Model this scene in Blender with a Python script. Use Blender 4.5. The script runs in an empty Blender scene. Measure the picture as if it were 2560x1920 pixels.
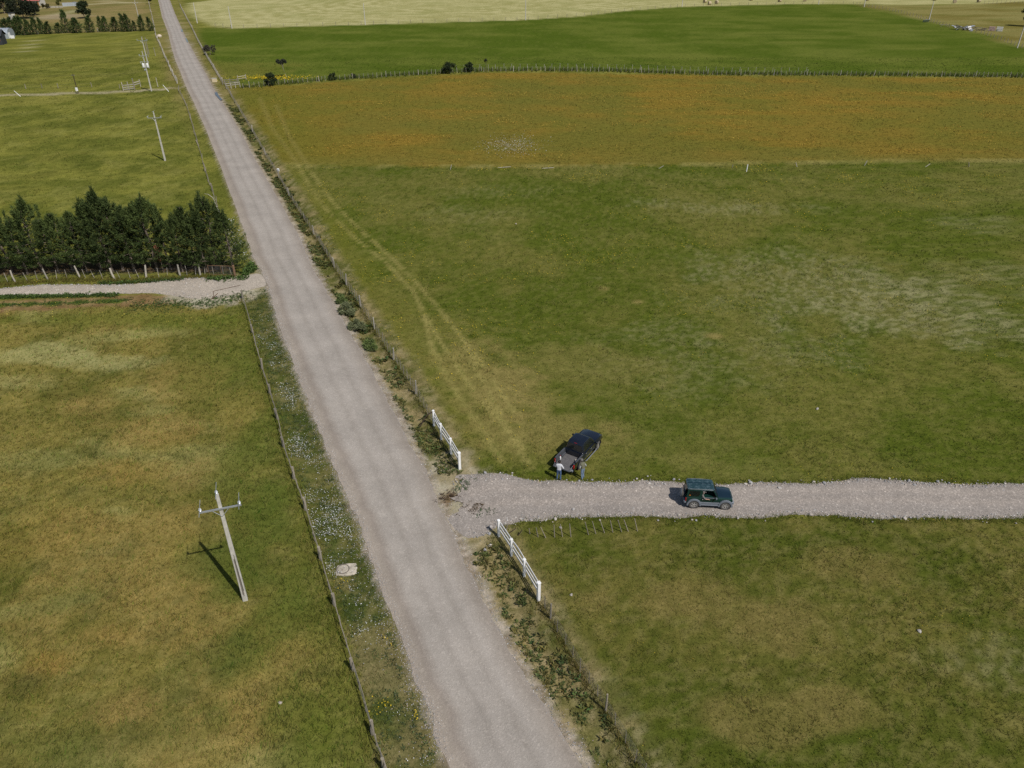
import bpy, bmesh, math, random
import numpy as np
from mathutils import Vector, Matrix, Quaternion

random.seed(7)
R = math.radians
scene = bpy.context.scene
COL = scene.collection

# ---------------------------------------------------------------- camera
CAM_H = 34.5
cam_d = bpy.data.cameras.new('camera')
cam = bpy.data.objects.new('camera', cam_d)
COL.objects.link(cam)
cam.location = (0, 0, CAM_H)
cam.rotation_euler = (R(90 - 31.661), 0, 0)
cam_d.sensor_width = 36
cam_d.lens = 36 * 1850 / 2560
cam_d.clip_end = 9000
scene.camera = cam

# ---------------------------------------------------------------- sky and sun
SUN_EL = R(51.6)
SUN_AZ = R(-47.4)          # towards the sun, measured from +X to +Y
sun_dir = Vector((math.cos(SUN_EL) * math.cos(SUN_AZ), math.cos(SUN_EL) * math.sin(SUN_AZ), math.sin(SUN_EL)))
world = bpy.data.worlds.new('World')
scene.world = world
world.use_nodes = True
wn = world.node_tree.nodes
bg = wn['Background']
sky = wn.new('ShaderNodeTexSky')
sky.sky_type = 'NISHITA'
sky.sun_disc = False
sky.sun_elevation = SUN_EL
sky.sun_rotation = math.pi / 2 - SUN_AZ
world.node_tree.links.new(sky.outputs[0], bg.inputs[0])
bg.inputs[1].default_value = 0.07
sun_l = bpy.data.lights.new('sun', 'SUN')
sun_l.energy = 4.0
sun_l.angle = R(0.53)
sun_l.color = (1.0, 0.95, 0.88)
sun_o = bpy.data.objects.new('sun', sun_l)
COL.objects.link(sun_o)
sun_o.rotation_euler = sun_dir.to_track_quat('Z', 'Y').to_euler()
scene.view_settings.view_transform = 'Standard'
scene.view_settings.look = 'None'
scene.view_settings.exposure = 0.0
scene.view_settings.gamma = 1.0
scene.cycles.use_denoising = False
scene.cycles.max_bounces = 6
scene.cycles.transparent_max_bounces = 8

# ---------------------------------------------------------------- helpers
def srgb(r, g, b, k=1.0):
    def f(c):
        c /= 255.0
        return (c / 12.92 if c <= 0.04045 else ((c + 0.055) / 1.055) ** 2.4) * k
    return (f(r), f(g), f(b))

def tag(o, label=None, cat=None, group=None, kind=None):
    if label: o['label'] = label
    if cat: o['category'] = cat
    if group: o['group'] = group
    if kind: o['kind'] = kind
    return o

def empty(name, loc=(0, 0, 0), rz=0.0, scale=1.0):
    o = bpy.data.objects.new(name, None)
    o.empty_display_size = 0.2
    COL.objects.link(o)
    o.location = loc
    o.rotation_euler = (0, 0, rz)
    o.scale = (scale, scale, scale)
    return o

def link(name, me, parent=None, loc=(0, 0, 0), rot=(0, 0, 0)):
    o = bpy.data.objects.new(name, me)
    COL.objects.link(o)
    o.parent = parent
    o.location = loc
    o.rotation_euler = rot
    return o

def np_mesh(name, verts, tris, mat, colors=None, smooth=False, quads=None, attrs=None):
    """mesh from numpy arrays; tris (n,3) and/or quads (n,4)"""
    me = bpy.data.meshes.new(name)
    verts = np.asarray(verts, dtype=np.float32)
    loops, starts, tot = [], [], 0
    if tris is not None and len(tris):
        tris = np.asarray(tris, dtype=np.int32)
        loops.append(tris.ravel()); starts.append(np.arange(len(tris)) * 3 + tot); tot += tris.size
    if quads is not None and len(quads):
        quads = np.asarray(quads, dtype=np.int32)
        loops.append(quads.ravel()); starts.append(np.arange(len(quads)) * 4 + tot); tot += quads.size
    loops = np.concatenate(loops); starts = np.concatenate(starts).astype(np.int32)
    me.vertices.add(len(verts)); me.vertices.foreach_set('co', verts.ravel())
    me.loops.add(len(loops)); me.loops.foreach_set('vertex_index', loops)
    me.polygons.add(len(starts)); me.polygons.foreach_set('loop_start', starts)
    if smooth:
        me.polygons.foreach_set('use_smooth', np.ones(len(starts), dtype=bool))
    if colors is not None:
        a = me.attributes.new('Col', 'FLOAT_COLOR', 'POINT')
        c = np.ones((len(verts), 4), dtype=np.float32); c[:, :3] = colors
        a.data.foreach_set('color', c.ravel())
    for k, v in (attrs or {}).items():
        a = me.attributes.new(k, 'FLOAT', 'POINT')
        a.data.foreach_set('value', np.asarray(v, dtype=np.float32))
    me.update(calc_edges=True)
    if mat: me.materials.append(mat)
    return me

class MB:
    """collects simple shapes and links them as one mesh object"""
    def __init__(self):
        self.v = []; self.f = []; self.mi = []; self.m = 0
    def _add(self, vs, fs):
        n = len(self.v)
        self.v.extend(tuple(p) for p in vs)
        self.f.extend(tuple(i + n for i in f) for f in fs)
        self.mi.extend([self.m] * len(fs))
        return self
    def box(self, c, s, rot=None, taper=1.0):
        hx, hy, hz = s[0] / 2, s[1] / 2, s[2] / 2
        vs = []
        for z, k in ((-hz, 1.0), (hz, taper)):
            for x, y in ((-hx, -hy), (hx, -hy), (hx, hy), (-hx, hy)):
                vs.append(Vector((x * k, y * k, z)))
        if rot is not None:
            m = rot if isinstance(rot, Matrix) else Matrix.Rotation(rot, 3, 'Z')
            vs = [m @ p for p in vs]
        c = Vector(c)
        return self._add([p + c for p in vs], [(3, 2, 1, 0), (4, 5, 6, 7), (0, 1, 5, 4), (1, 2, 6, 5), (2, 3, 7, 6), (3, 0, 4, 7)])
    def bbox(self, c, s, b=0.02, rot=None):
        """box with chamfered vertical and horizontal edges"""
        hx, hy, hz = s[0] / 2, s[1] / 2, s[2] / 2
        def ring(ix, z):
            x, y = hx - ix, hy - ix
            return [(-x + b, -y, z), (x - b, -y, z), (x, -y + b, z), (x, y - b, z), (x - b, y, z), (-x + b, y, z), (-x, y - b, z), (-x, -y + b, z)]
        rings = [ring(b, -hz), ring(0, -hz + b), ring(0, hz - b), ring(b, hz)]
        m = Matrix.Rotation(rot, 3, 'Z') if isinstance(rot, (int, float)) else rot
        rings = [[(m @ Vector(p) if m else Vector(p)) + Vector(c) for p in r] for r in rings]
        return self.loft(rings, True, True)
    def tube(self, p0, p1, r0, r1=None, n=6, caps=True):
        r1 = r0 if r1 is None else r1
        p0, p1 = Vector(p0), Vector(p1)
        d = (p1 - p0)
        if d.length < 1e-6: return self
        q = d.to_track_quat('Z', 'Y')
        vs = []
        for p, r in ((p0, r0), (p1, r1)):
            for k in range(n):
                a = 2 * math.pi * k / n
                vs.append(p + q @ Vector((r * math.cos(a), r * math.sin(a), 0)))
        fs = [(k, (k + 1) % n, n + (k + 1) % n, n + k) for k in range(n)]
        if caps:
            fs += [tuple(reversed(range(n))), tuple(range(n, 2 * n))]
        return self._add(vs, fs)
    def poly(self, pts, r, n=5, radii=None):
        pts = [Vector(p) for p in pts]
        rings = []
        for i, p in enumerate(pts):
            d = pts[min(i + 1, len(pts) - 1)] - pts[max(i - 1, 0)]
            q = d.to_track_quat('Z', 'Y')
            rr = radii[i] if radii else r
            rings.append([p + q @ Vector((rr * math.cos(2 * math.pi * k / n), rr * math.sin(2 * math.pi * k / n), 0)) for k in range(n)])
        return self.loft(rings, True, True)
    def loft(self, rings, cap0=True, cap1=True):
        n = len(rings[0]); vs = [p for r in rings for p in r]; fs = []
        for i in range(len(rings) - 1):
            for k in range(n):
                a, b = i * n + k, i * n + (k + 1) % n
                fs.append((a, b, b + n, a + n))
        if cap0: fs.append(tuple(reversed(range(n))))
        if cap1: fs.append(tuple(range((len(rings) - 1) * n, len(rings) * n)))
        return self._add(vs, fs)
    def lathe(self, prof, c=(0, 0, 0), axis='Z', n=20, closed=False):
        """prof: (r, h) list turned about the axis"""
        rings = []
        for k in range(n):
            a = 2 * math.pi * k / n
            ring = []
            for r, h in prof:
                p = (r * math.cos(a), r * math.sin(a), h)
                if axis == 'Y': p = (p[0], p[2], p[1])
                if axis == 'X': p = (p[2], p[0], p[1])
                ring.append(Vector(p) + Vector(c))
            rings.append(ring)
        m = len(prof); vs = [p for r in rings for p in r]; fs = []
        for k in range(n):
            for j in range(m - 1 + (1 if closed else 0)):
                a = k * m + j; b = k * m + (j + 1) % m
                c2 = ((k + 1) % n) * m + (j + 1) % m; d = ((k + 1) % n) * m + j
                fs.append((a, b, c2, d))
        return self._add(vs, fs)
    def prism(self, pts, y0, y1):
        """side outline (x, z) extruded along y"""
        n = len(pts)
        vs = [(x, y0, z) for x, z in pts] + [(x, y1, z) for x, z in pts]
        fs = [(k, (k + 1) % n, n + (k + 1) % n, n + k) for k in range(n)] + [tuple(reversed(range(n))), tuple(range(n, 2 * n))]
        return self._add(vs, fs)
    def quad(self, a, b, c, d):
        return self._add([a, b, c, d], [(0, 1, 2, 3)])
    def mesh(self, name, mats, smooth=False):
        me = bpy.data.meshes.new(name)
        me.from_pydata([tuple(p) for p in self.v], [], self.f)
        for m in (mats if isinstance(mats, (list, tuple)) else [mats]): me.materials.append(m)
        me.polygons.foreach_set('material_index', self.mi)
        bm = bmesh.new(); bm.from_mesh(me); bmesh.ops.recalc_face_normals(bm, faces=bm.faces); bm.to_mesh(me); bm.free()
        if smooth:
            me.polygons.foreach_set('use_smooth', [True] * len(me.polygons))
            try: me.set_sharp_from_angle(angle=R(35))
            except Exception: pass
        me.update()
        return me
    def build(self, name, mats, parent=None, loc=(0, 0, 0), rot=(0, 0, 0), smooth=False):
        return link(name, self.mesh(name, mats, smooth), parent, loc, rot)

# ---------------------------------------------------------------- materials
def new_mat(name):
    m = bpy.data.materials.new(name); m.use_nodes = True
    nt = m.node_tree
    return m, nt, nt.nodes['Principled BSDF']

def noise_node(nt, scale, detail=3.0, rough=0.55, coord=None):
    n = nt.nodes.new('ShaderNodeTexNoise')
    n.inputs['Scale'].default_value = scale; n.inputs['Detail'].default_value = detail; n.inputs['Roughness'].default_value = rough
    if coord is not None: nt.links.new(coord, n.inputs['Vector'])
    return n

def ramp_node(nt, fac, stops):
    r = nt.nodes.new('ShaderNodeValToRGB')
    el = r.color_ramp.elements
    while len(el) < len(stops): el.new(0.5)
    for e, (p, c) in zip(el, stops):
        e.position = p; e.color = (c[0], c[1], c[2], 1)
    nt.links.new(fac, r.inputs[0])
    return r

def mix_rgb(nt, mode, fac, a, b):
    m = nt.nodes.new('ShaderNodeMix'); m.data_type = 'RGBA'; m.blend_type = mode
    for s, v in ((m.inputs[0], fac), (m.inputs[6], a), (m.inputs[7], b)):
        if isinstance(v, bpy.types.NodeSocket): nt.links.new(v, s)
        elif isinstance(v, (int, float)): s.default_value = v
        else: s.default_value = (v[0], v[1], v[2], 1)
    return m.outputs[2]

def bump_node(nt, bsdf, height, strength, dist):
    b = nt.nodes.new('ShaderNodeBump'); b.inputs['Strength'].default_value = strength; b.inputs['Distance'].default_value = dist
    nt.links.new(height, b.inputs['Height']); nt.links.new(b.outputs[0], bsdf.inputs['Normal'])

def plain(name, col, rough=0.7, metal=0.0, var=0.25, scale=3.0, spec=0.4, alpha=1.0, coat=0.0, bump=0.0):
    """one colour with procedural wear"""
    m, nt, b = new_mat(name)
    tc = nt.nodes.new('ShaderNodeTexCoord')
    n = noise_node(nt, scale, 5.0, 0.6, tc.outputs['Object'])
    lo = tuple(c * (1 - var) for c in col); hi = tuple(min(1, c * (1 + var)) for c in col)
    r = ramp_node(nt, n.outputs[0], [(0.3, lo), (0.7, hi)])
    nt.links.new(r.outputs[0], b.inputs['Base Color'])
    b.inputs['Roughness'].default_value = rough; b.inputs['Metallic'].default_value = metal
    b.inputs['Specular IOR Level'].default_value = spec
    b.inputs['Alpha'].default_value = alpha
    b.inputs['Coat Weight'].default_value = coat
    if bump: bump_node(nt, b, n.outputs[0], bump, 0.02)
    return m

def attr_mat(name, rough=0.9, spec=0.1, transl=0.0, vary=0.0):
    """colour read from the point attribute, with optional light passing through leaves"""
    m, nt, b = new_mat(name)
    a = nt.nodes.new('ShaderNodeAttribute'); a.attribute_name = 'Col'
    c = a.outputs['Color']
    if vary:
        oi = nt.nodes.new('ShaderNodeObjectInfo')
        r = ramp_node(nt, oi.outputs['Random'], [(0.0, (1 - vary,) * 3), (1.0, (1 + vary, 1 + vary * 0.9, 1 + vary * 0.6))])
        c = mix_rgb(nt, 'MULTIPLY', 1.0, c, r.outputs[0])
    nt.links.new(c, b.inputs['Base Color'])
    b.inputs['Roughness'].default_value = rough; b.inputs['Specular IOR Level'].default_value = spec
    if transl:
        t = nt.nodes.new('ShaderNodeBsdfTranslucent'); nt.links.new(c, t.inputs[0])
        mx = nt.nodes.new('ShaderNodeMixShader'); mx.inputs[0].default_value = transl
        nt.links.new(b.outputs[0], mx.inputs[1]); nt.links.new(t.outputs[0], mx.inputs[2])
        nt.links.new(mx.outputs[0], nt.nodes['Material Output'].inputs[0])
    return m

def wood(name, col, rough=0.9):
    m, nt, b = new_mat(name)
    tc = nt.nodes.new('ShaderNodeTexCoord')
    mp = nt.nodes.new('ShaderNodeMapping'); mp.inputs['Scale'].default_value = (14, 14, 1.2)
    nt.links.new(tc.outputs['Object'], mp.inputs[0])
    n = noise_node(nt, 2.0, 5, 0.6, mp.outputs[0])
    oi = nt.nodes.new('ShaderNodeObjectInfo')
    r = ramp_node(nt, n.outputs[0], [(0.3, tuple(c * 0.55 for c in col)), (0.7, tuple(c * 1.15 for c in col))])
    v = ramp_node(nt, oi.outputs['Random'], [(0, (0.75, 0.75, 0.75)), (1, (1.15, 1.12, 1.08))])
    nt.links.new(mix_rgb(nt, 'MULTIPLY', 1.0, r.outputs[0], v.outputs[0]), b.inputs['Base Color'])
    b.inputs['Roughness'].default_value = rough; b.inputs['Specular IOR Level'].default_value = 0.15
    return m

M = {}
M['wood_grey'] = wood('weathered_grey_wood', (0.30, 0.27, 0.22))
M['wood_pale'] = wood('bleached_pale_wood', (0.46, 0.43, 0.37))
M['wood_dark'] = wood('dark_wood', (0.07, 0.05, 0.04))
M['wood_brown'] = wood('brown_wood', (0.22, 0.14, 0.09))
M['white_paint'] = plain('white_paint', (0.78, 0.78, 0.77), 0.5, var=0.06)
M['concrete'] = plain('pale_concrete', (0.46, 0.44, 0.39), 0.85, var=0.18, scale=4)
M['galv'] = plain('galvanised_steel', (0.42, 0.44, 0.46), 0.45, 0.5, var=0.15)
M['wire'] = plain('fence_wire', (0.20, 0.20, 0.19), 0.6, 0.4)
M['porcelain'] = plain('insulator_porcelain', (0.55, 0.58, 0.62), 0.25, var=0.05)
M['rust'] = plain('rusty_steel', (0.15, 0.09, 0.06), 0.8, 0.2)
M['black'] = plain('matt_black', (0.012, 0.012, 0.013), 0.6)
M['concrete_dark'] = plain('dark_concrete', (0.16, 0.14, 0.12), 0.9)

# ---------------------------------------------------------------- noise and distance in numpy
def _hash(ix, iy, seed):
    h = (ix.astype(np.int64) * 374761393 + iy.astype(np.int64) * 668265263 + seed * 974634777) & 0xFFFFFFFF
    h = ((h ^ (h >> 13)) * 1274126177) & 0xFFFFFFFF
    return ((h ^ (h >> 16)) & 0xFFFF) / 65535.0

def vnoise(x, y, seed=0):
    ix, iy = np.floor(x), np.floor(y)
    fx, fy = x - ix, y - iy
    fx = fx * fx * (3 - 2 * fx); fy = fy * fy * (3 - 2 * fy)
    a = _hash(ix, iy, seed); b = _hash(ix + 1, iy, seed); c = _hash(ix, iy + 1, seed); d = _hash(ix + 1, iy + 1, seed)
    return (a + (b - a) * fx) * (1 - fy) + (c + (d - c) * fx) * fy

def fbm(x, y, size, seed=0, octaves=4, gain=0.55):
    """0..1, feature size in metres"""
    s = np.zeros_like(x, dtype=float); w = 1.0; t = 0.0
    ca, sa = math.cos(0.6), math.sin(0.6)
    px, py = x / size, y / size
    for o in range(octaves):
        s += w * vnoise(px + 17.3 * o, py - 9.1 * o, seed + o); t += w; w *= gain
        px, py = (px * ca - py * sa) * 2.03, (px * sa + py * ca) * 2.03
    return s / t

def sstep(a, b, v):
    t = np.clip((v - a) / (b - a), 0, 1)
    return t * t * (3 - 2 * t)

def poly_dist(x, y, pts):
    d = np.full(x.shape, 1e9)
    for (ax, ay), (bx, by) in zip(pts[:-1], pts[1:]):
        dx, dy = bx - ax, by - ay
        t = np.clip(((x - ax) * dx + (y - ay) * dy) / (dx * dx + dy * dy + 1e-9), 0, 1)
        d = np.minimum(d, np.hypot(x - ax - t * dx, y - ay - t * dy))
    return d

def inside(x, y, pts):
    r = np.zeros(x.shape, bool)
    n = len(pts)
    for i in range(n):
        (ax, ay), (bx, by) = pts[i], pts[(i + 1) % n]
        if ay == by: continue
        c = ((ay > y) != (by > y)) & (x < (bx - ax) * (y - ay) / (by - ay) + ax)
        r ^= c
    return r

def sdf(x, y, pts):
    """negative inside"""
    d = poly_dist(x, y, list(pts) + [pts[0]])
    return np.where(inside(x, y, pts), -d, d)

def resample(pts, step):
    out = []
    for (ax, ay), (bx, by) in zip(pts[:-1], pts[1:]):
        L = math.hypot(bx - ax, by - ay); n = max(1, int(round(L / step)))
        for k in range(n): out.append((ax + (bx - ax) * k / n, ay + (by - ay) * k / n))
    out.append(tuple(pts[-1]))
    return out

# ---------------------------------------------------------------- plan of the place (metres, camera above the origin)
ROAD_L = [(2.6, 8.0), (-3.33, 21.10), (-3.89, 22.36), (-4.41, 23.95), (-5.12, 25.46), (-6.02, 27.51), (-6.67, 29.27), (-7.80, 31.55), (-8.97, 34.28), (-10.14, 37.03), (-10.92, 38.95), (-12.11, 41.26), (-13.19, 43.75), (-14.50, 46.66), (-15.59, 49.04), (-17.48, 53.08), (-19.85, 58.46), (-22.23, 63.77), (-24.76, 69.94), (-26.21, 73.67), (-28.86, 79.89), (-32.00, 86.05), (-37.76, 99.43), (-44.42, 114.71), (-49.13, 125.59), (-55.62, 140.12), (-61.10, 152.54), (-66.50, 164.26), (-72.75, 178.11), (-80.30, 194.21), (-86.14, 207.05), (-92.86, 222.20), (-103.16, 245.01), (-114.66, 271.57), (-133.19, 315.18), (-158.45, 372.30), (-198.37, 465.89), (-420, 930), (-800, 1800)]
ROAD_R = [(9.6, 8.0), (3.33, 20.78), (2.46, 22.54), (1.49, 24.33), (-0.09, 27.32), (-1.87, 31.42), (-2.86, 33.79), (-3.71, 36.35), (-5.10, 39.61), (-6.43, 43.70), (-8.23, 47.51), (-9.28, 50.01), (-10.99, 54.10), (-13.86, 60.61), (-17.44, 68.36), (-20.01, 74.08), (-23.74, 82.14), (-28.24, 93.46), (-36.72, 112.64), (-47.19, 135.81), (-50.93, 144.68), (-59.42, 163.48), (-67.58, 181.32), (-75.54, 198.51), (-82.18, 213.75), (-95.48, 243.41), (-107.92, 271.57), (-122.27, 304.00), (-160.54, 392.65), (-191.64, 465.89), (-406, 935), (-780, 1805)]
ROAD = ROAD_L + ROAD_R[::-1]
TRACK_T = [(-5.82, 41.39), (-4.93, 41.70), (-3.97, 42.66), (-3.38, 43.08), (-2.31, 43.22), (-0.98, 43.32), (0.09, 43.08), (0.94, 42.62), (2.08, 42.34), (2.85, 42.52), (5.15, 42.34), (7.98, 42.25), (9.54, 42.52), (10.49, 42.39), (12.41, 42.20), (15.00, 42.02), (15.97, 42.07), (17.92, 42.25), (21.65, 42.07), (23.67, 42.39), (25.70, 42.71), (28.19, 42.48), (32.06, 42.07), (37.30, 42.07), (44.36, 42.16), (85.10, 42.07)]
TRACK_B = [(-4.74, 38.62), (-3.50, 37.23), (-2.52, 36.46), (-1.73, 36.73), (-1.21, 37.27), (-0.81, 37.66), (0.08, 37.74), (0.68, 38.14), (1.75, 38.06), (3.19, 38.50), (5.64, 38.50), (8.27, 38.62), (9.91, 38.54), (11.53, 38.38), (13.24, 38.66), (15.06, 38.46), (17.23, 38.46), (19.52, 38.82), (22.01, 38.66), (23.82, 38.38), (26.45, 38.30), (28.97, 38.46), (32.07, 38.30), (35.18, 38.46), (41.83, 38.54), (80.14, 38.38)]
LANE_T = [(-111.34, 76.30), (-66.30, 76.09), (-57.47, 76.30), (-55.66, 76.85), (-53.12, 77.40), (-49.57, 77.40), (-46.03, 77.40), (-42.99, 77.51), (-42.09, 78.06), (-39.67, 78.74), (-36.75, 79.31), (-34.47, 79.43), (-32.18, 79.66), (-30.00, 80.59)]
LANE_B = [(-109.16, 74.40), (-65.07, 74.29), (-56.40, 74.50), (-53.01, 74.81), (-47.86, 74.60), (-44.39, 74.92), (-41.69, 75.13), (-38.64, 74.92), (-36.15, 74.08), (-34.04, 73.57), (-32.59, 73.67), (-31.32, 74.60), (-30.04, 75.45), (-28.02, 76.96)]
PATH_FAR = [(-82.73, 200.72), (-85.24, 198.51), (-89.11, 196.34), (-94.94, 193.68), (-105.78, 191.60), (-114.74, 190.07), (-123.58, 188.56), (-150.04, 185.12)]
LEFT_FENCE = [(-29.40, 73.67), (-25.93, 65.70), (-22.99, 58.68), (-21.03, 54.29), (-19.30, 50.42), (-17.79, 46.55), (-16.03, 42.66), (-14.38, 39.28), (-12.27, 34.52), (-10.62, 30.73), (-8.63, 26.17), (-7.00, 22.43), (-6.10, 20.56), (-5.48, 19.12)]
RIGHT_FENCE_N = [(-6.45, 49.84), (-8.39, 54.42), (-11.13, 60.46), (-13.92, 66.66), (-16.22, 71.77), (-18.82, 77.51), (-21.23, 82.63), (-26.35, 94.21), (-33.92, 110.84), (-38.00, 120.40), (-44.20, 134.42), (-51.70, 151.86), (-60.20, 171.14), (-67.20, 187.07), (-73.79, 202.41)]
RIGHT_FENCE_S = [(1.73, 30.89), (2.25, 29.71), (3.43, 26.82), (4.17, 25.19), (4.85, 23.74), (5.52, 22.17), (6.00, 21.06), (6.74, 19.40)]
GATE_FENCE = [(-75.17, 204.71), (-85.58, 228.41), (-98.87, 258.54), (-112.10, 289.11), (-127.59, 325.79), (-146.10, 368.82), (-166.91, 417.38), (-187.16, 465.89), (-212.20, 526.47)]
FAR_FENCE = [(-68.19, 197.96), (-61.59, 201.85), (-57.56, 204.13), (-48.09, 209.44), (-38.29, 213.13), (-28.28, 216.93), (-19.11, 220.19), (-7.43, 223.55), (8.36, 224.23), (24.22, 223.55), (55.78, 217.84), (83.18, 216.93), (106.07, 215.90), (138.41, 213.75), (173.33, 211.27)]
HAY_FENCE = [(-122.34, 335.63), (-112.66, 328.54), (-61.26, 341.51), (-13.87, 355.47), (5.97, 360.37), (31.06, 375.85), (54.35, 400.57), (87.28, 424.03), (119.19, 433.22), (152.93, 440.36), (181.71, 437.96)]
NE_FENCE = [(181.71, 437.96), (182.34, 424.03), (184.39, 400.57), (182.89, 372.30), (179.70, 350.70), (177.55, 332.76), (179.75, 312.63), (176.08, 292.42), (171.32, 269.63), (164.06, 229.83)]

GREEN_FIELD = [(-74.17, 203.56), (-85.58, 228.41), (-98.87, 258.54), (-116.09, 298.11), (-125.23, 329.94), (-112.66, 328.54), (-61.26, 341.51), (-13.87, 355.47), (5.97, 360.37), (31.06, 375.85), (54.35, 400.57), (87.28, 424.03), (119.19, 433.22), (152.93, 440.36), (181.71, 437.96), (184.39, 400.57), (179.70, 350.70), (179.75, 312.63), (171.32, 269.63), (161.77, 216.29), (170.18, 207.05), (139.91, 216.29), (56.33, 220.19), (8.45, 227.00), (-7.52, 226.30), (-28.51, 218.88), (-58.15, 206.46)]
HAY_FIELD = [(-122.34, 335.63), (-136.96, 360.37), (-158.18, 400.57), (-172.79, 445.25), (-169.41, 463.21), (-150, 520), (50, 760), (380, 760), (330, 470), (249.81, 442.80), (214.40, 435.58), (181.71, 437.96), (152.93, 440.36), (87.28, 424.03), (54.35, 400.57), (31.06, 375.85), (5.97, 360.37), (-61.26, 341.51), (-112.66, 328.54)]
NE_DRY = [(180.77, 435.58), (213.29, 433.22), (248.50, 440.36), (282.22, 457.94), (600, 480), (600, 200), (161.77, 216.29), (171.32, 269.63), (179.75, 312.63), (179.70, 350.70), (184.39, 400.57)]
ORANGE_FIELD = [(-73.30, 201.85), (-60.20, 171.14), (-51.70, 151.86), (-44.20, 134.42), (-40.34, 127.33), (-19.08, 126.83), (0.00, 126.33), (24.66, 127.58), (49.90, 129.36), (89.32, 130.40), (149.22, 131.71), (172.42, 210.05), (137.68, 212.51), (55.42, 216.29), (8.29, 222.20), (-7.37, 221.53), (-28.05, 215.01), (-57.12, 202.41)]
SOUTH_FIELD = [(-0.82, 37.82), (3.31, 38.62), (9.92, 38.62), (35.18, 38.46), (120, 38), (120, -60), (12, -60), (6.00, 21.06), (3.43, 26.82), (1.73, 30.89)]
NORTH_FIELD = [(-6.37, 49.72), (-3.99, 43.94), (-3.38, 43.08), (10.54, 42.39), (37.30, 42.07), (150, 42), (300, 120), (149.22, 131.71), (89.32, 130.40), (24.66, 127.58), (-19.08, 126.83), (-40.34, 127.33), (-26.35, 94.21), (-18.82, 77.51), (-11.13, 60.46)]
HOMESTEAD = [(-246.87, 298.11), (-192.99, 306.42), (-172.95, 311.37), (-149.34, 320.40), (-142.67, 324.43), (-183.05, 417.38), (-205.09, 465.89), (-400, 980), (-1400, 980), (-1400, 320)]
LOWER_LEFT = [(-107.99, 73.37), (-56.04, 73.88), (-38.53, 73.88), (-32.41, 73.16), (-29.40, 73.67), (-22.99, 58.68), (-17.79, 46.55), (-12.27, 34.52), (-7.00, 22.43), (-4, 0), (-4, -60), (-300, -60), (-300, 60)]
TYRES_A = [(-60.44, 186.58), (-47.93, 153.23), (-37.29, 129.10), (-32.26, 116.20), (-26.36, 103.01), (-20.53, 92.28), (-15.39, 84.25), (-10.95, 75.45), (-9.21, 69.75), (-7.93, 63.61), (-7.36, 59.49)]
TYRES_B = [(-54.00, 177.66), (-43.42, 147.87), (-34.82, 126.83), (-32.10, 119.94), (-26.01, 106.06), (-20.08, 94.82), (-15.31, 86.44), (-11.11, 78.51), (-7.74, 71.18), (-4.72, 64.19), (-2.19, 58.03), (0.17, 51.48)]

TYRES_C = [(-7.93, 63.61), (-6.20, 58.03), (-4.08, 52.70), (-2.07, 48.05), (-0.76, 44.67)]
TYRES_D = [(-4.72, 64.19), (-2.69, 56.63), (-0.82, 50.30), (0.31, 46.45), (1.50, 43.94)]
TYRES_E = [(-9.21, 69.75), (-6.81, 63.37), (-4.12, 56.63), (-1.33, 50.89), (0.93, 46.45)]

def road_d(x, y):
    return sdf(x, y, ROAD)

def relief(x, y, dr=None):
    """height of the open ground: a shallow ditch each side of the road, else level"""
    x = np.asarray(x, float); y = np.asarray(y, float)
    if dr is None: dr = road_d(x, y)
    right = (x * 0.905 + y * 0.425) > 12.0 + 0.0 * x
    # side of the road by the sign of the cross product with its axis near the camera
    mid = [((a[0] + b[0]) / 2, (a[1] + b[1]) / 2) for a, b in zip(resample(ROAD_L, 1e9), resample(ROAD_L, 1e9))]
    side = x - np.interp(y, [p[1] for p in ROAD_L], [p[0] for p in ROAD_L])
    right = side > 2.0
    mouth = np.minimum(np.hypot(x + 4.0, y - 38.5) - 4.5, np.hypot(x + 32.5, y - 76.0) - 6.0)
    k = sstep(0.0, 2.5, mouth) * sstep(260, 120, y)
    z = np.where(right, -0.42 * np.exp(-((dr - 1.5) / 0.75) ** 2), -0.22 * np.exp(-((dr - 1.6) / 0.9) ** 2))
    z = z * k
    z = z + 0.10 * sstep(0.5, -0.6, dr)
    return z

def hz(x, y):
    return float(relief(np.array([x]), np.array([y]))[0])

ALB = 0.855      # albedo per unit of photographed brightness
def c8(r, g, b): return np.array(srgb(r, g, b, ALB)) * np.array([1.03, 1.11, 1.04])

def lay(c, m, col):
    return c * (1 - m[:, None]) + np.asarray(col)[None, :] * m[:, None] if np.ndim(col) == 1 else c * (1 - m[:, None]) + col * m[:, None]

def two(n, a, b, lo=0.35, hi=0.65):
    t = sstep(lo, hi, n)[:, None]
    return a[None, :] * (1 - t) + b[None, :] * t

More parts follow.
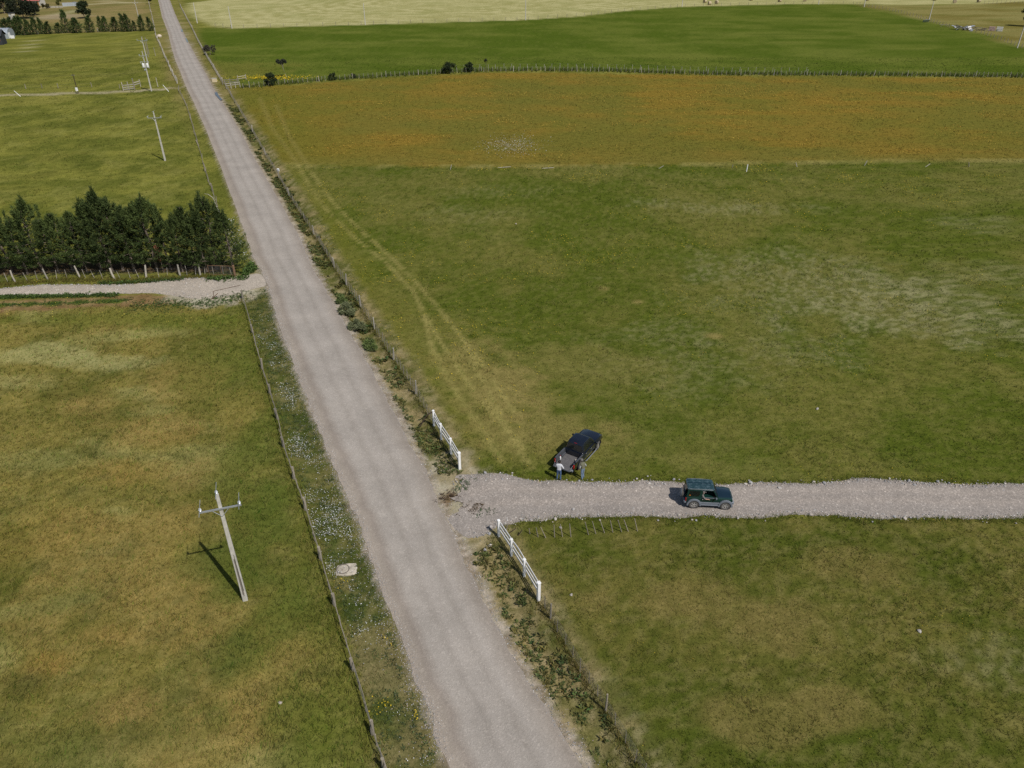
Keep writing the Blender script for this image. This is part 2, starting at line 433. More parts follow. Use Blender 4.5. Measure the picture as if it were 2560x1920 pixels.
BLOBS = [  # pale worn or flowering patches of the north field: centre, half axes, strength
    ((33.13, 78.74), 17, 9, 0.75), ((43.48, 71.38), 13, 8, 0.8), ((45.87, 68.54), 10, 6, 0.6), ((30.07, 104.43), 14, 4, 0.55), ((25.63, 105.33), 9, 3, 0.45), ((62.37, 97.64), 6, 5, 0.6), ((56.78, 79.89), 9, 5, 0.5),
    ((27.00, 62.56), 8, 3, 0.4), ((17.51, 58.03), 9, 5, 0.35), ((14.84, 65.88), 8, 3, 0.4), ((27.01, 26.07), 3.2, 2.0, 0.45), ((23.37, 27.11), 2.0, 1.4, 0.3), ((-5.06, 100.94), 9, 4, 0.3), ((-1.84, 112.04), 8, 4, 0.25)]
TAN = [((-1.02, 52.70), 5.5, 7.0, 0.85), ((-4.42, 58.75), 4.5, 9.0, 0.7), ((1.91, 48.05), 7, 4.0, 0.65), ((8.10, 58.75), 7, 4, 0.35), ((20.25, 65.02), 1.2, 0.8, 0.8), ((13.64, 72.86), 1.0, 0.8, 0.8), ((10.24, 76.30), 0.9, 0.7, 0.6), ((5.25, 60.23), 5, 3.5, 0.35),
       ((10.13, 31.14), 4.5, 2.2, 0.5), ((15.60, 29.33), 3.5, 2.4, 0.55), ((16.08, 24.12), 3, 1.6, 0.55), ((12.69, 23.20), 3, 1.5, 0.5), ((22.03, 33.76), 3.5, 2.0, 0.4), ((4.82, 31.14), 2.0, 2.0, 0.4)]

LL_DRIFTS = [  # drifts of straw, dry and green grass in the lower left paddock: centre, half axes, strength, colour
    ((-43.91, 60.99), 5.5, 2.2, .8, (158, 148, 100)), ((-37.70, 59.86), 4.5, 1.8, .7, (152, 144, 98)), ((-37.91, 65.45), 5, 1.6, .6, (150, 142, 90)), ((-44.06, 55.95), 4, 2.2, .6, (150, 140, 92)), ((-37.16, 44.92), 5, 1.6, .5, (140, 134, 84)),
    ((-37.55, 54.29), 5, 2.0, .6, (92, 88, 42)), ((-34.53, 50.89), 4, 1.4, .5, (96, 92, 44)), ((-28.15, 41.17), 4, 1.6, .4, (98, 94, 46)), ((-26.29, 25.56), 1.6, 1.0, .6, (84, 78, 40)),
    ((-29.84, 55.95), 4, 4, .65, (146, 122, 72)), ((-28.29, 48.60), 4, 2.5, .7, (148, 122, 72)), ((-28.30, 43.46), 4, 2, .6, (146, 120, 68)), ((-31.12, 37.03), 4, 3, .45, (138, 116, 62)), ((-25.32, 26.58), 2.0, 1.2, .7, (146, 116, 64)), ((-23.12, 28.47), 2.2, 1.2, .6, (142, 116, 66)), ((-20.15, 23.88), 2.2, 1.2, .6, (142, 118, 72)), ((-23.83, 43.46), 2.0, 2.2, .5, (146, 122, 76)),
    ((-17.17, 37.03), 2.4, 6, .75, (84, 92, 38)), ((-13.74, 29.33), 1.6, 4, .7, (86, 94, 38)), ((-15.36, 27.11), 1.8, 2, .7, (78, 88, 38)), ((-20.51, 34.45), 2.2, 2.2, .55, (92, 94, 46)), ((-20.56, 46.45), 2.5, 6, .6, (94, 98, 42)), ((-27.00, 60.23), 4, 8, .5, (98, 100, 44)), ((-22.44, 21.89), 3, 1.2, .5, (98, 98, 50)), ((-17.34, 22.54), 2.5, 1.2, .45, (102, 98, 52)), ((-11.99, 23.65), 1.6, 2.5, .6, (86, 94, 38)), ((-9.98, 22.10), 1.2, 2, .6, (96, 100, 40)), ((-27.01, 31.14), 3, 1.2, .4, (100, 98, 48)), ((-40.50, 68.54), 16, 2.2, .6, (100, 104, 42))]

def ground_color(x, y, dr=None):
    """true colour of the turf, soil and loose gravel at (x, y), and how bare the place is"""
    if dr is None: dr = road_d(x, y)
    nA = fbm(x, y, 14.0, 1, 5); nB = fbm(x, y, 4.5, 11, 4); nC = fbm(x, y, 1.3, 23, 3); nD = fbm(x * 0.45 + y * 0.2, y * 1.5, 7.0, 31, 4); nE = fbm(x, y, 0.5, 41, 2); nF = fbm(x * 0.8, y, 0.32, 43, 2)
    wx = x + 9 * (nA - 0.5); wy = y + 9 * (nB - 0.5)
    nD = fbm(wx * 0.55 + wy * 0.35, wy * 1.1 - wx * 0.12, 6.0, 31, 5)
    edge = (nC - 0.5)
    n0 = len(x)
    # rest of the country: grass like the left-hand paddocks
    c = two(0.5 * nD + 0.5 * nB, c8(100, 100, 44), c8(128, 122, 58), 0.38, 0.62)
    c = lay(c, sstep(0.60, 0.74, nA) * 0.6, c8(138, 128, 66))
    c = lay(c, sstep(0.54, 0.72, nD) * 0.45, c8(88, 86, 40)); c = lay(c, sstep(0.58, 0.75, nC) * 0.35, c8(80, 82, 36)); c = lay(c, sstep(0.54, 0.70, fbm(wx * 0.8 + wy * 0.5, wy - wx * 0.3, 3.2, 47, 3)) * 0.35, c8(140, 132, 74)); c = lay(c, sstep(0.46, 0.32, fbm(wx + wy * 0.4, wy * 1.2, 2.4, 48, 3)) * 0.4, c8(78, 82, 34))
    c = lay(c, sstep(140, 60, y) * sstep(0.55, 0.7, nB) * 0.3, c8(84, 96, 36))
    # lower left paddock: long dry grass
    m = sstep(0.25, -0.25, sdf(x, y, LOWER_LEFT) + edge * 0.8)
    a = two(0.45 * nD + 0.55 * nB, c8(98, 94, 44), c8(130, 116, 62), 0.34, 0.62)
    a = lay(a, sstep(0.52, 0.68, fbm(x, y, 9.0, 77, 4)) * 0.75, c8(142, 120, 70))
    a = lay(a, sstep(0.55, 0.72, fbm(x * 0.6, y * 1.3, 6.0, 78, 4)) * 0.7, c8(150, 140, 88) )
    near_f = poly_dist(x, y, LEFT_FENCE)
    a = lay(a, sstep(5.5, 0.5, near_f + (nB - 0.5) * 7) * 0.8, two(nC, c8(82, 88, 36), c8(102, 104, 46)))
    a = lay(a, sstep(0.5, 0.75, fbm(x, y, 3.0, 79, 4)) * sstep(36, 24, y) * 0.6, c8(92, 94, 46))
    a = lay(a, sstep(0.60, 0.75, nC) * 0.4, c8(82, 82, 44)); a = lay(a, sstep(0.54, 0.66, nF) * 0.25, c8(146, 130, 82)); a = lay(a, sstep(0.46, 0.36, nF) * 0.2, c8(88, 84, 40))
    for (px, py), rx, ry, s, rgb in LL_DRIFTS:
        q = np.hypot((x - px) / rx, (y - py) / ry) + (nB - 0.5) * 1.4 + (nC - 0.5) * 0.8
        a = lay(a, sstep(1.2, 0.4, q) * s * (0.7 + 0.3 * sstep(.4, .6, nF)), c8(*rgb))
    d_lane = sstep(4.5, 0.5, poly_dist(x, y, LANE_B) + edge * 3)
    a = lay(a, d_lane * 0.6, c8(90, 98, 36))
    c = lay(c, m, a)
    # mown homestead ground far left
    m = sstep(1.5, -1.5, sdf(x, y, HOMESTEAD) + edge * 2)
    a = two(nA, c8(118, 106, 66), c8(140, 120, 82)); a = lay(a, sstep(0.5, 0.65, nB) * 0.6, c8(112, 108, 60))
    c = lay(c, m, a)
    # north field
    m = sstep(0.3, -0.3, sdf(x, y, NORTH_FIELD) + edge * 0.8)
    a = two(0.6 * nA + 0.4 * nB, c8(84, 90, 33), c8(106, 101, 50), 0.40, 0.62)
    a = lay(a, sstep(0.55, 0.72, nD) * 0.45, c8(112, 107, 58))
    a = lay(a, sstep(0.56, 0.74, nC) * 0.40, c8(72, 80, 26))
    a = lay(a, sstep(0.52, 0.64, nF) * 0.28, c8(122, 114, 66)); a = lay(a, sstep(0.46, 0.36, nF) * 0.28, c8(72, 82, 26))
    for (px, py), rx, ry, s in BLOBS:
        q = np.hypot((x - px) / rx, (y - py) / ry) + (nB - 0.5) * 1.6 + (nC - 0.5) * 0.9
        a = lay(a, sstep(1.25, 0.35, q) * s * (0.10 + 0.55 * sstep(0.44, 0.62, nF * 0.6 + nE * 0.4)), c8(140, 132, 98))
    worn = np.zeros(n0)
    for (px, py), rx, ry, s in TAN:
        q = np.hypot((x - px) / rx, (y - py) / ry) + (nB - 0.5) * 1.2 + (nC - 0.5) * 0.8
        worn = np.maximum(worn, sstep(1.1, 0.45, q) * s)
    a = lay(a, worn, c8(134, 118, 72))
    for t in (TYRES_A, TYRES_B, TYRES_C, TYRES_D, TYRES_E):
        d = poly_dist(x, y, t)
        a = lay(a, sstep(0.40, 0.12, d + (nF - .5) * .35) * sstep(0.28, 0.5, nC) * 0.66, c8(148, 134, 82))
    rf = poly_dist(x, y, RIGHT_FENCE_N)
    a = lay(a, sstep(6, 1, rf + (nB - 0.5) * 6) * 0.45, c8(116, 108, 48))
    c = lay(c, m, a)
    # south field
    m = sstep(0.3, -0.3, sdf(x, y, SOUTH_FIELD) + edge * 0.8)
    a = two(0.45 * nA + 0.55 * nB, c8(80, 84, 32), c8(106, 98, 50), 0.36, 0.66)
    a = lay(a, sstep(0.55, 0.72, nC) * 0.35, c8(74, 82, 28))
    a = lay(a, sstep(0.52, 0.64, nF) * 0.34, c8(126, 114, 72)); a = lay(a, sstep(0.46, 0.36, nF) * 0.40, c8(70, 78, 28))
    a = lay(a, worn, c8(126, 108, 66))
    for (px, py), rx, ry, s in BLOBS:
        q = np.hypot((x - px) / rx, (y - py) / ry) + (nB - 0.5) * 1.6 + (nC - 0.5) * 0.9
        a = lay(a, sstep(1.25, 0.35, q) * s * (0.10 + 0.55 * sstep(0.44, 0.62, nF * 0.6 + nE * 0.4)), c8(140, 132, 98))
    c = lay(c, m, a)
    # flowering field
    m = sstep(1.2, -1.2, sdf(x, y, ORANGE_FIELD) + edge * 2.5 + (nB - 0.5) * 2.5)
    a = two(0.5 * nA + 0.5 * nD, c8(112, 102, 44), c8(124, 104, 46), 0.38, 0.62)
    a = lay(a, sstep(0.55, 0.7, nB) * 0.35, c8(104, 100, 44))
    a = lay(a, sstep(0.52, 0.68, fbm(x * 0.5, y * 1.6, 9, 55, 5)) * 0.5, c8(138, 108, 46))
    a = lay(a, sstep(22, 6, poly_dist(x, y, RIGHT_FENCE_N) + (nB - 0.5) * 10) * 0.6, c8(104, 100, 40))
    nearb = poly_dist(x, y, [(-40.34, 127.33), (-19.08, 126.83), (0.00, 126.33), (24.66, 127.58), (49.90, 129.36), (89.32, 130.40), (149.22, 131.71)])
    a = lay(a, sstep(12, 1, nearb + (nA - 0.5) * 18) * 0.5, c8(112, 102, 50))
    a = lay(a, sstep(0.50, 0.66, fbm(x, y, 20, 57, 4)) * 0.55, c8(106, 100, 46))
    for t in (TYRES_A, TYRES_B):
        a = lay(a, sstep(0.6, 0.15, poly_dist(x, y, t)) * 0.35, c8(148, 130, 80))
    q = np.hypot((x - 0.5) / 5.5, (y - 139) / 6) + (nB - 0.5) * 1.2
    c = lay(c, m, a)
    ln = poly_dist(x, y, [(-46.65, 127.83), (-39.59, 127.08), (-19.05, 126.58), (0.00, 126.08), (24.61, 127.33), (49.82, 129.10), (89.17, 130.14), (148.71, 131.18)])
    c = lay(c, sstep(0.9, 0.3, np.abs(ln - 0.6) + edge) * sstep(0.3, 0.55, nB) * 0.45, c8(150, 134, 84))
    # lush green field, hay field, dry corner
    m = sstep(0.8, -0.8, sdf(x, y, GREEN_FIELD) + edge)
    nS = fbm(x * 0.35 + y * 0.1, y * 1.2, 9.0, 66, 4)
    a = two(0.5 * nA + 0.5 * nS, c8(78, 90, 30), c8(96, 102, 42), 0.38, 0.64)
    a = lay(a, sstep(0.5, 0.7, nB) * 0.35, c8(70, 82, 28)); a = lay(a, sstep(0.58, 0.72, nC) * 0.25, c8(104, 106, 50))
    a = lay(a, sstep(0.62, 0.78, nS) * 0.4, c8(110, 110, 52))
    tl = np.hypot((x + 85) / 28, (y - 225) / 20) + (nB - 0.5)
    a = lay(a, sstep(1.0, 0.4, tl) * 0.5, c8(116, 106, 52))
    c = lay(c, m, a)
    m = sstep(1.5, -1.5, sdf(x, y, HAY_FIELD) + edge)
    st = 0.35 + 0.3 * fbm(x * 0.15, y, 3.0, 67, 3) + 0.22 * np.sin((sdf(x, y, HAY_FIELD) + nA * 14 + nB * 2) * 2 * math.pi / 8.5) * sstep(0.35, 0.6, fbm(x, y, 25, 68, 2))
    a = two(0.6 * st + 0.4 * nB, c8(152, 143, 94), c8(180, 168, 124), 0.3, 0.7)
    a = lay(a, sstep(0.52, 0.66, nA) * 0.5, c8(148, 142, 92))
    c = lay(c, m, a)
    m = sstep(1.5, -1.5, sdf(x, y, NE_DRY) + edge * 2)
    a = two(nA, c8(112, 100, 52), c8(134, 122, 76)); a = lay(a, sstep(0.55, 0.7, nB) * 0.6, c8(108, 106, 56))
    c = lay(c, m, a)
    # bare dirt tracks among the far fields
    far = poly_dist(x, y, PATH_FAR)
    c = lay(c, sstep(1.6, 0.8, far + edge * 0.8), c8(160, 146, 120))
    for line, w, s in (([(-194.90, 445.25), (-211.47, 447.74), (-220.89, 440.36), (-228.84, 430.89), (-236.13, 417.38), (-241.41, 408.81)], 2.6, 0.85), ([(-211.47, 447.74), (-224.45, 457.94), (-232.94, 463.21)], 2.2, 0.7), ([(-209.99, 368.82), (-218.00, 367.10), (-226.14, 368.82), (-230.76, 370.55)], 2.4, 0.7), ([(-213.83, 377.65), (-212.30, 390.71), (-213.71, 408.81)], 1.8, 0.5), ([(-156.57, 257.66), (-165.10, 276.52), (-173.31, 295.81)], 1.1, 0.45), ([(-195.27, 410.92), (-191.84, 413.05)], 1.4, 0.7)):
        c = lay(c, sstep(w, w * 0.5, poly_dist(x, y, line) + edge * 1.2) * s, c8(178, 164, 132))
    hp = np.hypot((x + 205) / 14, (y - 375) / 14) + edge
    c = lay(c, sstep(1.0, 0.6, hp) * 0.6, c8(160, 140, 120))
    bare = np.zeros(n0)
    # ploughed strip below the gravel lane
    strip = [(-73.00, 73.16), (-55.62, 73.16), (-48.21, 73.98), (-41.91, 74.60), (-37.94, 74.60), (-35.35, 73.57), (-32.16, 72.66), (-36.54, 72.16), (-42.04, 71.96), (-48.07, 71.18), (-54.00, 70.41), (-70.58, 70.03)]
    m = sstep(0.35, -0.25, sdf(x, y, strip) + edge * 1.6 + (nB - 0.5) * 0.8)
    c = lay(c, m, two(nC, c8(122, 96, 66), c8(140, 114, 82))); bare = np.maximum(bare, m)
    for line in ([(-64.65, 73.67), (-56.10, 73.98), (-51.83, 74.19), (-47.54, 74.40)], [(-63.36, 71.77), (-54.97, 72.06), (-48.79, 72.56), (-42.15, 73.16)]):
        m = sstep(0.55, 0.15, poly_dist(x, y, line) + edge * 1.2)
        c = lay(c, m * 0.9, c8(78, 98, 36)); bare = bare * (1 - m)
    # bare litter-brown tone, painting in the dark shade under the pines
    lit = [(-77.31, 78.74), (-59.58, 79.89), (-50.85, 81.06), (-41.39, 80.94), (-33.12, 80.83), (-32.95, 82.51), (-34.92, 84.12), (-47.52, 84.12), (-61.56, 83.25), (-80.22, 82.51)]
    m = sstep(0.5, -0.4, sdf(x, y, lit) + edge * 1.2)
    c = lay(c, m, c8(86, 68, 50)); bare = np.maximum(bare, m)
    # road verges
    side = x - np.interp(y, [p[1] for p in ROAD_L], [p[0] for p in ROAD_L])
    right = side > 2.0
    k_far = sstep(330, 200, y)
    inv = (~right) & (dr > 0) & (dr < 9) & (sdf(x, y, LOWER_LEFT) > 0.1) & (y < 76)
    m = inv * sstep(-0.1, 0.2, dr) * 0.95
    a = two(nC, c8(76, 80, 40), c8(104, 98, 56), 0.35, 0.65); a = lay(a, sstep(0.58, 0.72, nB) * 0.5, c8(122, 110, 76)); a = lay(a, sstep(0.5, 0.62, nF) * 0.5, c8(66, 78, 36)); a = lay(a, sstep(0.44, 0.34, nF) * 0.4, c8(128, 116, 82))
    a = lay(a, sstep(37, 31, y) * sstep(0.42, 0.6, 0.5 * nB + 0.5 * nC) * 0.6, c8(124, 110, 78))
    c = lay(c, m, a)
    m = (right & (dr > 0)) * sstep(4.6, 3.4, dr + edge * 1.2) * sstep(230, 150, y)
    a = two(0.5 * nC + 0.5 * nB, c8(92, 92, 46), c8(142, 124, 90), 0.40, 0.60)
    a = lay(a, sstep(0.52, 0.64, nF) * 0.5, c8(96, 90, 52)); a = lay(a, sstep(0.44, 0.34, nF) * 0.4, c8(160, 142, 112))
    c = lay(c, m, a); bare = np.maximum(bare, m * sstep(0.45, 0.6, 0.5 * nC + 0.5 * nB) * 0.9)
    m = (dr > 0) * sstep(5.5, 2.5, dr + edge * 2) * sstep(120, 220, y) * 0.7
    c = lay(c, m, two(nB, c8(112, 102, 56), c8(136, 118, 80)))
    # mouth of the gravel track: trodden dirt
    mo = np.hypot((x + 4.6) / 4.2, (y - 39.6) / 6.0) + edge * 0.9 + (nB - 0.5) * 0.4
    m = sstep(1.05, 0.8, mo) * (right & (dr > 0))
    c = lay(c, m, two(nC, c8(150, 134, 108), c8(172, 158, 140))); bare = np.maximum(bare, m)
    for (px, py), rx, ry in (((-4.49, 40.51), 0.8, 0.9), ((-2.79, 39.36), 1.1, 0.5), ((-4.72, 39.78), 0.5, 0.8)):
        q = np.hypot((x - px) / rx, (y - py) / ry) + edge * 1.4
        m = sstep(1.0, 0.6, q); c = lay(c, m * 0.8, c8(104, 78, 52))
    ml = np.hypot((x + 33) / 5.5, (y - 75.5) / 4.0) + edge * 0.8
    m = sstep(1.1, 0.8, ml); c = lay(c, m, two(nC, c8(160, 146, 128), c8(178, 166, 150))); bare = np.maximum(bare, m)
    pr = np.hypot((x + 29) / 3.0, (y - 79) / 3.2) + edge
    m = sstep(1.1, 0.8, pr) * 0.7; c = lay(c, m, c8(150, 134, 104)); bare = np.maximum(bare, m)
    # loose gravel thrown to the road's edge
    w = 0.95 + (nB - 0.5) * 0.9 * sstep(160, 70, y)
    w = np.where(right, w * 0.62, 0.12 + (nB - 0.5) * 0.4)
    m = sstep(w + 0.2, w - 0.2, dr + edge * 0.9 * sstep(160, 70, y))
    c = lay(c, m * sstep(420, 200, y), two(nF, c8(134, 118, 104), c8(170, 154, 142), 0.35, 0.65)); bare = np.maximum(bare, m)
    # around the gravel track and lane
    return np.clip(c, 0.004, 0.9), bare

# ---------------------------------------------------------------- ground sheet
def axis(dense0, dense1, step, grow, lo, hi, cap=1e9):
    a = list(np.arange(dense0, dense1 + 1e-6, step))
    s = step
    while a[-1] < hi: s = min(s * grow, cap); a.append(a[-1] + s)
    s = step; b = [dense0]
    while b[-1] > lo: s = min(s * grow, cap); b.append(b[-1] - s)
    return np.array(b[:0:-1] + a)

gx = axis(-92, 36, 0.36, 1.05, -2500, 2500)
gy = axis(16, 62, 0.30, 1.0145, -300, 520)
tail = [gy[-1]]
s = 6.0
while tail[-1] < 5000: s *= 1.25; tail.append(tail[-1] + s)
gy = np.concatenate([gy, tail[1:]])
X, Y = np.meshgrid(gx, gy)
X = X.ravel(); Y = Y.ravel()
DR = road_d(X, Y)
Z = relief(X, Y, DR)
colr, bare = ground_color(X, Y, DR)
nx, ny = len(gx), len(gy)
ii, jj = np.meshgrid(np.arange(nx - 1), np.arange(ny - 1))
q0 = (jj * nx + ii).ravel()
quads = np.stack([q0, q0 + 1, q0 + nx + 1, q0 + nx], 1)

def ground_material():
    m, nt, b = new_mat('meadow_ground')
    geo = nt.nodes.new('ShaderNodeNewGeometry')
    a = nt.nodes.new('ShaderNodeAttribute'); a.attribute_name = 'Col'
    c = a.outputs['Color']
    P = geo.outputs['Position']
    n1 = noise_node(nt, 0.9, 6, 0.65, P); n2 = noise_node(nt, 5.0, 4, 0.7, P); n3 = noise_node(nt, 14.0, 4, 0.75, P)
    r1 = ramp_node(nt, n1.outputs[0], [(0.3, (0.78, 0.80, 0.76)), (0.7, (1.22, 1.20, 1.24))])
    r2 = ramp_node(nt, n2.outputs[0], [(0.3, (0.74, 0.76, 0.72)), (0.7, (1.26, 1.24, 1.28))])
    r3 = ramp_node(nt, n3.outputs[0], [(0.3, (0.68, 0.72, 0.64)), (0.5, (0.97, 0.98, 0.97)), (0.7, (1.36, 1.32, 1.40))])
    c = mix_rgb(nt, 'MULTIPLY', 1.0, c, r1.outputs[0]); c = mix_rgb(nt, 'MULTIPLY', 1.0, c, r2.outputs[0]); c = mix_rgb(nt, 'MULTIPLY', 1.0, c, r3.outputs[0])
    nt.links.new(c, b.inputs['Base Color'])
    b.inputs['Roughness'].default_value = 1.0; b.inputs['Specular IOR Level'].default_value = 0.0
    bump_node(nt, b, n3.outputs[0], 0.4, 0.05)
    return m
M['ground'] = ground_material()
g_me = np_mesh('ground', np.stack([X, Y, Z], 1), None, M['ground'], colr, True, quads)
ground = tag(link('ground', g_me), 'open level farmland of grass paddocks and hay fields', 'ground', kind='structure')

# ---------------------------------------------------------------- road and tracks
def gravel_material(name, base, stone=0.55, track=False):
    m, nt, b = new_mat(name)
    geo = nt.nodes.new('ShaderNodeNewGeometry'); P = geo.outputs['Position']
    n1 = noise_node(nt, 0.25, 5, 0.6, P); n2 = noise_node(nt, 2.2, 5, 0.65, P); n3 = noise_node(nt, 22.0, 3, 0.7, P)
    vo = nt.nodes.new('ShaderNodeTexVoronoi'); vo.inputs['Scale'].default_value = 15.0; nt.links.new(P, vo.inputs['Vector'])
    vo2 = nt.nodes.new('ShaderNodeTexVoronoi'); vo2.inputs['Scale'].default_value = 8.0; nt.links.new(P, vo2.inputs['Vector'])
    r1 = ramp_node(nt, n1.outputs[0], [(0.35, tuple(c * 0.90 for c in base)), (0.65, tuple(c * 1.08 for c in base))])
    r2 = ramp_node(nt, n2.outputs[0], [(0.3, (0.955, 0.95, 0.945)), (0.7, (1.04, 1.04, 1.045))])
    r3 = ramp_node(nt, n3.outputs[0], [(0.3, (0.92, 0.915, 0.91)), (0.7, (1.07, 1.07, 1.07))])
    sep = nt.nodes.new('ShaderNodeSeparateColor'); nt.links.new(vo.outputs['Color'], sep.inputs[0])
    lo = 1 - stone * 0.45
    rv = ramp_node(nt, sep.outputs[0], [(0.0, (lo, lo, lo)), (0.5, (1.0, 1.0, 1.0)), (0.86, (1.0, 1.0, 1.0)), (1.0, (1 + stone,) * 3)])
    sep2 = nt.nodes.new('ShaderNodeSeparateColor'); nt.links.new(vo2.outputs['Color'], sep2.inputs[0])
    rv2 = ramp_node(nt, sep2.outputs[1], [(0.0, (1 - stone * 0.25,) * 3), (0.6, (1, 1, 1)), (0.93, (1, 1, 1)), (1.0, (1 + stone * 0.7,) * 3)])
    c = mix_rgb(nt, 'MULTIPLY', 1.0, r1.outputs[0], r2.outputs[0])
    for r in (r3, rv, rv2): c = mix_rgb(nt, 'MULTIPLY', 1.0, c, r.outputs[0])
    if track == 'track':
        at = nt.nodes.new('ShaderNodeAttribute'); at.attribute_name = 'cross'
        ad = nt.nodes.new('ShaderNodeMath'); ad.operation = 'MULTIPLY_ADD'; ad.inputs[1].default_value = 0.25
        nt.links.new(n2.outputs[0], ad.inputs[0]); nt.links.new(at.outputs['Fac'], ad.inputs[2])
        rt = ramp_node(nt, ad.outputs[0], [(0.10, (0.90, 0.90, 0.90)), (0.28, (1.03, 1.02, 1.01)), (0.42, (1.10, 1.08, 1.06)), (0.55, (0.96, 0.955, 0.95)), (0.70, (1.08, 1.06, 1.04)), (0.82, (0.98, 0.98, 0.98)), (1.0, (0.88, 0.88, 0.88))])
        c = mix_rgb(nt, 'MULTIPLY', 1.0, c, rt.outputs[0])
    elif track:
        at = nt.nodes.new('ShaderNodeAttribute'); at.attribute_name = 'cross'
        ad = nt.nodes.new('ShaderNodeMath'); ad.operation = 'MULTIPLY_ADD'; ad.inputs[1].default_value = 0.10
        nl = noise_node(nt, 0.05, 2, 0.5, P); nt.links.new(nl.outputs[0], ad.inputs[0]); nt.links.new(at.outputs['Fac'], ad.inputs[2])
        e = 0.05
        rt = ramp_node(nt, ad.outputs[0], [(0.0 + e, (1.06, 1.01, 0.95)), (0.08 + e, (0.96, 0.92, 0.87)), (0.15 + e, (0.84, 0.80, 0.77)), (0.25 + e, (1.06, 1.06, 1.06)), (0.36 + e, (1.03, 1.03, 1.03)), (0.42 + e, (0.925, 0.92, 0.915)), (0.50 + e, (1.06, 1.06, 1.065)), (0.62 + e, (1.0, 1.0, 1.0)), (0.66 + e, (0.92, 0.915, 0.91)), (0.76 + e, (1.07, 1.07, 1.075)), (0.86 + e, (1.0, 0.985, 0.97)), (1.0, (0.84, 0.81, 0.78))])
        c = mix_rgb(nt, 'MULTIPLY', 1.0, c, rt.outputs[0])
    nt.links.new(c, b.inputs['Base Color'])
    b.inputs['Roughness'].default_value = 0.95; b.inputs['Specular IOR Level'].default_value = 0.12
    mx = nt.nodes.new('ShaderNodeMath'); mx.operation = 'ADD'
    nt.links.new(vo.outputs['Distance'], mx.inputs[0]); nt.links.new(n3.outputs[0], mx.inputs[1])
    bump_node(nt, b, mx.outputs[0], 0.35, 0.03)
    return m
M['road'] = gravel_material('road_gravel', srgb(166, 159, 150, 0.86), 0.18, True)
M['track'] = gravel_material('track_gravel', srgb(163, 155, 147, 0.86), 0.5, 'track')
M['lane'] = gravel_material('lane_gravel', srgb(182, 172, 158, 0.84), 0.5)

def road_stations(A, B):
    # the road's two edge lines share stations by distance along y
    ys = [8.0]
    while ys[-1] < 1795: ys.append(ys[-1] + max(0.25, (ys[-1] - 30) * 0.012))
    return ys
rs = np.array(road_stations(ROAD_L, ROAD_R))
RL = [(np.interp(y, [p[1] for p in ROAD_L], [p[0] for p in ROAD_L]), y) for y in rs]
# match each left station with the right edge point straight across the axis
RR = []
for (x0, y0) in RL:
    y1 = y0 + 0.0
    RR.append((np.interp(y1, [p[1] for p in ROAD_R], [p[0] for p in ROAD_R]), y1))
def strip2(name, A, B, ncross, mat, zfun, jit, seed, end=0.0):
    A = np.array(A); B = np.array(B)
    wd = np.hypot(*(B - A).T)
    jk = jit * (0.25 + 0.75 * sstep(130, 60, A[:, 1]))
    ja = (fbm(A[:, 0], A[:, 1], 1.1, seed, 4) - 0.5) * 2 * jk / wd; jb = (fbm(B[:, 0], B[:, 1], 1.1, seed + 5, 4) - 0.5) * 2 * jk / wd
    u = np.linspace(0, 1, ncross)
    W = u[None, :] + ja[:, None] * (1 - u[None, :]) + jb[:, None] * u[None, :]
    V = A[:, None, :] + (B - A)[:, None, :] * W[..., None]
    if end:
        k = np.exp(-np.arange(len(A)) / 12.0)[:, None]
        V[..., 0] += k * end * (fbm(V[..., 0] * 0 + 3.0, V[..., 1], 0.9, seed + 9, 4) - 0.6) * 2.2
    n = len(A)
    Zs = zfun(V[..., 0].ravel(), V[..., 1].ravel(), np.tile(u, n))
    i, k = np.meshgrid(np.arange(n - 1), np.arange(ncross - 1), indexing='ij')
    q = (i * ncross + k).ravel()
    quads = np.stack([q, q + 1, q + ncross + 1, q + ncross], 1)
    P = np.concatenate([V.reshape(-1, 2), Zs[:, None]], 1)
    return np_mesh(name, P, None, mat, None, True, quads, {'cross': np.tile(u, n)})

def road_z(x, y, u):
    return relief(x, y) + 0.012 + 0.06 * (1 - (2 * u - 1) ** 2) + 0.02 * (fbm(x, y, 2.0, 91, 3) - 0.5) * sstep(0.0, 0.1, u) * sstep(1.0, 0.9, u)
road = tag(link('road', strip2('road', RL, RR, 25, M['road'], road_z, 0.28, 301)), 'straight grey gravel road running up between the fields', 'road', kind='structure')

def track_z(x, y, u):
    e = np.minimum(u, 1 - u)
    return relief(x, y) + 0.012 + 0.06 * sstep(0.0, 0.18, e) + 0.05 * (fbm(x, y, 1.2, 95, 3) - 0.5) * sstep(0.0, 0.1, e) - 0.12 * sstep(0.5, -0.3, road_d(x, y))
def xs_line(line, xs):
    return [(x, float(np.interp(x, [p[0] for p in line], [p[1] for p in line]))) for x in xs]
xs = list(np.arange(-3.6, 40, 0.14)) + list(np.arange(40, 78, 0.6))
track = tag(link('gravel_track', strip2('gravel_track', xs_line(TRACK_T, xs), xs_line(TRACK_B, xs), 25, M['track'], track_z, 0.22, 401, 1.3)), 'stony grey gravel track branching off to the right under the green off-roader', 'track', kind='structure')
xs = list(np.arange(-110, -62, 1.0)) + list(np.arange(-62, -27.6, 0.2))
lane = tag(link('gravel_lane', strip2('gravel_lane', xs_line(LANE_T, xs), xs_line(LANE_B, xs), 9, M['lane'], track_z, 0.3, 501)), 'pale gravel lane running left below the row of pines', 'track', kind='structure')

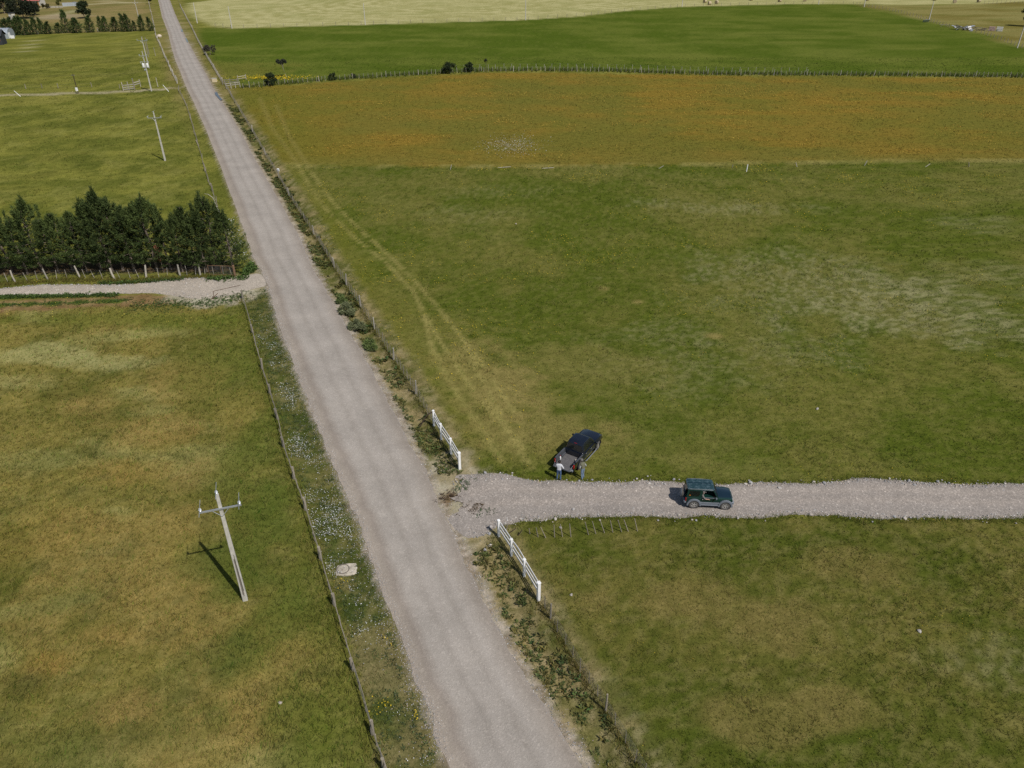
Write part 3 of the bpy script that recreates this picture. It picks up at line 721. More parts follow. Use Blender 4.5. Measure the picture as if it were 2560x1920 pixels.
# puddles in the road's right edge
def water_mat():
    m, nt, b = new_mat('puddle_water')
    geo = nt.nodes.new('ShaderNodeNewGeometry')
    n = noise_node(nt, 1.0, 3, 0.5, geo.outputs['Position'])
    r = ramp_node(nt, n.outputs[0], [(0.3, (0.05, 0.045, 0.04)), (0.7, (0.09, 0.08, 0.07))])
    nt.links.new(r.outputs[0], b.inputs['Base Color'])
    b.inputs['Roughness'].default_value = 0.03; b.inputs['IOR'].default_value = 1.33; b.inputs['Specular IOR Level'].default_value = 0.9
    return m
M['water'] = water_mat()
def puddle(pts, label):
    cx = sum(p[0] for p in pts) / len(pts); cy = sum(p[1] for p in pts) / len(pts)
    out = []
    for i in range(len(pts)):
        a, b2 = pts[i], pts[(i + 1) % len(pts)]
        for k in range(5):
            t = k / 5
            x, y = a[0] + (b2[0] - a[0]) * t, a[1] + (b2[1] - a[1]) * t
            j = 1 + 0.10 * math.sin(9 * i + 5 * k)
            out.append((cx + (x - cx) * j, cy + (y - cy) * j))
    z = max(hz(x, y) for x, y in out) + 0.10
    n = len(out)
    vs = [(x, y, z) for x, y in out] + [(cx, cy, z)]
    me = np_mesh('puddle', vs, [(k, (k + 1) % n, n) for k in range(n)], M['water'])
    tag(link('puddle', me), label, 'puddle', 'rain puddles at the road edge', kind='structure')
puddle([(-72.95, 192.12), (-72.18, 191.60), (-69.91, 186.58), (-67.96, 182.73), (-67.77, 181.32), (-69.80, 185.12), (-71.37, 188.06)], 'long blue sky-lit puddle at the right road edge by the wooden gate')
puddle([(-119.19, 295.81), (-118.18, 294.67), (-114.32, 285.86), (-114.35, 284.79)], 'small blue puddle at the right road edge, nearer of the far pair')
puddle([(-131.70, 324.43), (-130.55, 323.08), (-127.25, 315.18), (-128.36, 316.47)], 'tiny blue puddle at the right road edge, farther of the far pair')

# concrete slab with a round cover
sl = empty('concrete_slab', (*(-10.48, 33.76), hz(*(-10.48, 33.76)) - 0.02), R(8))
M['slab'] = plain('stained_beige_concrete', (0.40, 0.36, 0.29), 0.9, var=0.35, scale=2.5, bump=0.3)
MB().loft([[Vector((x, y, z)) for x, y in ((-.66, -.44), (-.2, -.52), (.45, -.5), (.62, -.42), (.66, .1), (.58, .46), (.1, .5), (-.4, .46), (-.6, .40), (-.68, 0))] for z in (-.05, .13)] + [[Vector((x * .95, y * .94, .15)) for x, y in ((-.66, -.44), (-.2, -.52), (.45, -.5), (.62, -.42), (.66, .1), (.58, .46), (.1, .5), (-.4, .46), (-.6, .40), (-.68, 0))]]).build('slab', M['slab'], sl)
lid = MB().lathe([(0.0, 0.03), (0.30, 0.03), (0.33, 0.0), (0.33, -0.03)], (-0.22, 0.02, 0.155), n=28).build('cover', M['slab'], sl)
MB().lathe([(0.36, -0.02), (0.36, 0.035), (0.41, 0.035), (0.41, -0.02)], (-0.22, 0.02, 0.155), n=28, closed=True).build('rim', M['concrete_dark'], lid)
MB().box((-0.26, -0.08, 0.19), (0.10, 0.03, 0.02)).build('lifting_slot', M['rust'], lid)
tag(sl, 'pale concrete slab with a round cover in the left verge', 'concrete slab')

# ---------------------------------------------------------------- fences
POST_MESHES = {}
def post_mesh(kind, v):
    """a few shared, slightly uneven wooden posts of unit height 1 m and unit radius"""
    key = (kind, v)
    if key in POST_MESHES: return POST_MESHES[key]
    rnd = random.Random(hash(key[0]) % 1000 * 0 + v * 31 + len(kind))
    m = MB()
    bend = [(0, 0), (rnd.uniform(-.3, .3), rnd.uniform(-.3, .3)), (rnd.uniform(-.5, .5), rnd.uniform(-.5, .5))]
    n = 7 if kind.startswith('post') else 5
    rings = []
    for (bx, by), z, r in zip(bend, (-0.08, 0.5, 1.0), (1.08, 1.0, 0.86)):
        rings.append([Vector((bx + r * (1 + rnd.uniform(-.12, .12)) * math.cos(2 * math.pi * k / n), by + r * (1 + rnd.uniform(-.12, .12)) * math.sin(2 * math.pi * k / n), z + (rnd.uniform(-.02, .02) if z == 1 else 0))) for k in range(n)])
    m.loft(rings)
    mat = M[{'post': 'wood_grey', 'postp': 'wood_pale', 'drop': 'wood_grey', 'dropp': 'wood_pale', 'dropd': 'wood_dark'}[kind]]
    POST_MESHES[key] = m.mesh('fence_post' if kind.startswith('post') else 'fence_stake', mat)
    return POST_MESHES[key]

def put_post(parent, base, kind, x, y, h, r, lean=0.03, z=None, name=None):
    o = link(name or ('post' if kind.startswith('post') else 'stake'), post_mesh(kind, random.randrange(4)), parent)
    zz = hz(x, y) if z is None else z
    o.location = (x - base[0], y - base[1], zz - base[2])
    o.scale = (r, r, h)
    o.rotation_euler = (random.uniform(-lean, lean), random.uniform(-lean, lean), random.uniform(0, 6.28))
    return o

def walk(pts, step, start=0.0):
    """points each step metres along a line"""
    out = []; carry = start
    for (ax, ay), (bx, by) in zip(pts[:-1], pts[1:]):
        L = math.hypot(bx - ax, by - ay)
        d = carry
        while d < L:
            out.append((ax + (bx - ax) * d / L, ay + (by - ay) * d / L)); d += step
        carry = d - L
    return out

def fence(name, label, line, posts, step, h_post, h_drop, r_post, r_drop, kind_p='post', kind_d='drop', wires=4, lean=0.05, wire_r=0.006, cat='fence', jitter=0.12, ymax=None):
    b = (line[0][0], line[0][1], 0.0)
    root = empty(name, b)
    tag(root, label, cat, 'fences between the paddocks')
    for (x, y) in posts:
        put_post(root, b, kind_p, x, y, h_post * random.uniform(0.93, 1.06), r_post * random.uniform(0.9, 1.15), lean)
    if step:
        for (x, y) in walk(line, step, step * 0.5):
            if posts and min(math.hypot(x - p[0], y - p[1]) for p in posts) < step * 0.4: continue
            if ymax and y > ymax: continue
            put_post(root, b, kind_d, x + random.uniform(-jitter, jitter) * 0.4, y + random.uniform(-jitter, jitter), h_drop * random.uniform(0.9, 1.08), r_drop * random.uniform(0.85, 1.15), lean)
    pts = resample(line, 6.0)
    for k in range(wires):
        zz = 0.25 + (h_drop - 0.32) * k / max(1, wires - 1)
        MB().poly([(x - b[0], y - b[1], hz(x, y) + zz) for x, y in pts], wire_r, 3).build('wire', M['wire'], root)
    return root

# left roadside fence: squared posts, a pole rail and wires
lf = empty('roadside_fence', (*LEFT_FENCE[0], 0)); b = (*LEFT_FENCE[0], 0.0)
tag(lf, 'weathered post and rail fence along the flowering left verge', 'fence', 'fences between the paddocks')
for i, (x, y) in enumerate(LEFT_FENCE):
    put_post(lf, b, 'post', x, y, random.uniform(1.0, 1.15), 0.105, 0.06)
for (p, q) in zip(LEFT_FENCE[:-1], LEFT_FENCE[1:]):
    mid = ((p[0] + q[0]) / 2 + random.uniform(-.06, .06), (p[1] + q[1]) / 2)
    z0, z1, z2 = 0.86 + random.uniform(-.08, .06), 0.78 + random.uniform(-.1, .06), 0.86 + random.uniform(-.08, .06)
    MB().poly([(p[0] - b[0], p[1] - b[1], z0), (mid[0] - b[0], mid[1] - b[1], z1), (q[0] - b[0], q[1] - b[1], z2)], 0.022, 6).build('rail', M['wood_grey'], lf)
    for t in (0.33, 0.67):
        put_post(lf, b, 'drop', p[0] + (q[0] - p[0]) * t, p[1] + (q[1] - p[1]) * t, 0.9, 0.03, 0.08)
for k in range(3):
    MB().poly([(x - b[0], y - b[1], 0.25 + 0.22 * k) for x, y in resample(LEFT_FENCE, 5)], 0.006, 3).build('wire', M['wire'], lf)

fence('stake_fence', 'wire fence with close-set thin stakes along the right verge, above the white rails', RIGHT_FENCE_N, RIGHT_FENCE_N[1:], 1.0, 1.35, 1.12, 0.075, 0.026, 'postp', 'drop', 5, 0.05)
fence('stake_fence', 'wire fence with thin stakes along the right verge, below the lower white rails', RIGHT_FENCE_S, [(2.25, 29.71), (4.85, 23.74), (6.74, 19.40)], 0.93, 1.25, 1.05, 0.065, 0.022, 'post', 'drop', 5, 0.04)
fence('board_fence', 'far roadside fence of pale close stakes running up past the wooden gate', GATE_FENCE, GATE_FENCE, 1.3, 1.4, 1.2, 0.13, 0.07, 'postp', 'dropp', 4, 0.04, ymax=430)
fence('field_fence', 'long fence of bleached stakes between the flowering field and the lush green field', FAR_FENCE, walk(FAR_FENCE, 9.0, 2.0)[:26], 1.25, 1.5, 1.25, 0.085, 0.045, 'postp', 'dropp', 4, 0.07, 0.008, jitter=0.3)
back = [(x, y + 5.0) for x, y in FAR_FENCE[6:12]]
fence('field_fence', 'second short row of bleached stakes just behind the long field fence', back, [], 2.3, 1.5, 1.3, 0.09, 0.055, 'postp', 'dropp', 2, 0.05, 0.008, jitter=0.3)
fence('hayfield_fence', 'distant wire fence along the bottom of the mown hay field', HAY_FENCE, walk(HAY_FENCE, 5.2, 1.0), 0, 1.4, 1.2, 0.08, 0.05, 'post', 'drop', 3, 0.05, 0.008)
fence('corner_fence', 'distant wire fence slanting down the top right corner beside the scrap heap', NE_FENCE, walk(NE_FENCE, 3.4, 1.0)[:60], 0, 1.4, 1.2, 0.09, 0.05, 'post', 'drop', 3, 0.05, 0.008)
far_top = [(249.57, 440.36), (273.30, 442.80), (304.80, 445.25)]
fence('back_fence', 'farthest fence of thin stakes beside the hay bale in the top right corner', far_top, [], 2.4, 1.5, 1.6, 0.09, 0.07, 'post', 'drop', 2, 0.05, 0.008)
OLD_L = [(-42.51, 104.43), (-46.35, 113.05), (-51.06, 123.42), (-58.43, 140.72), (-67.97, 162.71), (-74.34, 177.21), (-83.09, 195.27)]
fence('old_fence', 'sagging old fence between the left paddock and the road, above the pines', OLD_L, OLD_L[1:], 1.9, 1.2, 1.0, 0.10, 0.045, 'post', 'drop', 3, 0.22)
OLD_U = [(-87.25, 205.29), (-96.89, 225.61), (-111.78, 257.66), (-120.43, 276.52), (-131.11, 299.27), (-154.82, 353.87), (-171.78, 392.65), (-191.64, 437.96)]
fence('old_fence', 'leaning old fence left of the road between the far lane and the row of conifers', OLD_U, OLD_U + walk(OLD_U, 9, 4)[:14], 2.6, 1.5, 1.2, 0.16, 0.08, 'postp', 'dropp', 2, 0.12)
PATHF = [(-131.51, 195.27), (-122.25, 197.42), (-118.42, 197.96), (-114.39, 197.96), (-106.71, 199.61), (-98.61, 197.42)]
fence('path_fence', 'low wire fence of sparse stakes beside the far left footpath', PATHF, PATHF, 0, 1.2, 1.0, 0.08, 0.05, 'post', 'drop', 2, 0.05)
TREEF = [(-191.56, 304.00), (-180.46, 308.88), (-176.06, 312.63), (-173.34, 313.90), (-163.79, 316.47), (-158.18, 317.77), (-152.68, 319.08), (-147.98, 319.08), (-145.10, 320.40), (-140.85, 320.40)]
fence('paddock_fence', 'low fence with pale posts at the foot of the far conifer row', TREEF, walk(TREEF, 4.2, 0), 0, 1.3, 1.0, 0.14, 0.05, 'postp', 'drop', 2, 0.06)

# fence in front of the pines: leaning white-topped posts, thin stakes, wires
PINE_POSTS = [(38, 705), (120, 698), (200, 690), (287, 698), (366, 693), (451, 691), (501, 687), (566, 687)]
PINEF = [(-71.73, 77.40), (-60.06, 77.62), (-56.83, 78.18), (-53.44, 78.85), (-50.04, 79.43), (-45.80, 78.97), (-42.37, 79.48), (-38.54, 79.77), (-36.34, 80.12), (-33.35, 80.24), (-32.21, 79.89)]
pf = fence('pine_fence', 'wire fence with leaning pale posts and stakes in front of the pines', PINEF, PINEF[1:-2], 1.05, 1.40, 1.1, 0.095, 0.030, 'postp', 'dropp', 5, 0.16)

# wire mesh gate at the end of the pine fence
gb = (*(-35.27, 80.12), 0.0)
ge = (*(-32.21, 79.89), 0.0)
gate = empty('mesh_gate', gb)
tag(gate, 'small wire mesh gate with a brown post at the right end of the pine fence', 'gate')
gv = Vector((ge[0] - gb[0], ge[1] - gb[1], 0))
fr = MB()
for z in (0.12, 1.22): fr.tube((0, 0, z), gv + Vector((0, 0, z)), 0.03, n=6)
for t in (0.0, 0.5, 0.97): fr.tube(gv * t + Vector((0, 0, 0.05)), gv * t + Vector((0, 0, 1.25)), 0.03, n=6)
fr.build('gate_frame', M['wood_brown'], gate)
ms = MB()
for k in range(1, 8): ms.tube((0, 0, 0.12 + 1.1 * k / 8), gv + Vector((0, 0, 0.12 + 1.1 * k / 8)), 0.007, n=3)
for k in range(1, 20): ms.tube(gv * (k / 20) + Vector((0, 0, 0.12)), gv * (k / 20) + Vector((0, 0, 1.22)), 0.007, n=3)
ms.build('wire_mesh', M['wire'], gate)
MB().bbox((gv.x, gv.y, 0.65), (0.2, 0.2, 1.4), 0.03).build('gate_post', M['wood_brown'], gate)

# bar barrier left open beside the lane
x0, y0, x1, z1 = (-32.55, 73.67, -32.44, 0.91)
xb, yb, xt, zt = (-29.48, 73.78, -29.41, 1.61)
bar = empty('bar_gate', (x0, y0, 0)); tag(bar, 'thin rusty bar barrier on the lane edge beside the corner post', 'barrier')
MB().tube((0, 0, -0.05), (x1 - x0, 0, z1), 0.03).build('upright', M['rust'], bar)
MB().tube((x1 - x0, 0, z1 - 0.02), (xt - x0, yb - y0, zt - 0.05), 0.028).build('bar', M['rust'], bar)
MB().tube((-0.25, -0.1, 0.0), (0.45, 0.25, 0.55), 0.04).build('slant_tube', M['wood_brown'], bar)

# white post-and-rail wings of the gateway
def white_rails(bases, label, dips, slant_tube):
    b = bases[0]
    root = empty('white_rail_fence', (b[0], b[1], 0)); tag(root, label, 'fence', 'white gateway rails')
    rel = [Vector((x - b[0], y - b[1], 0)) for x, y in bases]
    d = (rel[-1] - rel[0]).normalized(); nrm = Vector((-d.y, d.x, 0))
    if nrm.x > 0: nrm = -nrm
    ang = math.atan2(d.y, d.x)
    for i, p in enumerate(rel):
        big = i == len(rel) - 1
        w = 0.19 if big else 0.15
        h = 1.5 if big else 1.42
        po = MB().bbox((p.x, p.y, h / 2 - 0.05), (w, w, h + 0.1), 0.012, ang).build('post', M['white_paint'], root)
        MB().bbox((p.x, p.y, h + 0.02), (w + 0.04, w + 0.04, 0.04), 0.015, ang).build('cap', M['white_paint'], po)
    off = nrm * 0.10
    for i in range(3):
        p, q = rel[i], rel[i + 1]
        for k, z in enumerate((1.20, 0.82, 0.46)):
            pts = []
            for t in np.linspace(0.0, 0.985, 7):
                zz = z + (dips[i][k]) * math.sin(math.pi * t)
                pts.append((p + (q - p) * t, zz))
            rings = []
            for c, zz in pts:
                # plank on edge: 3 cm thick, 12 cm high, set on the field side of the posts
                o = -off
                rings.append([c + o + nrm * 0.016 + Vector((0, 0, zz - 0.08)), c + o - nrm * 0.016 + Vector((0, 0, zz - 0.08)), c + o - nrm * 0.016 + Vector((0, 0, zz + 0.08)), c + o + nrm * 0.016 + Vector((0, 0, zz + 0.08))])
            MB().loft(rings).build('rail', M['white_paint'], root)
    if slant_tube:
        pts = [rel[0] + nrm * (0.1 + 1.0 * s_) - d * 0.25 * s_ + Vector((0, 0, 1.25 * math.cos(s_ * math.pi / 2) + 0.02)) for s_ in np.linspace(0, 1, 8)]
        MB().poly(pts, 0.05, 6).build('slant_tube', M['wood_dark'], root)  # dark curved tube arcing from the post top to the ground
    return root
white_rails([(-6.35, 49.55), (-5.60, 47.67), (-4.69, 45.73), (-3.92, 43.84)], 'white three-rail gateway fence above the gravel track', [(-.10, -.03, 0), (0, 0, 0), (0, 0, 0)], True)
white_rails([(-0.88, 36.61), (-0.04, 34.84), (0.76, 33.08), (1.59, 31.11)], 'white three-rail gateway fence below the gravel track, its top rail bowed', [(0, 0, 0), (.10, 0, 0), (0, 0, 0)], False)

# row of loose stakes in the grass below the track
sr = [(-0.47, 36.97, -0.30, 0.76), (-0.19, 36.97, 0.25, 0.38), (0.37, 36.70, 0.65, 0.46), (1.20, 36.83, 1.12, 0.51), (1.74, 36.55, 1.60, 0.85), (2.25, 36.48, 1.90, 0.92), (2.83, 36.52, 2.76, 1.10), (3.36, 36.58, 3.18, 1.08), (3.92, 36.57, 3.80, 1.15), (5.11, 36.77, 4.82, 1.13), (5.61, 36.86, 5.32, 1.10), (6.20, 36.94, 5.85, 1.06), (6.76, 36.99, 6.53, 1.07), (7.36, 37.04, 7.03, 1.04), (7.81, 37.09, 7.45, 1.02), (8.43, 37.12, 8.13, 1.11)]
b = (sr[0][0], sr[0][1], 0.0)
row = empty('stake_row', b); tag(row, 'row of thin weathered stakes leaning in the grass just below the gravel track', 'stakes')
for i, (x0, y0, x1, z1) in enumerate(sr):
    o = link('stake', post_mesh('dropd' if i in (1, 2) else 'drop', i % 4), row)
    d = Vector((x1 - x0, 0, z1))
    o.location = (x0 - b[0], y0 - b[1], -0.03); o.scale = (0.032, 0.032, d.length + 0.03)
    o.rotation_euler = d.to_track_quat('Z', 'Y').to_euler()

# marker posts and fallen stakes on the old fence line across the field
def marker(base, h, lean, mat, label, r=0.06, name='marker_post', roll=0.0):
    o = empty(name, (*base, 0)); tag(o, label, 'post', 'stakes on the old fence line')
    c = MB().loft([[Vector((r * k * math.cos(a), r * k * math.sin(a), z)) for a in np.linspace(0, 2 * math.pi, 7)[:-1]] for z, k in ((-0.1, 1.0), (h * 0.5, 1.0), (h, 0.85))]).build('shaft', mat, o)
    MB().lathe([(0, 0.03), (r * 0.8, 0.015), (r * 0.9, 0)], (0, 0, h), n=6).build('tip', mat, c)
    o.rotation_euler = (roll, lean, 0.0)
marker((38.95, 123.18), 1.15, 0.03, M['white_paint'], 'upright white marker post standing on the line between the fields', 0.09)
marker((24.78, 125.10), 0.8, 1.0, M['wood_pale'], 'tilted pale stake left of the white marker post', 0.06)
marker((48.31, 126.08), 0.8, -0.45, M['wood_pale'], 'pale stake leaning left, first right of the white marker post', 0.06)
marker((60.03, 126.83), 0.85, 0.3, M['wood_pale'], 'pale stake, second right of the white marker post', 0.08)
marker((70.10, 126.08), 0.8, 0.9, M['wood_pale'], 'tilted pale stake, third right of the white marker post', 0.06)
marker((77.43, 126.08), 0.8, -0.3, M['wood_grey'], 'grey stake, fourth right of the white marker post', 0.07)
marker((37.17, 125.59), 0.5, 0.2, M['wood_grey'], 'short grey stub just left of the white marker post', 0.06)
marker((-10.32, 124.38), 0.8, 0.25, M['wood_pale'], 'curved pale stake near the pale flower patch', 0.06)
marker((-2.30, 125.59), 2.1, 1.5, M['wood_pale'], 'fallen pale pole lying below the pale flower patch', 0.05, 'fallen_pole')
marker((5.12, 125.10), 1.9, 1.5, M['wood_pale'], 'fallen pale pole lying right of the pale flower patch', 0.05, 'fallen_pole')
mk = empty('meter_post', (*(-37.94, 120.40), 0)); tag(mk, 'white box on a post in the right roadside fence', 'box')
MB().tube((0, 0, -0.05), (0, 0, 0.9), 0.05).build('post', M['wood_grey'], mk)
MB().bbox((0, 0, 1.05), (0.34, 0.26, 0.42), 0.02).build('box', M['white_paint'], mk)
MB().box((0, -0.135, 1.05), (0.24, 0.012, 0.3)).build('door', M['galv'], mk)

# rail gate and pens where the far field fence meets the road
def rail_panel(p, q, zs, name, label, posts, mat='wood_grey', h=1.45, th=0.05, wid=0.13):
    root = empty(name, (*p, 0)); tag(root, label, 'gate', 'wooden rail gates')
    d = Vector((q[0] - p[0], q[1] - p[1], 0))
    ang = math.atan2(d.y, d.x)
    for z in zs:
        MB().box(d * 0.5 + Vector((0, 0, z)), (d.length, th, wid), ang).build('rail', M[mat], root)
    for t in np.linspace(0, 1, posts):
        MB().box(d * float(t) + Vector((-math.sin(ang) * 0.1, math.cos(ang) * 0.1, h / 2)), (0.16, 0.14, h), ang, 0.9).build('post', M[mat], root)
    return root
rail_panel((-74.60, 202.98), (-70.96, 203.56), (0.35, 0.75, 1.15), 'rail_gate', 'grey wooden rail gate behind, where the field fence meets the road', 3)
rail_panel((-71.56, 196.87), (-68.83, 199.06), (0.85, 1.3), 'rail_gate', 'pale wooden rail gate in front, beside the flowering field', 4, 'wood_pale')
rail_panel((-72.23, 208.24), (-70.67, 210.05), (0.6, 1.1), 'rail_gate', 'short leaning rails behind the wooden gate in the green field', 2, 'wood_pale')
rail_panel((-96.50, 194.74), (-94.41, 196.34), (0.3, 0.75, 1.25), 'rail_gate', 'grey slatted gate panel beside the transformer pole', 3, 'wood_pale', 2.0, 0.06, 0.2)
rail_panel((-94.88, 197.42), (-94.45, 200.17), (0.9, 1.4), 'rail_gate', 'tilted slatted gate panel next to the transformer pole, right of the tall post', 2, 'wood_pale', 1.8, 0.06, 0.2)

# ---------------------------------------------------------------- power poles
def power_pole(base, h, label, arm_z=None, arm_len=2.2, arm_az=0.3, kind='cross', panels=False, slim=1.0):
    root = empty('power_pole', (*base, hz(*base))); tag(root, label, 'power pole', 'power line poles')
    wx, wy = 0.30 * slim, 0.22 * slim
    m = MB()
    rot = Matrix.Rotation(arm_az, 3, 'Z')
    rings = []
    for z, k in ((-0.2, 1.0), (h * 0.5, 0.8), (h, 0.58)):
        rings.append([rot @ Vector((sx * wx / 2 * k, sy * wy / 2 * k, z)) for sx, sy in ((-1, -.8), (-.8, -1), (.8, -1), (1, -.8), (1, .8), (.8, 1), (-.8, 1), (-1, .8))])
    m.loft(rings)
    m.build('pole', M['concrete'], root)
    if panels:       # dark flat strips on the pole face in place of a recessed web
        for za, zb in ((0.45, 0.5), (0.55, h * 0.42)):
            ka, kb = 1 - 0.4 * za / h, 1 - 0.4 * zb / h
            a0 = rot @ Vector((0, -wy / 2 * ka - 0.004, za)); b0 = rot @ Vector((0, -wy / 2 * kb - 0.004, zb))
            w = 0.05
            ex = rot @ Vector((1, 0, 0))
            MB()._add([a0 - ex * w, a0 + ex * w, b0 + ex * w * .8, b0 - ex * w * .8] + [p + rot @ Vector((0, 0.02, 0)) for p in (a0 - ex * w, a0 + ex * w, b0 + ex * w * .8, b0 - ex * w * .8)], [(0, 1, 2, 3), (7, 6, 5, 4), (0, 4, 5, 1), (1, 5, 6, 2), (2, 6, 7, 3), (3, 7, 4, 0)]).build('dark_strip', M['concrete_dark'], root)
        ex = rot @ Vector((1, 0, 0)); ey = rot @ Vector((0, -1, 0))
        p0 = ey * (wy / 2 * 0.96 + 0.008) + ex * 0.06
        MB().tube(p0 + Vector((0, 0, 0.9)), ey * (wy / 2 * 0.78 + 0.008) + ex * 0.03 + Vector((0, 0, h * 0.46)), 0.014, n=4).build('earth_wire', M['black'], root)
    if arm_z:
        ar = rot @ Vector((1, 0, 0)); fr = rot @ Vector((0, -1, 0))
        c = Vector((0, 0, arm_z)) + fr * (wy * 0.4 + 0.03)
        arm = MB(); arm.box(c, (arm_len, 0.07, 0.09), rot); arm.build('crossarm', M['galv'], root)
        st = MB()
        for s_ in (-1, 1): st.tube(c + ar * s_ * arm_len * 0.22, Vector((0, 0, arm_z - 0.55)) + fr * (wy * 0.4 + 0.02), 0.018, n=4)
        st.build('slant_tube', M['galv'], root)
        tops = [c + ar * (arm_len / 2 - 0.08) + Vector((0, 0, 0.05)), c - ar * (arm_len / 2 - 0.08) + Vector((0, 0, 0.05)), Vector((0, 0, h))]
        for t in tops:
            ins = MB().lathe([(0.0, 0.0), (0.02, 0.0), (0.02, 0.06), (0.075, 0.08), (0.03, 0.12), (0.085, 0.15), (0.035, 0.19), (0.06, 0.23), (0.0, 0.26)], t, n=10).build('insulator', M['porcelain'], root)
            ln = rot @ Vector((0, 1, 0))
            MB().tube(t + Vector((0, 0, 0.25)) - ln * 0.75, t + Vector((0, 0, 0.25)) + ln * 0.75, 0.016, n=4).build('armour_rod', M['galv'], ins)
    if kind == 'transformer':
        ar = rot @ Vector((1, 0, 0)); fr = rot @ Vector((0, -1, 0))
        for s_ in (-1, 1):
            t = MB().lathe([(0.0, 0.0), (0.28, 0.0), (0.30, 0.05), (0.30, 0.75), (0.22, 0.85), (0.0, 0.88)], ar * s_ * 0.48 + Vector((0, 0, h * 0.62)), n=14)
            tr = t.build('transformer', M['white_paint'], root, smooth=True)
            MB().lathe([(0.0, 0.0), (0.05, 0.0), (0.07, 0.06), (0.03, 0.1), (0.06, 0.16), (0.0, 0.22)], ar * s_ * 0.48 + Vector((0, 0, h * 0.62 + 0.88)), n=8).build('bushing', M['porcelain'], tr)
        MB().box(Vector((0, 0, h * 0.615)) + fr * 0.1, (1.7, 0.12, 0.12), rot).build('platform', M['galv'], root)
        MB().box(Vector((0, 0, h * 0.76)) + fr * 0.1 , (2.1, 0.09, 0.09), rot).build('lower_arm', M['galv'], root)
        for s_ in (-0.9, -0.55, 0.9):
            MB().tube(ar * s_ + fr * 0.15 + Vector((0, 0, h * 0.76 - 0.35)), ar * s_ + fr * 0.22 + Vector((0, 0, h * 0.76 + 0.1)), 0.045, n=6).build('fuse', M['porcelain'], root)
        MB().bbox(Vector((0, 0, h * 0.56)) - ar * 0.22 + fr * 0.1, (0.5, 0.3, 0.35), 0.03, arm_az).build('switch_box', M['galv'], root)
    return root
power_pole((-16.07, 31.14), 8.25, 'near concrete power pole with a white crossarm in the lower left paddock', 7.3, 2.2, 0.31, panels=True)
power_pole((-60.29, 129.88), 8.0, 'second concrete power pole up the left paddock, behind the pines', 7.2, 2.3, 0.10)
power_pole((-89.33, 194.21), 8.9, 'concrete power pole carrying two white transformers beside the far lane', 8.1, 1.8, 0.1, 'transformer')
power_pole((-104.70, 229.47), 8.0, 'concrete power pole with a crossarm just behind the transformer pole', 7.3, 3.0, 0.0)
power_pole((-160.69, 353.87), 8.0, 'concrete power pole with a white lamp top behind the far conifers', 7.2, 2.4, 0.0)
for (u, hh, lab) in (((-112.66, 328.54), 8.0, 'first white pole at the left corner of the hay field fence'), ((-133.48, 347.59), 7.8, 'white pole beside the road corner of the hay field'), ((-61.19, 341.51), 8.0, 'second white pole along the bottom of the hay field'), ((5.97, 360.37), 8.2, 'third white pole along the bottom of the hay field'), ((87.07, 424.03), 8.4, 'fourth white pole, by the hay bales'), ((161.85, 437.96), 8.4, 'fifth white pole near the top right field corner'), ((179.84, 422.91), 8.2, 'sixth white pole at the head of the slanting corner fence'), ((178.92, 352.28), 7.9, 'leaning-looking white pole just left of the scrap heap'), ((170.17, 271.57), 7.9, 'white pole at the right edge below the dark tree shadow')):
    power_pole(u, hh, lab, None, slim=1.25)
def bare_pole(base, h, r, label, mat='wood_grey', lean=(0, 0), name='timber_pole', cat='pole'):
    root = empty(name, (*base, 0)); tag(root, label, cat, 'bare timber poles')
    s_ = MB().tube((0, 0, -0.1), (lean[0], lean[1], h), r, r * 0.75, 8).build('shaft', M[mat], root)
    MB().lathe([(r * 0.8, -0.04), (r * 0.8, 0.02), (0, 0.05)], (lean[0], lean[1], h), n=8).build('cap', M['galv'], s_)
    return root
bare_pole((-113.77, 250.77), 4.6, 0.13, 'left one of two bare timber poles behind the transformer pole')
bare_pole((-116.45, 257.66), 4.8, 0.13, 'right one of two bare timber poles behind the transformer pole')
bare_pole((-112.56, 253.31), 2.4, 0.10, 'short timber post right of the two bare poles')
bare_pole((-90.17, 200.17), 2.2, 0.10, 'short timber post between the transformer pole and the road', 'wood_pale')
bare_pole((-94.41, 196.34), 2.6, 0.16, 'thick timber gatepost between the two slatted panels', 'wood_grey')
for x0, y0, x1, z1, lab in ((*(-84.81, 193.68, -85.95, 1.58), 'white guy-wire guard leaning beside the lane, right of the transformer pole'), (*(-117.99, 187.57, -119.18, 1.27), 'white guy-wire guard leaning at the far left of the footpath')):
    bare_pole((x0, y0), z1 + 0.0, 0.07, lab, 'white_paint', (x1 - x0, 0), 'guy_guard', 'guy guard')
mp = empty('meter_pole', (*(-105.92, 191.09), 0)); tag(mp, 'dark slender pole with a white meter box on the far left footpath', 'pole')
MB().tube((0, 0, -0.1), (0, 0, 4.4), 0.11, 0.08, 8).build('shaft', M['wood_dark'], mp)
MB().bbox((-0.05, -0.16, 1.0), (0.5, 0.3, 0.8), 0.03).build('meter_box', M['white_paint'], mp)
MB().tube((-0.4, 0, 4.2), (0.4, 0, 4.2), 0.04).build('bracket', M['galv'], mp)
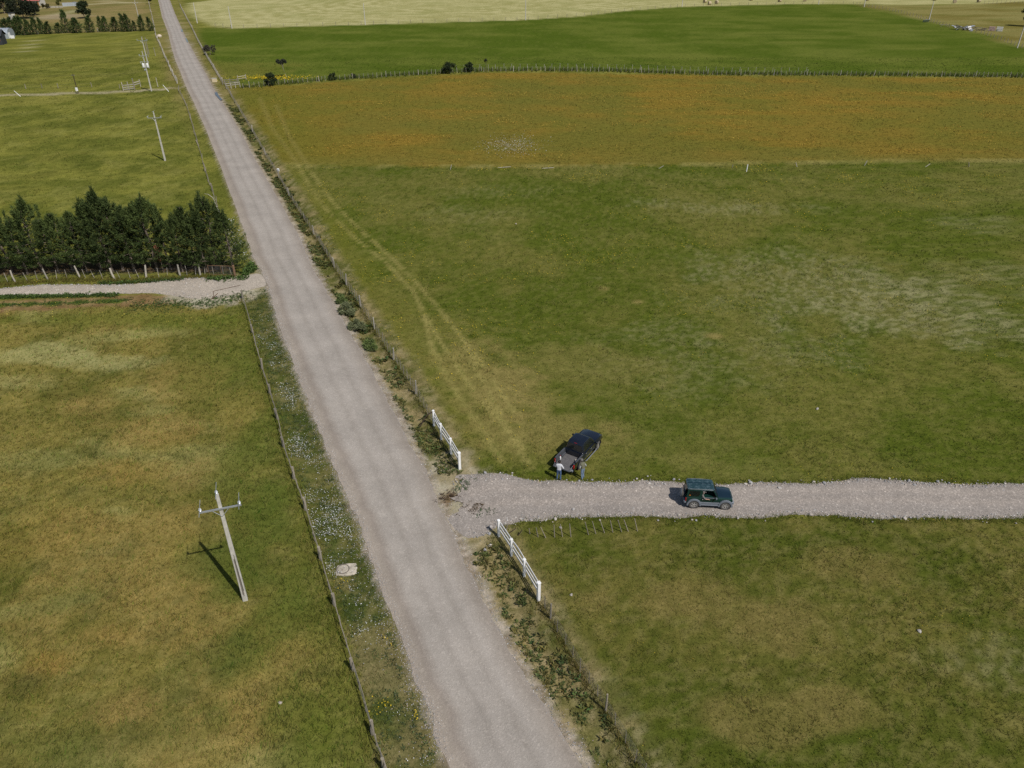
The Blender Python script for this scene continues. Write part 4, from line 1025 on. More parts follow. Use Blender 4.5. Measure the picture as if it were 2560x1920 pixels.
# two slack service cables from the transformer pole to the left
tp = (*(-89.33, 194.21), 0); mpl = (*(-105.92, 191.09), 0)
for k, (za, zb) in enumerate(((4.9, 4.3), (4.7, 4.15))):
    pts = []
    far = Vector((mpl[0] - 62, mpl[1] - 4.0, 4.4 - 0.2 * k))
    for seg in ((Vector((tp[0], tp[1], za)), Vector((mpl[0], mpl[1], zb))), (Vector((mpl[0], mpl[1], zb)), far)):
        for t in np.linspace(0, 1, 9):
            p = seg[0].lerp(seg[1], float(t)); p.z -= 0.5 * 4 * t * (1 - t) * (1 + 0.3 * k); pts.append(p)
    o = MB().poly(pts, 0.016, 4).build('service_cable', M['black']); tag(o, ('upper' if k == 0 else 'lower') + ' slack black cable from the transformer pole towards the left edge', 'cable', 'service cables')

# beige cabinet and broken branch
bx = empty('roadside_cabinet', (*(-78.26, 207.65), hz(*(-78.26, 207.65)))); tag(bx, 'small beige box on the right verge near the wooden gate', 'box')
MB().bbox((0, 0, 0.45), (1.15, 0.7, 0.9), 0.03).build('body', plain('beige_panel', (0.62, 0.52, 0.34), 0.7), bx)
MB().bbox((0, 0, 0.93), (1.25, 0.8, 0.06), 0.02).build('lid', M['concrete'], bx)
br = empty('dead_branch', (*(-41.16, 101.45), 0)); tag(br, 'bleached broken branch standing crooked at the right end of the pines', 'branch')
MB().poly([(0, 0, -0.05), (-0.25, 0.1, 0.9), (-0.75, 0.5, 2.3)], 0.07, 6, [0.08, 0.07, 0.05]).build('stem', M['wood_pale'], br)
MB().poly([(-0.75, 0.5, 2.3), (-1.35, 0.6, 2.75), (-1.9, 0.7, 2.8)], 0.05, 5, [0.05, 0.04, 0.02]).build('side_limb', M['wood_pale'], br)
bp = empty('pale_boulder', (*(-130.40, 300.44), 0)); tag(bp, 'pale rounded boulder beside the far old fence', 'boulder')
MB().lathe([(0, -.1), (.75, 0), (.9, .35), (.7, .75), (.3, .95), (0, 1.0)], n=9).build('stone', plain('pale_stone', (0.55, 0.47, 0.38), 0.9, bump=0.4), bp)

# ---------------------------------------------------------------- vehicles
def car_paint(name, col, rough=0.25, peel=None, dust=0.25):
    m, nt, b = new_mat(name)
    tc = nt.nodes.new('ShaderNodeTexCoord')
    n = noise_node(nt, 2.0, 5, 0.6, tc.outputs['Object'])
    r = ramp_node(nt, n.outputs[0], [(0.35, tuple(c * 0.9 for c in col)), (0.75, tuple(c * 1.15 + 0.012 * dust for c in col))])
    c = r.outputs[0]
    if peel:
        mp = nt.nodes.new('ShaderNodeMapping'); mp.inputs['Scale'].default_value = (2.2, 5.0, 1.0); nt.links.new(tc.outputs['Object'], mp.inputs[0])
        n2 = noise_node(nt, 1.7, 6, 0.7, mp.outputs[0])
        r2 = ramp_node(nt, n2.outputs[0], [(0.52, (0, 0, 0)), (0.60, (0.75, 0.75, 0.75))])
        c = mix_rgb(nt, 'MIX', r2.outputs[0], c, peel)
    nt.links.new(c, b.inputs['Base Color'])
    b.inputs['Roughness'].default_value = rough; b.inputs['Coat Weight'].default_value = 0.6; b.inputs['Coat Roughness'].default_value = 0.08
    return m
M['green_paint'] = car_paint('dark_green_paint', (0.006, 0.030, 0.024))
M['green_roof'] = car_paint('faded_green_roof', (0.014, 0.040, 0.046), 0.35, (0.10, 0.15, 0.175))
M['green_hood'] = car_paint('dark_bonnet_paint', (0.006, 0.018, 0.030), 0.2)
M['navy_paint'] = car_paint('black_blue_paint', (0.006, 0.009, 0.017), 0.22)
M['cladding'] = plain('grey_cladding', (0.16, 0.18, 0.21), 0.6, var=0.1)
M['tyre'] = plain('dusty_tyre', (0.09, 0.085, 0.08), 0.9, var=0.3)
M['rim'] = plain('silver_rim', (0.55, 0.54, 0.52), 0.35, 0.6, var=0.08)
M['glass'] = plain('tinted_glass', (0.010, 0.013, 0.013), 0.05, 0, var=0.05, spec=0.6, alpha=0.86)
M['red_lamp'] = plain('red_lamp', (0.35, 0.012, 0.012), 0.2)
M['clear_lamp'] = plain('clear_lamp', (0.55, 0.55, 0.52), 0.15)
M['amber'] = plain('amber_lamp', (0.5, 0.16, 0.02), 0.25)
M['chrome'] = plain('bright_trim', (0.6, 0.6, 0.6), 0.25, 0.8, var=0.05)
M['liner'] = plain('grey_bed_liner', (0.055, 0.06, 0.07), 0.75, var=0.2)
M['bedfloor'] = plain('worn_bed_floor', (0.105, 0.100, 0.102), 0.8, var=0.22, scale=5)
M['seat'] = plain('dark_seat_cloth', (0.03, 0.03, 0.035), 0.9)

def wheel(parent, x, y, r, w, side, steer=0.0, spokes=5):
    """wheel > tyre, rim; side -1 right, +1 left"""
    hub = MB().lathe([(0.0, -w * 0.3), (r * 0.60, -w * 0.3), (r * 0.60, w * 0.3), (0.0, w * 0.3)], (0, 0, 0), 'Y', 16).build('wheel', M['black'], parent, (x, y, r), (0, 0, steer))
    MB().lathe([(r * 0.62, -w * 0.45), (r * 0.80, -w * 0.52), (r * 0.95, -w * 0.47), (r, -w * 0.30), (r, w * 0.30), (r * 0.95, w * 0.47), (r * 0.80, w * 0.52), (r * 0.62, w * 0.45)], (0, 0, 0), 'Y', 24, True).build('tyre', M['tyre'], hub, smooth=True)
    rm = MB()
    o = side * w * 0.42
    rm.lathe([(r * 0.52, o - side * 0.03), (r * 0.52, o), (r * 0.65, o), (r * 0.65, o - side * 0.03)], (0, 0, 0), 'Y', 24, True)
    rm.lathe([(0.0, o + side * 0.01), (r * 0.17, o), (r * 0.17, o - side * 0.04)], (0, 0, 0), 'Y', 12)
    for k in range(spokes):
        a = 2 * math.pi * k / spokes
        d = Vector((math.cos(a), 0, math.sin(a)))
        rm.box(d * r * 0.34 + Vector((0, o - side * 0.018, 0)), (r * 0.44, 0.03, r * 0.20), Matrix.Rotation(-a, 3, 'Y'))
    rm.build('rim', M['rim'], hub)
    return hub

def sect(x, w, zb, zt, crown=0.0, ch=0.10):
    return [Vector((x, y, z)) for y, z in ((-w * .92, zb), (w * .92, zb), (w, zb + .10), (w, zt - ch), (w * .93, zt), (w * .5, zt + crown), (-w * .5, zt + crown), (-w * .93, zt), (-w, zt - ch), (-w, zb + .10))]

def arch(cx, r0, r1, y0, y1, cz, a0=-0.15, a1=math.pi + 0.15, n=12):
    """wheel-arch flare: half ring with thickness"""
    rings = []
    for k in range(n + 1):
        a = a0 + (a1 - a0) * k / n
        c, s_ = math.cos(a), math.sin(a)
        rings.append([Vector((cx + r0 * c, y0, cz + r0 * s_)), Vector((cx + r1 * c, y0, cz + r1 * s_)), Vector((cx + r1 * c, y1 * 0.99, cz + r1 * s_)), Vector((cx + r0 * c, y1, cz + r0 * s_))])
    return rings

# ---- dark green off-roader on the track
SUV_Z = 0.075
suv = empty('off_roader', (12.67, 40.06, SUV_Z), R(-4.3), 0.955)
tag(suv, 'dark green off-roader with grey side cladding standing on the gravel track', 'car')
bd = MB()
bd.loft([sect(-.64, .69, .52, .94), sect(-.58, .735, .46, .98), sect(0, .745, .44, .99), sect(1.45, .745, .44, .99), sect(1.62, .745, .44, 1.0)])
body = bd.build('body', M['green_paint'], suv, smooth=True)
MB().loft([sect(1.60, .742, .44, .99), sect(2.2, .73, .46, .97, 0.02), sect(2.62, .71, .48, .93, 0.02), sect(2.74, .67, .52, .84, .01)]).build('front_wing', M['green_paint'], suv, smooth=True)
MB().loft([[Vector((x, y, z)) for x, y, z in ((1.62, -w, z0), (1.62, w, z0), (1.62, w, z0 + .03), (1.62, -w, z0 + .03))] if False else [Vector((xx, -w, z0)), Vector((xx, w, z0)), Vector((xx, w * .9, z0 + .035)), Vector((xx, -w * .9, z0 + .035))] for xx, w, z0 in ((1.64, .60, .985), (2.2, .58, .965), (2.66, .55, .915))]).build('bonnet', M['green_hood'], suv, smooth=True)
for s_ in (-1, 1):
    # cladding, flares, wells
    MB().bbox((1.12, s_ * .757, .50), (1.42, .05, .25), .015).build('cladding', M['cladding'], suv)
    MB().bbox((1.12, s_ * .765, .375), (1.5, .10, .05), .012).build('sill_step', M['cladding'], suv)
    for cx in (0.0, 2.25):
        MB().lathe([(0.0, 0.0), (0.43, 0.0)], (cx, s_ * .755, .36), 'Y', 18).build('wheel_well', M['black'], suv)
        MB().loft(arch(cx, .40, .52, s_ * .72, s_ * .83, .36)).build('arch_flare', M['cladding'], suv)
    # doors
    d = MB().bbox((.98, s_ * .752, .80), (.98, .02, .32), .008).build('door', M['green_paint'], suv)
    MB().bbox((.62, s_ * .772, .86), (.16, .025, .05), .008).build('handle', M['chrome'], d)
    MB().box((.98, s_ * .735, 1.01), (.95, .03, .03)).build('window_ledge', M['cladding'], d)
    # pillars
    MB().loft([[Vector((1.62 + dx, s_ * (.70 + dy), .97)) for dx, dy in ((0, 0), (.09, 0), (.09, -.05), (0, -.05))], [Vector((1.24 + dx, s_ * (.60 + dy), 1.60)) for dx, dy in ((0, 0), (.08, 0), (.08, -.05), (0, -.05))]]).build('front_pillar', M['green_paint'], suv)
    MB().loft([[Vector((x, s_ * (.715 + dy), .97)) for x, dy in ((.42, 0), (.54, 0), (.54, -.04), (.42, -.04))], [Vector((x, s_ * (.605 + dy), 1.60)) for x, dy in ((.42, 0), (.54, 0), (.54, -.04), (.42, -.04))]]).build('middle_pillar', M['green_paint'], suv)
    # rear quarter panel with its window
    MB().loft([[Vector((x, s_ * (.715 + dy), .97)) for x, dy in ((-.60, 0), (.42, 0), (.42, -.03), (-.60, -.03))], [Vector((x, s_ * (.605 + dy), 1.60)) for x, dy in ((-.50, 0), (.42, 0), (.42, -.03), (-.50, -.03))]]).build('quarter_panel', M['green_paint'], suv)
    def sp(x, z, o): return Vector((x, s_ * (.715 - (.11) * (z - .97) / .63 + o), z))
    oq = [(-.44, 1.08), (.22, 1.08), (.34, 1.20), (.36, 1.50), (-.40, 1.50)]
    MB()._add([sp(x, z, .004) for x, z in oq] + [sp(x, z, .012) for x, z in oq], [(0, 1, 2, 3, 4), (9, 8, 7, 6, 5)] + [(k, (k + 1) % 5, 5 + (k + 1) % 5, 5 + k) for k in range(5)]).build('quarter_window', M['glass'], suv)
    if s_ == 1:
        ow = [(.56, 1.02), (1.55, 1.02), (1.26, 1.55), (.56, 1.55)]
        MB()._add([sp(x, z, -.006) for x, z in ow] + [sp(x, z, .004) for x, z in ow], [(0, 1, 2, 3), (7, 6, 5, 4)] + [(k, (k + 1) % 4, 4 + (k + 1) % 4, 4 + k) for k in range(4)]).build('door_window', M['glass'], suv)
    # mirror, lamps
    mr = MB().tube((1.50, s_ * .72, 1.04), (1.50, s_ * .84, 1.07), .02).build('mirror', M['black'], suv)
    MB().bbox((1.50, s_ * .88, 1.10), (.10, .17, .16), .03).build('mirror_head', M['cladding'], mr)
    MB().bbox((2.745, s_ * .50, .74), (.05, .2, .18), .03).build('headlight', M['clear_lamp'], suv)
    MB().bbox((2.1, s_ * .742, .80), (.09, .012, .04), .005).build('side_indicator', M['amber'], suv)
    MB().bbox((-.60, s_ * .66, .77), (.10, .15, .30), .02).build('tail_lamp', M['red_lamp'], suv)
    MB().poly([(-.45, s_ * .60, 1.655), (.4, s_ * .60, 1.668), (1.22, s_ * .59, 1.65)], .018, 5).build('roof_gutter', M['chrome'], suv)
# roof
def rr(x0, x1, w, z, b=.10):
    return [Vector(p) for p in ((x0 + b, -w, z), (x1 - b, -w, z), (x1, -w + b, z), (x1, w - b, z), (x1 - b, w, z), (x0 + b, w, z), (x0, w - b, z), (x0, -w + b, z))]
rf = MB().loft([rr(-.56, 1.34, .635, 1.58), rr(-.56, 1.36, .63, 1.63), rr(-.50, 1.30, .57, 1.685), rr(-.36, 1.10, .42, 1.70)]).build('roof', M['green_roof'], suv, smooth=True)
MB().loft([[Vector((-.45, y, 1.694)), Vector((-.45, y + .05, 1.696)), Vector((1.2, y + .05, 1.698)), Vector((1.2, y, 1.696))] for y in (0.05,)] + [[Vector((-.45, .05, 1.708)), Vector((-.45, .10, 1.708)), Vector((1.2, .10, 1.71)), Vector((1.2, .05, 1.71))]]).build('roof_seam', M['green_hood'], rf)
# windscreen, rear panel and window
MB()._add([(1.70, -.64, 1.0), (1.70, .64, 1.0), (1.32, .54, 1.58), (1.32, -.54, 1.58), (1.68, -.64, 1.0), (1.68, .64, 1.0), (1.30, .54, 1.58), (1.30, -.54, 1.58)], [(0, 1, 2, 3), (7, 6, 5, 4), (0, 4, 5, 1), (1, 5, 6, 2), (2, 6, 7, 3), (3, 7, 4, 0)]).build('windscreen', M['glass'], suv)
MB()._add([(-.60, -.70, .95), (-.60, .70, .95), (-.51, .60, 1.60), (-.51, -.60, 1.60), (-.57, -.70, .95), (-.57, .70, .95), (-.48, .60, 1.60), (-.48, -.60, 1.60)], [(0, 1, 2, 3), (7, 6, 5, 4), (0, 4, 5, 1), (1, 5, 6, 2), (2, 6, 7, 3), (3, 7, 4, 0)]).build('rear_door', M['green_paint'], suv)
MB()._add([(-.602, -.52, 1.12), (-.602, .52, 1.12), (-.55, .48, 1.52), (-.55, -.48, 1.52), (-.590, -.52, 1.12), (-.590, .52, 1.12), (-.538, .48, 1.52), (-.538, -.48, 1.52)], [(0, 1, 2, 3), (7, 6, 5, 4), (0, 4, 5, 1), (1, 5, 6, 2), (2, 6, 7, 3), (3, 7, 4, 0)]).build('rear_window', M['glass'], suv)
MB().bbox((2.74, 0, .58), (.22, 1.46, .26), .05).build('front_bumper', M['cladding'], suv, smooth=True)
MB().bbox((-.64, 0, .52), (.20, 1.46, .24), .05).build('rear_bumper', M['cladding'], suv, smooth=True)
MB().bbox((2.76, 0, .75), (.03, .74, .14), .01).build('grille', M['black'], suv)
sw = MB().lathe([(0, -.12), (.28, -.12), (.34, -.06), (.34, .06), (.30, .09), (0, .10)], (-.82, -.10, .93), 'X', 22).build('spare_wheel', M['tyre'], suv, smooth=True)
MB().lathe([(0, -.145), (.26, -.140), (.32, -.09), (.33, -.05)], (-.82, -.10, .93), 'X', 22).build('cover', M['cladding'], sw, smooth=True)
wp = MB(); wp.tube((1.72, -.35, 1.0), (1.50, .05, 1.34), .01, n=4); wp.tube((1.72, .2, 1.0), (1.5, .5, 1.34), .01, n=4); wp.build('wiper', M['black'], suv)
it = MB(); it.box((.6, 0, .60), (1.9, 1.3, .06)); it.box((1.5, 0, .92), (.3, 1.3, .2)); it.build('interior', M['black'], suv)
for s_ in (-1, 1):
    st = MB(); st.bbox((.62, s_ * .34, .80), (.48, .46, .16), .04); st.bbox((.38, s_ * .34, 1.06), (.14, .44, .58), .04); st.bbox((.36, s_ * .34, 1.40), (.09, .24, .16), .03)
    st.build('seat', M['seat'], suv)
MB().poly([(1.22 + .05 * math.sin(a), .34 + .18 * math.cos(a), 1.05 + .17 * math.sin(a)) for a in np.linspace(0, 2 * math.pi, 15)], .014, 5).build('steering_wheel', M['black'], suv)
for x in (0.0, 2.25):
    for s_ in (-1, 1): wheel(suv, x, s_ * .70, .36, .20, s_)
# peeling stickers of the quarter window: a small orange mark
MB().bbox((-.36, -.708, 1.16), (.10, .006, .08), .002).build('sticker', M['amber'], suv)

# ---- black pickup with its tailgate down
pk = empty('pickup_truck', (3.83, 43.4, 0.0), R(57.5), 0.955)
tag(pk, 'black double-cab pickup parked on the grass with its tailgate down', 'pickup')
W = .88
front = MB()
front.loft([sect(1.62, W, .42, 1.06), sect(3.55, W, .42, 1.07), sect(3.75, W, .42, 1.08, .01), sect(4.5, W * .98, .44, 1.04, .03), sect(4.95, W * .93, .46, .96, .03), sect(5.10, W * .82, .50, .84, .02)])
front.build('body', M['navy_paint'], pk, smooth=True)
MB().loft([[Vector((x, -w, z)), Vector((x, w, z)), Vector((x, w * .85, z + .05)), Vector((x, -w * .85, z + .05))] for x, w, z in ((3.70, .72, 1.065), (4.45, .70, 1.045), (4.90, .64, .97))]).build('bonnet', M['navy_paint'], pk, smooth=True)
cab = MB()
def cr(x0, x1, w, z, b=.12): return rr(x0, x1, w, z, b)
cab.loft([cr(1.66, 3.80, .80, 1.04, .08), cr(1.72, 3.60, .77, 1.24, .06), cr(1.82, 3.14, .67, 1.70, .07), cr(1.90, 3.06, .61, 1.79, .14), cr(2.10, 2.9, .45, 1.815, .12)])
cab.build('cab', M['navy_paint'], pk, smooth=True)
def cabw(z): return .80 - .03 * (z - 1.04) / .20 if z < 1.24 else .77 - .10 * (z - 1.24) / .46
for s_ in (-1, 1):
    for nm, pts in (('rear_side_window', [(1.98, 1.14), (2.68, 1.14), (2.66, 1.58), (2.02, 1.56)]), ('front_side_window', [(2.76, 1.14), (3.50, 1.14), (3.14, 1.58), (2.74, 1.58)])):
        vs = [Vector((x, s_ * (cabw(z) + .006), z)) for x, z in pts] + [Vector((x, s_ * (cabw(z) + .014), z)) for x, z in pts]
        MB()._add(vs, [(0, 1, 2, 3), (7, 6, 5, 4)] + [(k, (k + 1) % 4, 4 + (k + 1) % 4, 4 + k) for k in range(4)]).build(nm, M['glass'], pk)
    for x in (2.30, 3.12):
        d = MB().bbox((x, s_ * (W + .002), .78), (.80, .014, .50), .006).build('door', M['navy_paint'], pk)
        MB().bbox((x - .28, s_ * (W + .022), .95), (.18, .03, .04), .01).build('handle', M['chrome'], d)
    mr = MB().tube((3.42, s_ * .80, 1.10), (3.42, s_ * .95, 1.13), .025).build('mirror', M['black'], pk)
    MB().bbox((3.42, s_ * 1.03, 1.16), (.13, .24, .20), .04).build('mirror_head', M['navy_paint'], mr)
    stp = MB().poly([(1.75, s_ * .97, .40), (1.9, s_ * 1.0, .36), (3.5, s_ * 1.0, .36), (3.65, s_ * .97, .40)], .05, 8).build('side_step', M['chrome'], pk)
    # bed wall, outer skin and inner liner
    MB().loft([[Vector((x, s_ * (W - .01), .46)), Vector((x, s_ * W, .60)), Vector((x, s_ * W, .98)), Vector((x, s_ * (W - .02), 1.06)), Vector((x, s_ * (W - .12), 1.06)), Vector((x, s_ * (W - .13), .66)), Vector((x, s_ * (W - .13), .46))] for x in (0.06, 0.14, 1.58)]).build('bed_side', M['navy_paint'], pk, smooth=False)
    rl = MB().bbox((.82, s_ * (W - .07), 1.075), (1.50, .13, .03), .012).build('bed_rail', M['liner'], pk)
    MB().bbox((.82, s_ * (W - .142), .83), (1.44, .02, .44), .005).build('bed_liner', M['liner'], pk)
    MB().bbox((1.15, s_ * (W - .21), .76), (.62, .15, .20), .04).build('wheel_box', M['liner'], pk)
    MB().bbox((.07, s_ * (W - .055), .83), (.10, .12, .36), .02).build('tail_lamp', M['red_lamp'], pk)
    MB().bbox((4.98, s_ * .66, .80), (.14, .26, .18), .04).build('headlight', M['clear_lamp'], pk)
    for cx in (1.15, 4.15):
        MB().lathe([(0.0, 0.0), (0.47, 0.0)], (cx, s_ * (W + .004), .40), 'Y', 18).build('wheel_well', M['black'], pk)
        MB().loft(arch(cx, .45, .52, s_ * (W - .04), s_ * (W + .05), .40)).build('arch_flare', M['navy_paint'], pk)
# rear cab window, brake lamp, windscreen
vs = [Vector((1.684, -.64, 1.14)), Vector((1.684, .64, 1.14)), Vector((1.792, .57, 1.61)), Vector((1.792, -.57, 1.61))]
MB()._add(vs + [p + Vector((-.012, 0, .004)) for p in vs], [(0, 1, 2, 3), (7, 6, 5, 4), (0, 4, 5, 1), (1, 5, 6, 2), (2, 6, 7, 3), (3, 7, 4, 0)]).build('rear_window', M['glass'], pk)
MB().bbox((1.835, 0, 1.70), (.04, .26, .03), .006).build('brake_lamp', M['red_lamp'], pk)
vs = [Vector((3.73, -.68, 1.12)), Vector((3.73, .68, 1.12)), Vector((3.215, .58, 1.64)), Vector((3.215, -.58, 1.64))]
MB()._add(vs + [p + Vector((.012, 0, .008)) for p in vs], [(0, 1, 2, 3), (7, 6, 5, 4), (0, 4, 5, 1), (1, 5, 6, 2), (2, 6, 7, 3), (3, 7, 4, 0)]).build('windscreen', M['glass'], pk)
for k in range(2):
    MB().tube((3.74, -.6 + .62 * k, 1.115), (3.72, -.05 + .6 * k, 1.14), .014, n=4).build('wiper', M['chrome'], pk)
for s_ in (-.35, 0, .35): MB().bbox((2.5, s_, 1.82), (.9, .03, .02), .006).build('roof_rib', M['navy_paint'], pk)
MB().bbox((.82, 0, .60), (1.46, 1.50, .04), .008).build('bed_floor', M['bedfloor'], pk)
for k in range(7): MB().bbox((.80, -.48 + .16 * k, .626), (1.36, .06, .016), .005).build('bed_rib', M['bedfloor'], pk)
MB().bbox((1.555, 0, .86), (.05, 1.50, .42), .01).build('bed_front', M['navy_paint'], pk)
tg = MB().bbox((-.20, 0, .645), (.50, 1.44, .06), .015).build('tailgate', M['liner'], pk)
MB().bbox((-.20, 0, .679), (.38, 1.20, .012), .004).build('inner_panel', M['bedfloor'], tg)
for s_ in (-1, 1): MB().tube((-.35, s_ * .70, .68), (.12, s_ * .76, .98), .008, n=4).build('stay', M['chrome'], tg)
MB().bbox((.02, 0, .47), (.20, 1.66, .18), .04).build('rear_bumper', M['cladding'], pk, smooth=True)
MB().bbox((-.085, -.45, .48), (.012, .40, .12), .004).build('number_plate', M['white_paint'], pk)
MB().bbox((5.06, 0, .52), (.20, 1.56, .24), .06).build('front_bumper', M['navy_paint'], pk, smooth=True)
MB().bbox((5.10, 0, .78), (.04, .9, .16), .01).build('grille', M['chrome'], pk)
for x, st in ((1.15, 0.0), (4.15, R(8))):
    for s_ in (-1, 1): wheel(pk, x, s_ * .80, .39, .25, s_, st, 6)
# load in the bed
for i, (x, y, sx, sy, sz, mt, nm, lab) in enumerate(((1.05, -.55, .16, .22, .14, 'wood_pale', 'wooden_block', 'small pale wooden block in the right corner of the pickup bed'), (.62, .66, .10, .10, .30, 'white_paint', 'white_bottle', 'white bottle standing at the left side of the pickup bed'))):
    o = empty(nm, Matrix.Rotation(R(57.5), 3, 'Z') @ Vector((x, y, .635)) * .955 + Vector((3.83, 43.4, .004)), R(57.5 + 20)); tag(o, lab, 'block' if i == 0 else 'bottle')
    if i == 0:
        MB().bbox((0, 0, sz / 2), (sx, sy, sz), .01).build('block', M['wood_pale'], o)
    else:
        q = MB().lathe([(0, 0), (.06, 0), (.065, .2), (.03, .26), (.025, .30), (0, .30)], n=10).build('bottle', M['white_paint'], o)
        MB().lathe([(.03, .30), (.03, .335), (0, .335)], n=8).build('cap', M['red_lamp'], q)

# ---------------------------------------------------------------- people
M['skin'] = plain('skin', (0.36, 0.21, 0.15), 0.6, var=0.05)
M['tee'] = plain('pale_grey_cotton', (0.56, 0.57, 0.60), 0.9, var=0.06)
M['jeans'] = plain('blue_denim', (0.06, 0.105, 0.20), 0.9, var=0.25, scale=8)
M['jeans_pale'] = plain('washed_denim', (0.15, 0.21, 0.30), 0.9, var=0.25, scale=8)
M['olive'] = plain('olive_vest_cloth', (0.13, 0.13, 0.085), 0.9, var=0.15)
M['sleeve'] = plain('light_grey_sleeve', (0.36, 0.37, 0.36), 0.9, var=0.1)
M['shoe'] = plain('pale_shoe', (0.5, 0.47, 0.43), 0.7)
M['shoe_dark'] = plain('brown_shoe', (0.06, 0.045, 0.035), 0.7)
M['hair'] = plain('dark_hair', (0.012, 0.010, 0.009), 0.6)
M['cap'] = plain('grey_cap_cloth', (0.16, 0.15, 0.14), 0.9)

def person(loc, rz, J, mats, label, hat, tilt=0.0, seated=False):
    """one continuous skinned body; J overrides joint places (x right, y forward, z up)"""
    P = dict(pel=(0, 0, .96), sp=(0, 0, 1.14), ch=(0, 0, 1.36), nk=(0, .01, 1.50), hd=(0, .03, 1.58), ht=(0, .04, 1.70),
             sR=(.17, -.01, 1.43), eR=(.27, -.03, 1.16), wR=(.27, .06, .92), hR=(.27, .09, .84),
             sL=(-.17, -.01, 1.43), eL=(-.27, -.03, 1.16), wL=(-.27, .06, .92), hL=(-.27, .09, .84),
             pR=(.095, 0, .90), kR=(.11, .03, .50), aR=(.12, -.01, .10), tR=(.14, .14, .045),
             pL=(-.095, 0, .90), kL=(-.11, .03, .50), aL=(-.12, -.01, .10), tL=(-.14, .14, .045))
    P.update(J)
    rad = dict(pel=(.155, .115), sp=(.145, .105), ch=(.165, .115), nk=(.058, .06), hd=(.085, .095), ht=(.075, .09), sR=(.075, .07), eR=(.05, .05), wR=(.034, .032), hR=(.042, .026), sL=(.075, .07), eL=(.05, .05), wL=(.034, .032), hL=(.042, .026),
               pR=(.10, .10), kR=(.07, .07), aR=(.05, .055), tR=(.042, .035), pL=(.10, .10), kL=(.07, .07), aL=(.05, .055), tL=(.042, .035))
    E = [('pel', 'sp', 1), ('sp', 'ch', 0), ('ch', 'nk', 0), ('nk', 'hd', 2), ('hd', 'ht', 2)]
    for s_ in 'RL': E += [('ch', 's' + s_, 0), ('s' + s_, 'e' + s_, 3), ('e' + s_, 'w' + s_, 4), ('w' + s_, 'h' + s_, 2), ('pel', 'p' + s_, 1), ('p' + s_, 'k' + s_, 1), ('k' + s_, 'a' + s_, 1), ('a' + s_, 't' + s_, 5)]
    names = list(P)
    me = bpy.data.meshes.new('body')
    me.from_pydata([P[n] for n in names], [(names.index(a), names.index(c)) for a, c, _ in E], [])
    ob = bpy.data.objects.new('body_tmp', me); COL.objects.link(ob)
    md = ob.modifiers.new('skin', 'SKIN'); md.use_smooth_shade = True
    sv = me.skin_vertices[0].data
    for n, v in zip(names, sv):
        v.radius = rad[n]; v.use_root = (n == 'pel')
    ob.modifiers.new('sub', 'SUBSURF').levels = 2
    dg = bpy.context.evaluated_depsgraph_get(); dg.update()
    out = bpy.data.meshes.new_from_object(ob.evaluated_get(dg))
    bpy.data.objects.remove(ob)
    ms = [mats['top'], mats['legs'], M['skin'], mats['upper'], mats['fore'], mats['shoe']]
    out.materials.clear()
    for m_ in ms: out.materials.append(m_)
    co = np.array([list(p.center) for p in out.polygons])
    best = np.full(len(co), 1e9); mi = np.zeros(len(co), int)
    for a, c, k in E:
        A, B = np.array(P[a]), np.array(P[c]); d = B - A
        t = np.clip(((co - A) @ d) / (d @ d), 0, 1)
        r = np.linalg.norm(co - A - t[:, None] * d, axis=1) - 0.5 * (rad[a][0] + rad[c][0])
        kk = np.full(len(co), k)
        if (a, c) == ('pel', 'sp'): kk = np.where(t > .25, 0, 1)
        u = r < best; best = np.where(u, r, best); mi = np.where(u, kk, mi)
    bm = bmesh.new(); bm.from_mesh(out)
    for f, k in zip(bm.faces, mi): f.material_index = int(k)
    # fingers, nose, ears joined into the same surface mesh
    def lump(p0, p1, r0, r1, mat):
        tmp = MB(); tmp.tube(p0, p1, r0, r1, 6)
        vs = [bm.verts.new(v) for v in tmp.v]
        for f in tmp.f:
            try: nf = bm.faces.new([vs[i] for i in f]); nf.material_index = mat; nf.smooth = True
            except ValueError: pass
    for s_, sg in (('R', 1), ('L', -1)):
        w = Vector(P['w' + s_]); h = Vector(P['h' + s_]); d = (h - w).normalized()
        side = d.cross(Vector((0, 0, 1)))
        side = Vector((1, 0, 0)) if side.length < .1 else side.normalized()
        up = side.cross(d).normalized()
        for k, L in enumerate((.062, .075, .08, .072)):
            b0 = h + side * (-.030 + .020 * k); m0 = b0 + d * L * .6 - up * .012; e0 = m0 + d * L * .4 - up * .030
            lump(b0, m0, .010, .009, 2); lump(m0, e0, .009, .007, 2)
        t0 = w.lerp(h, .5) - side * .035
        lump(t0, t0 - side * .030 + d * .04, .011, .010, 2); lump(t0 - side * .030 + d * .04, t0 - side * .032 + d * .075 - up * .01, .010, .008, 2)
    hd = (Vector(P['hd']) + Vector(P['ht'])) / 2
    lump(hd + Vector((0, .085, -.005)), hd + Vector((0, .125, -.03)), .010, .016, 2)
    for sg in (-1, 1): lump(hd + Vector((sg * .082, .0, -.02)), hd + Vector((sg * .100, -.01, .01)), .022, .028, 2)
    bm.to_mesh(out); bm.free()
    root = empty('person', loc, rz)
    tag(root, label, 'person')
    b = link('body', out, root)
    for sg in (-1, 1):
        MB().lathe([(0, -.008), (.011, 0), (0, .008)], hd + Vector((sg * .034, .092, .01)), 'Y', 8).build('eye', M['black'], root)
    MB().bbox(hd + Vector((0, .098, -.055)), (.045, .012, .010), .003).build('mouth', plain('lips', (0.22, 0.09, 0.08), 0.6), root)
    # hair cap: an open shell over the crown and back of the head
    m = MB(); rings = []
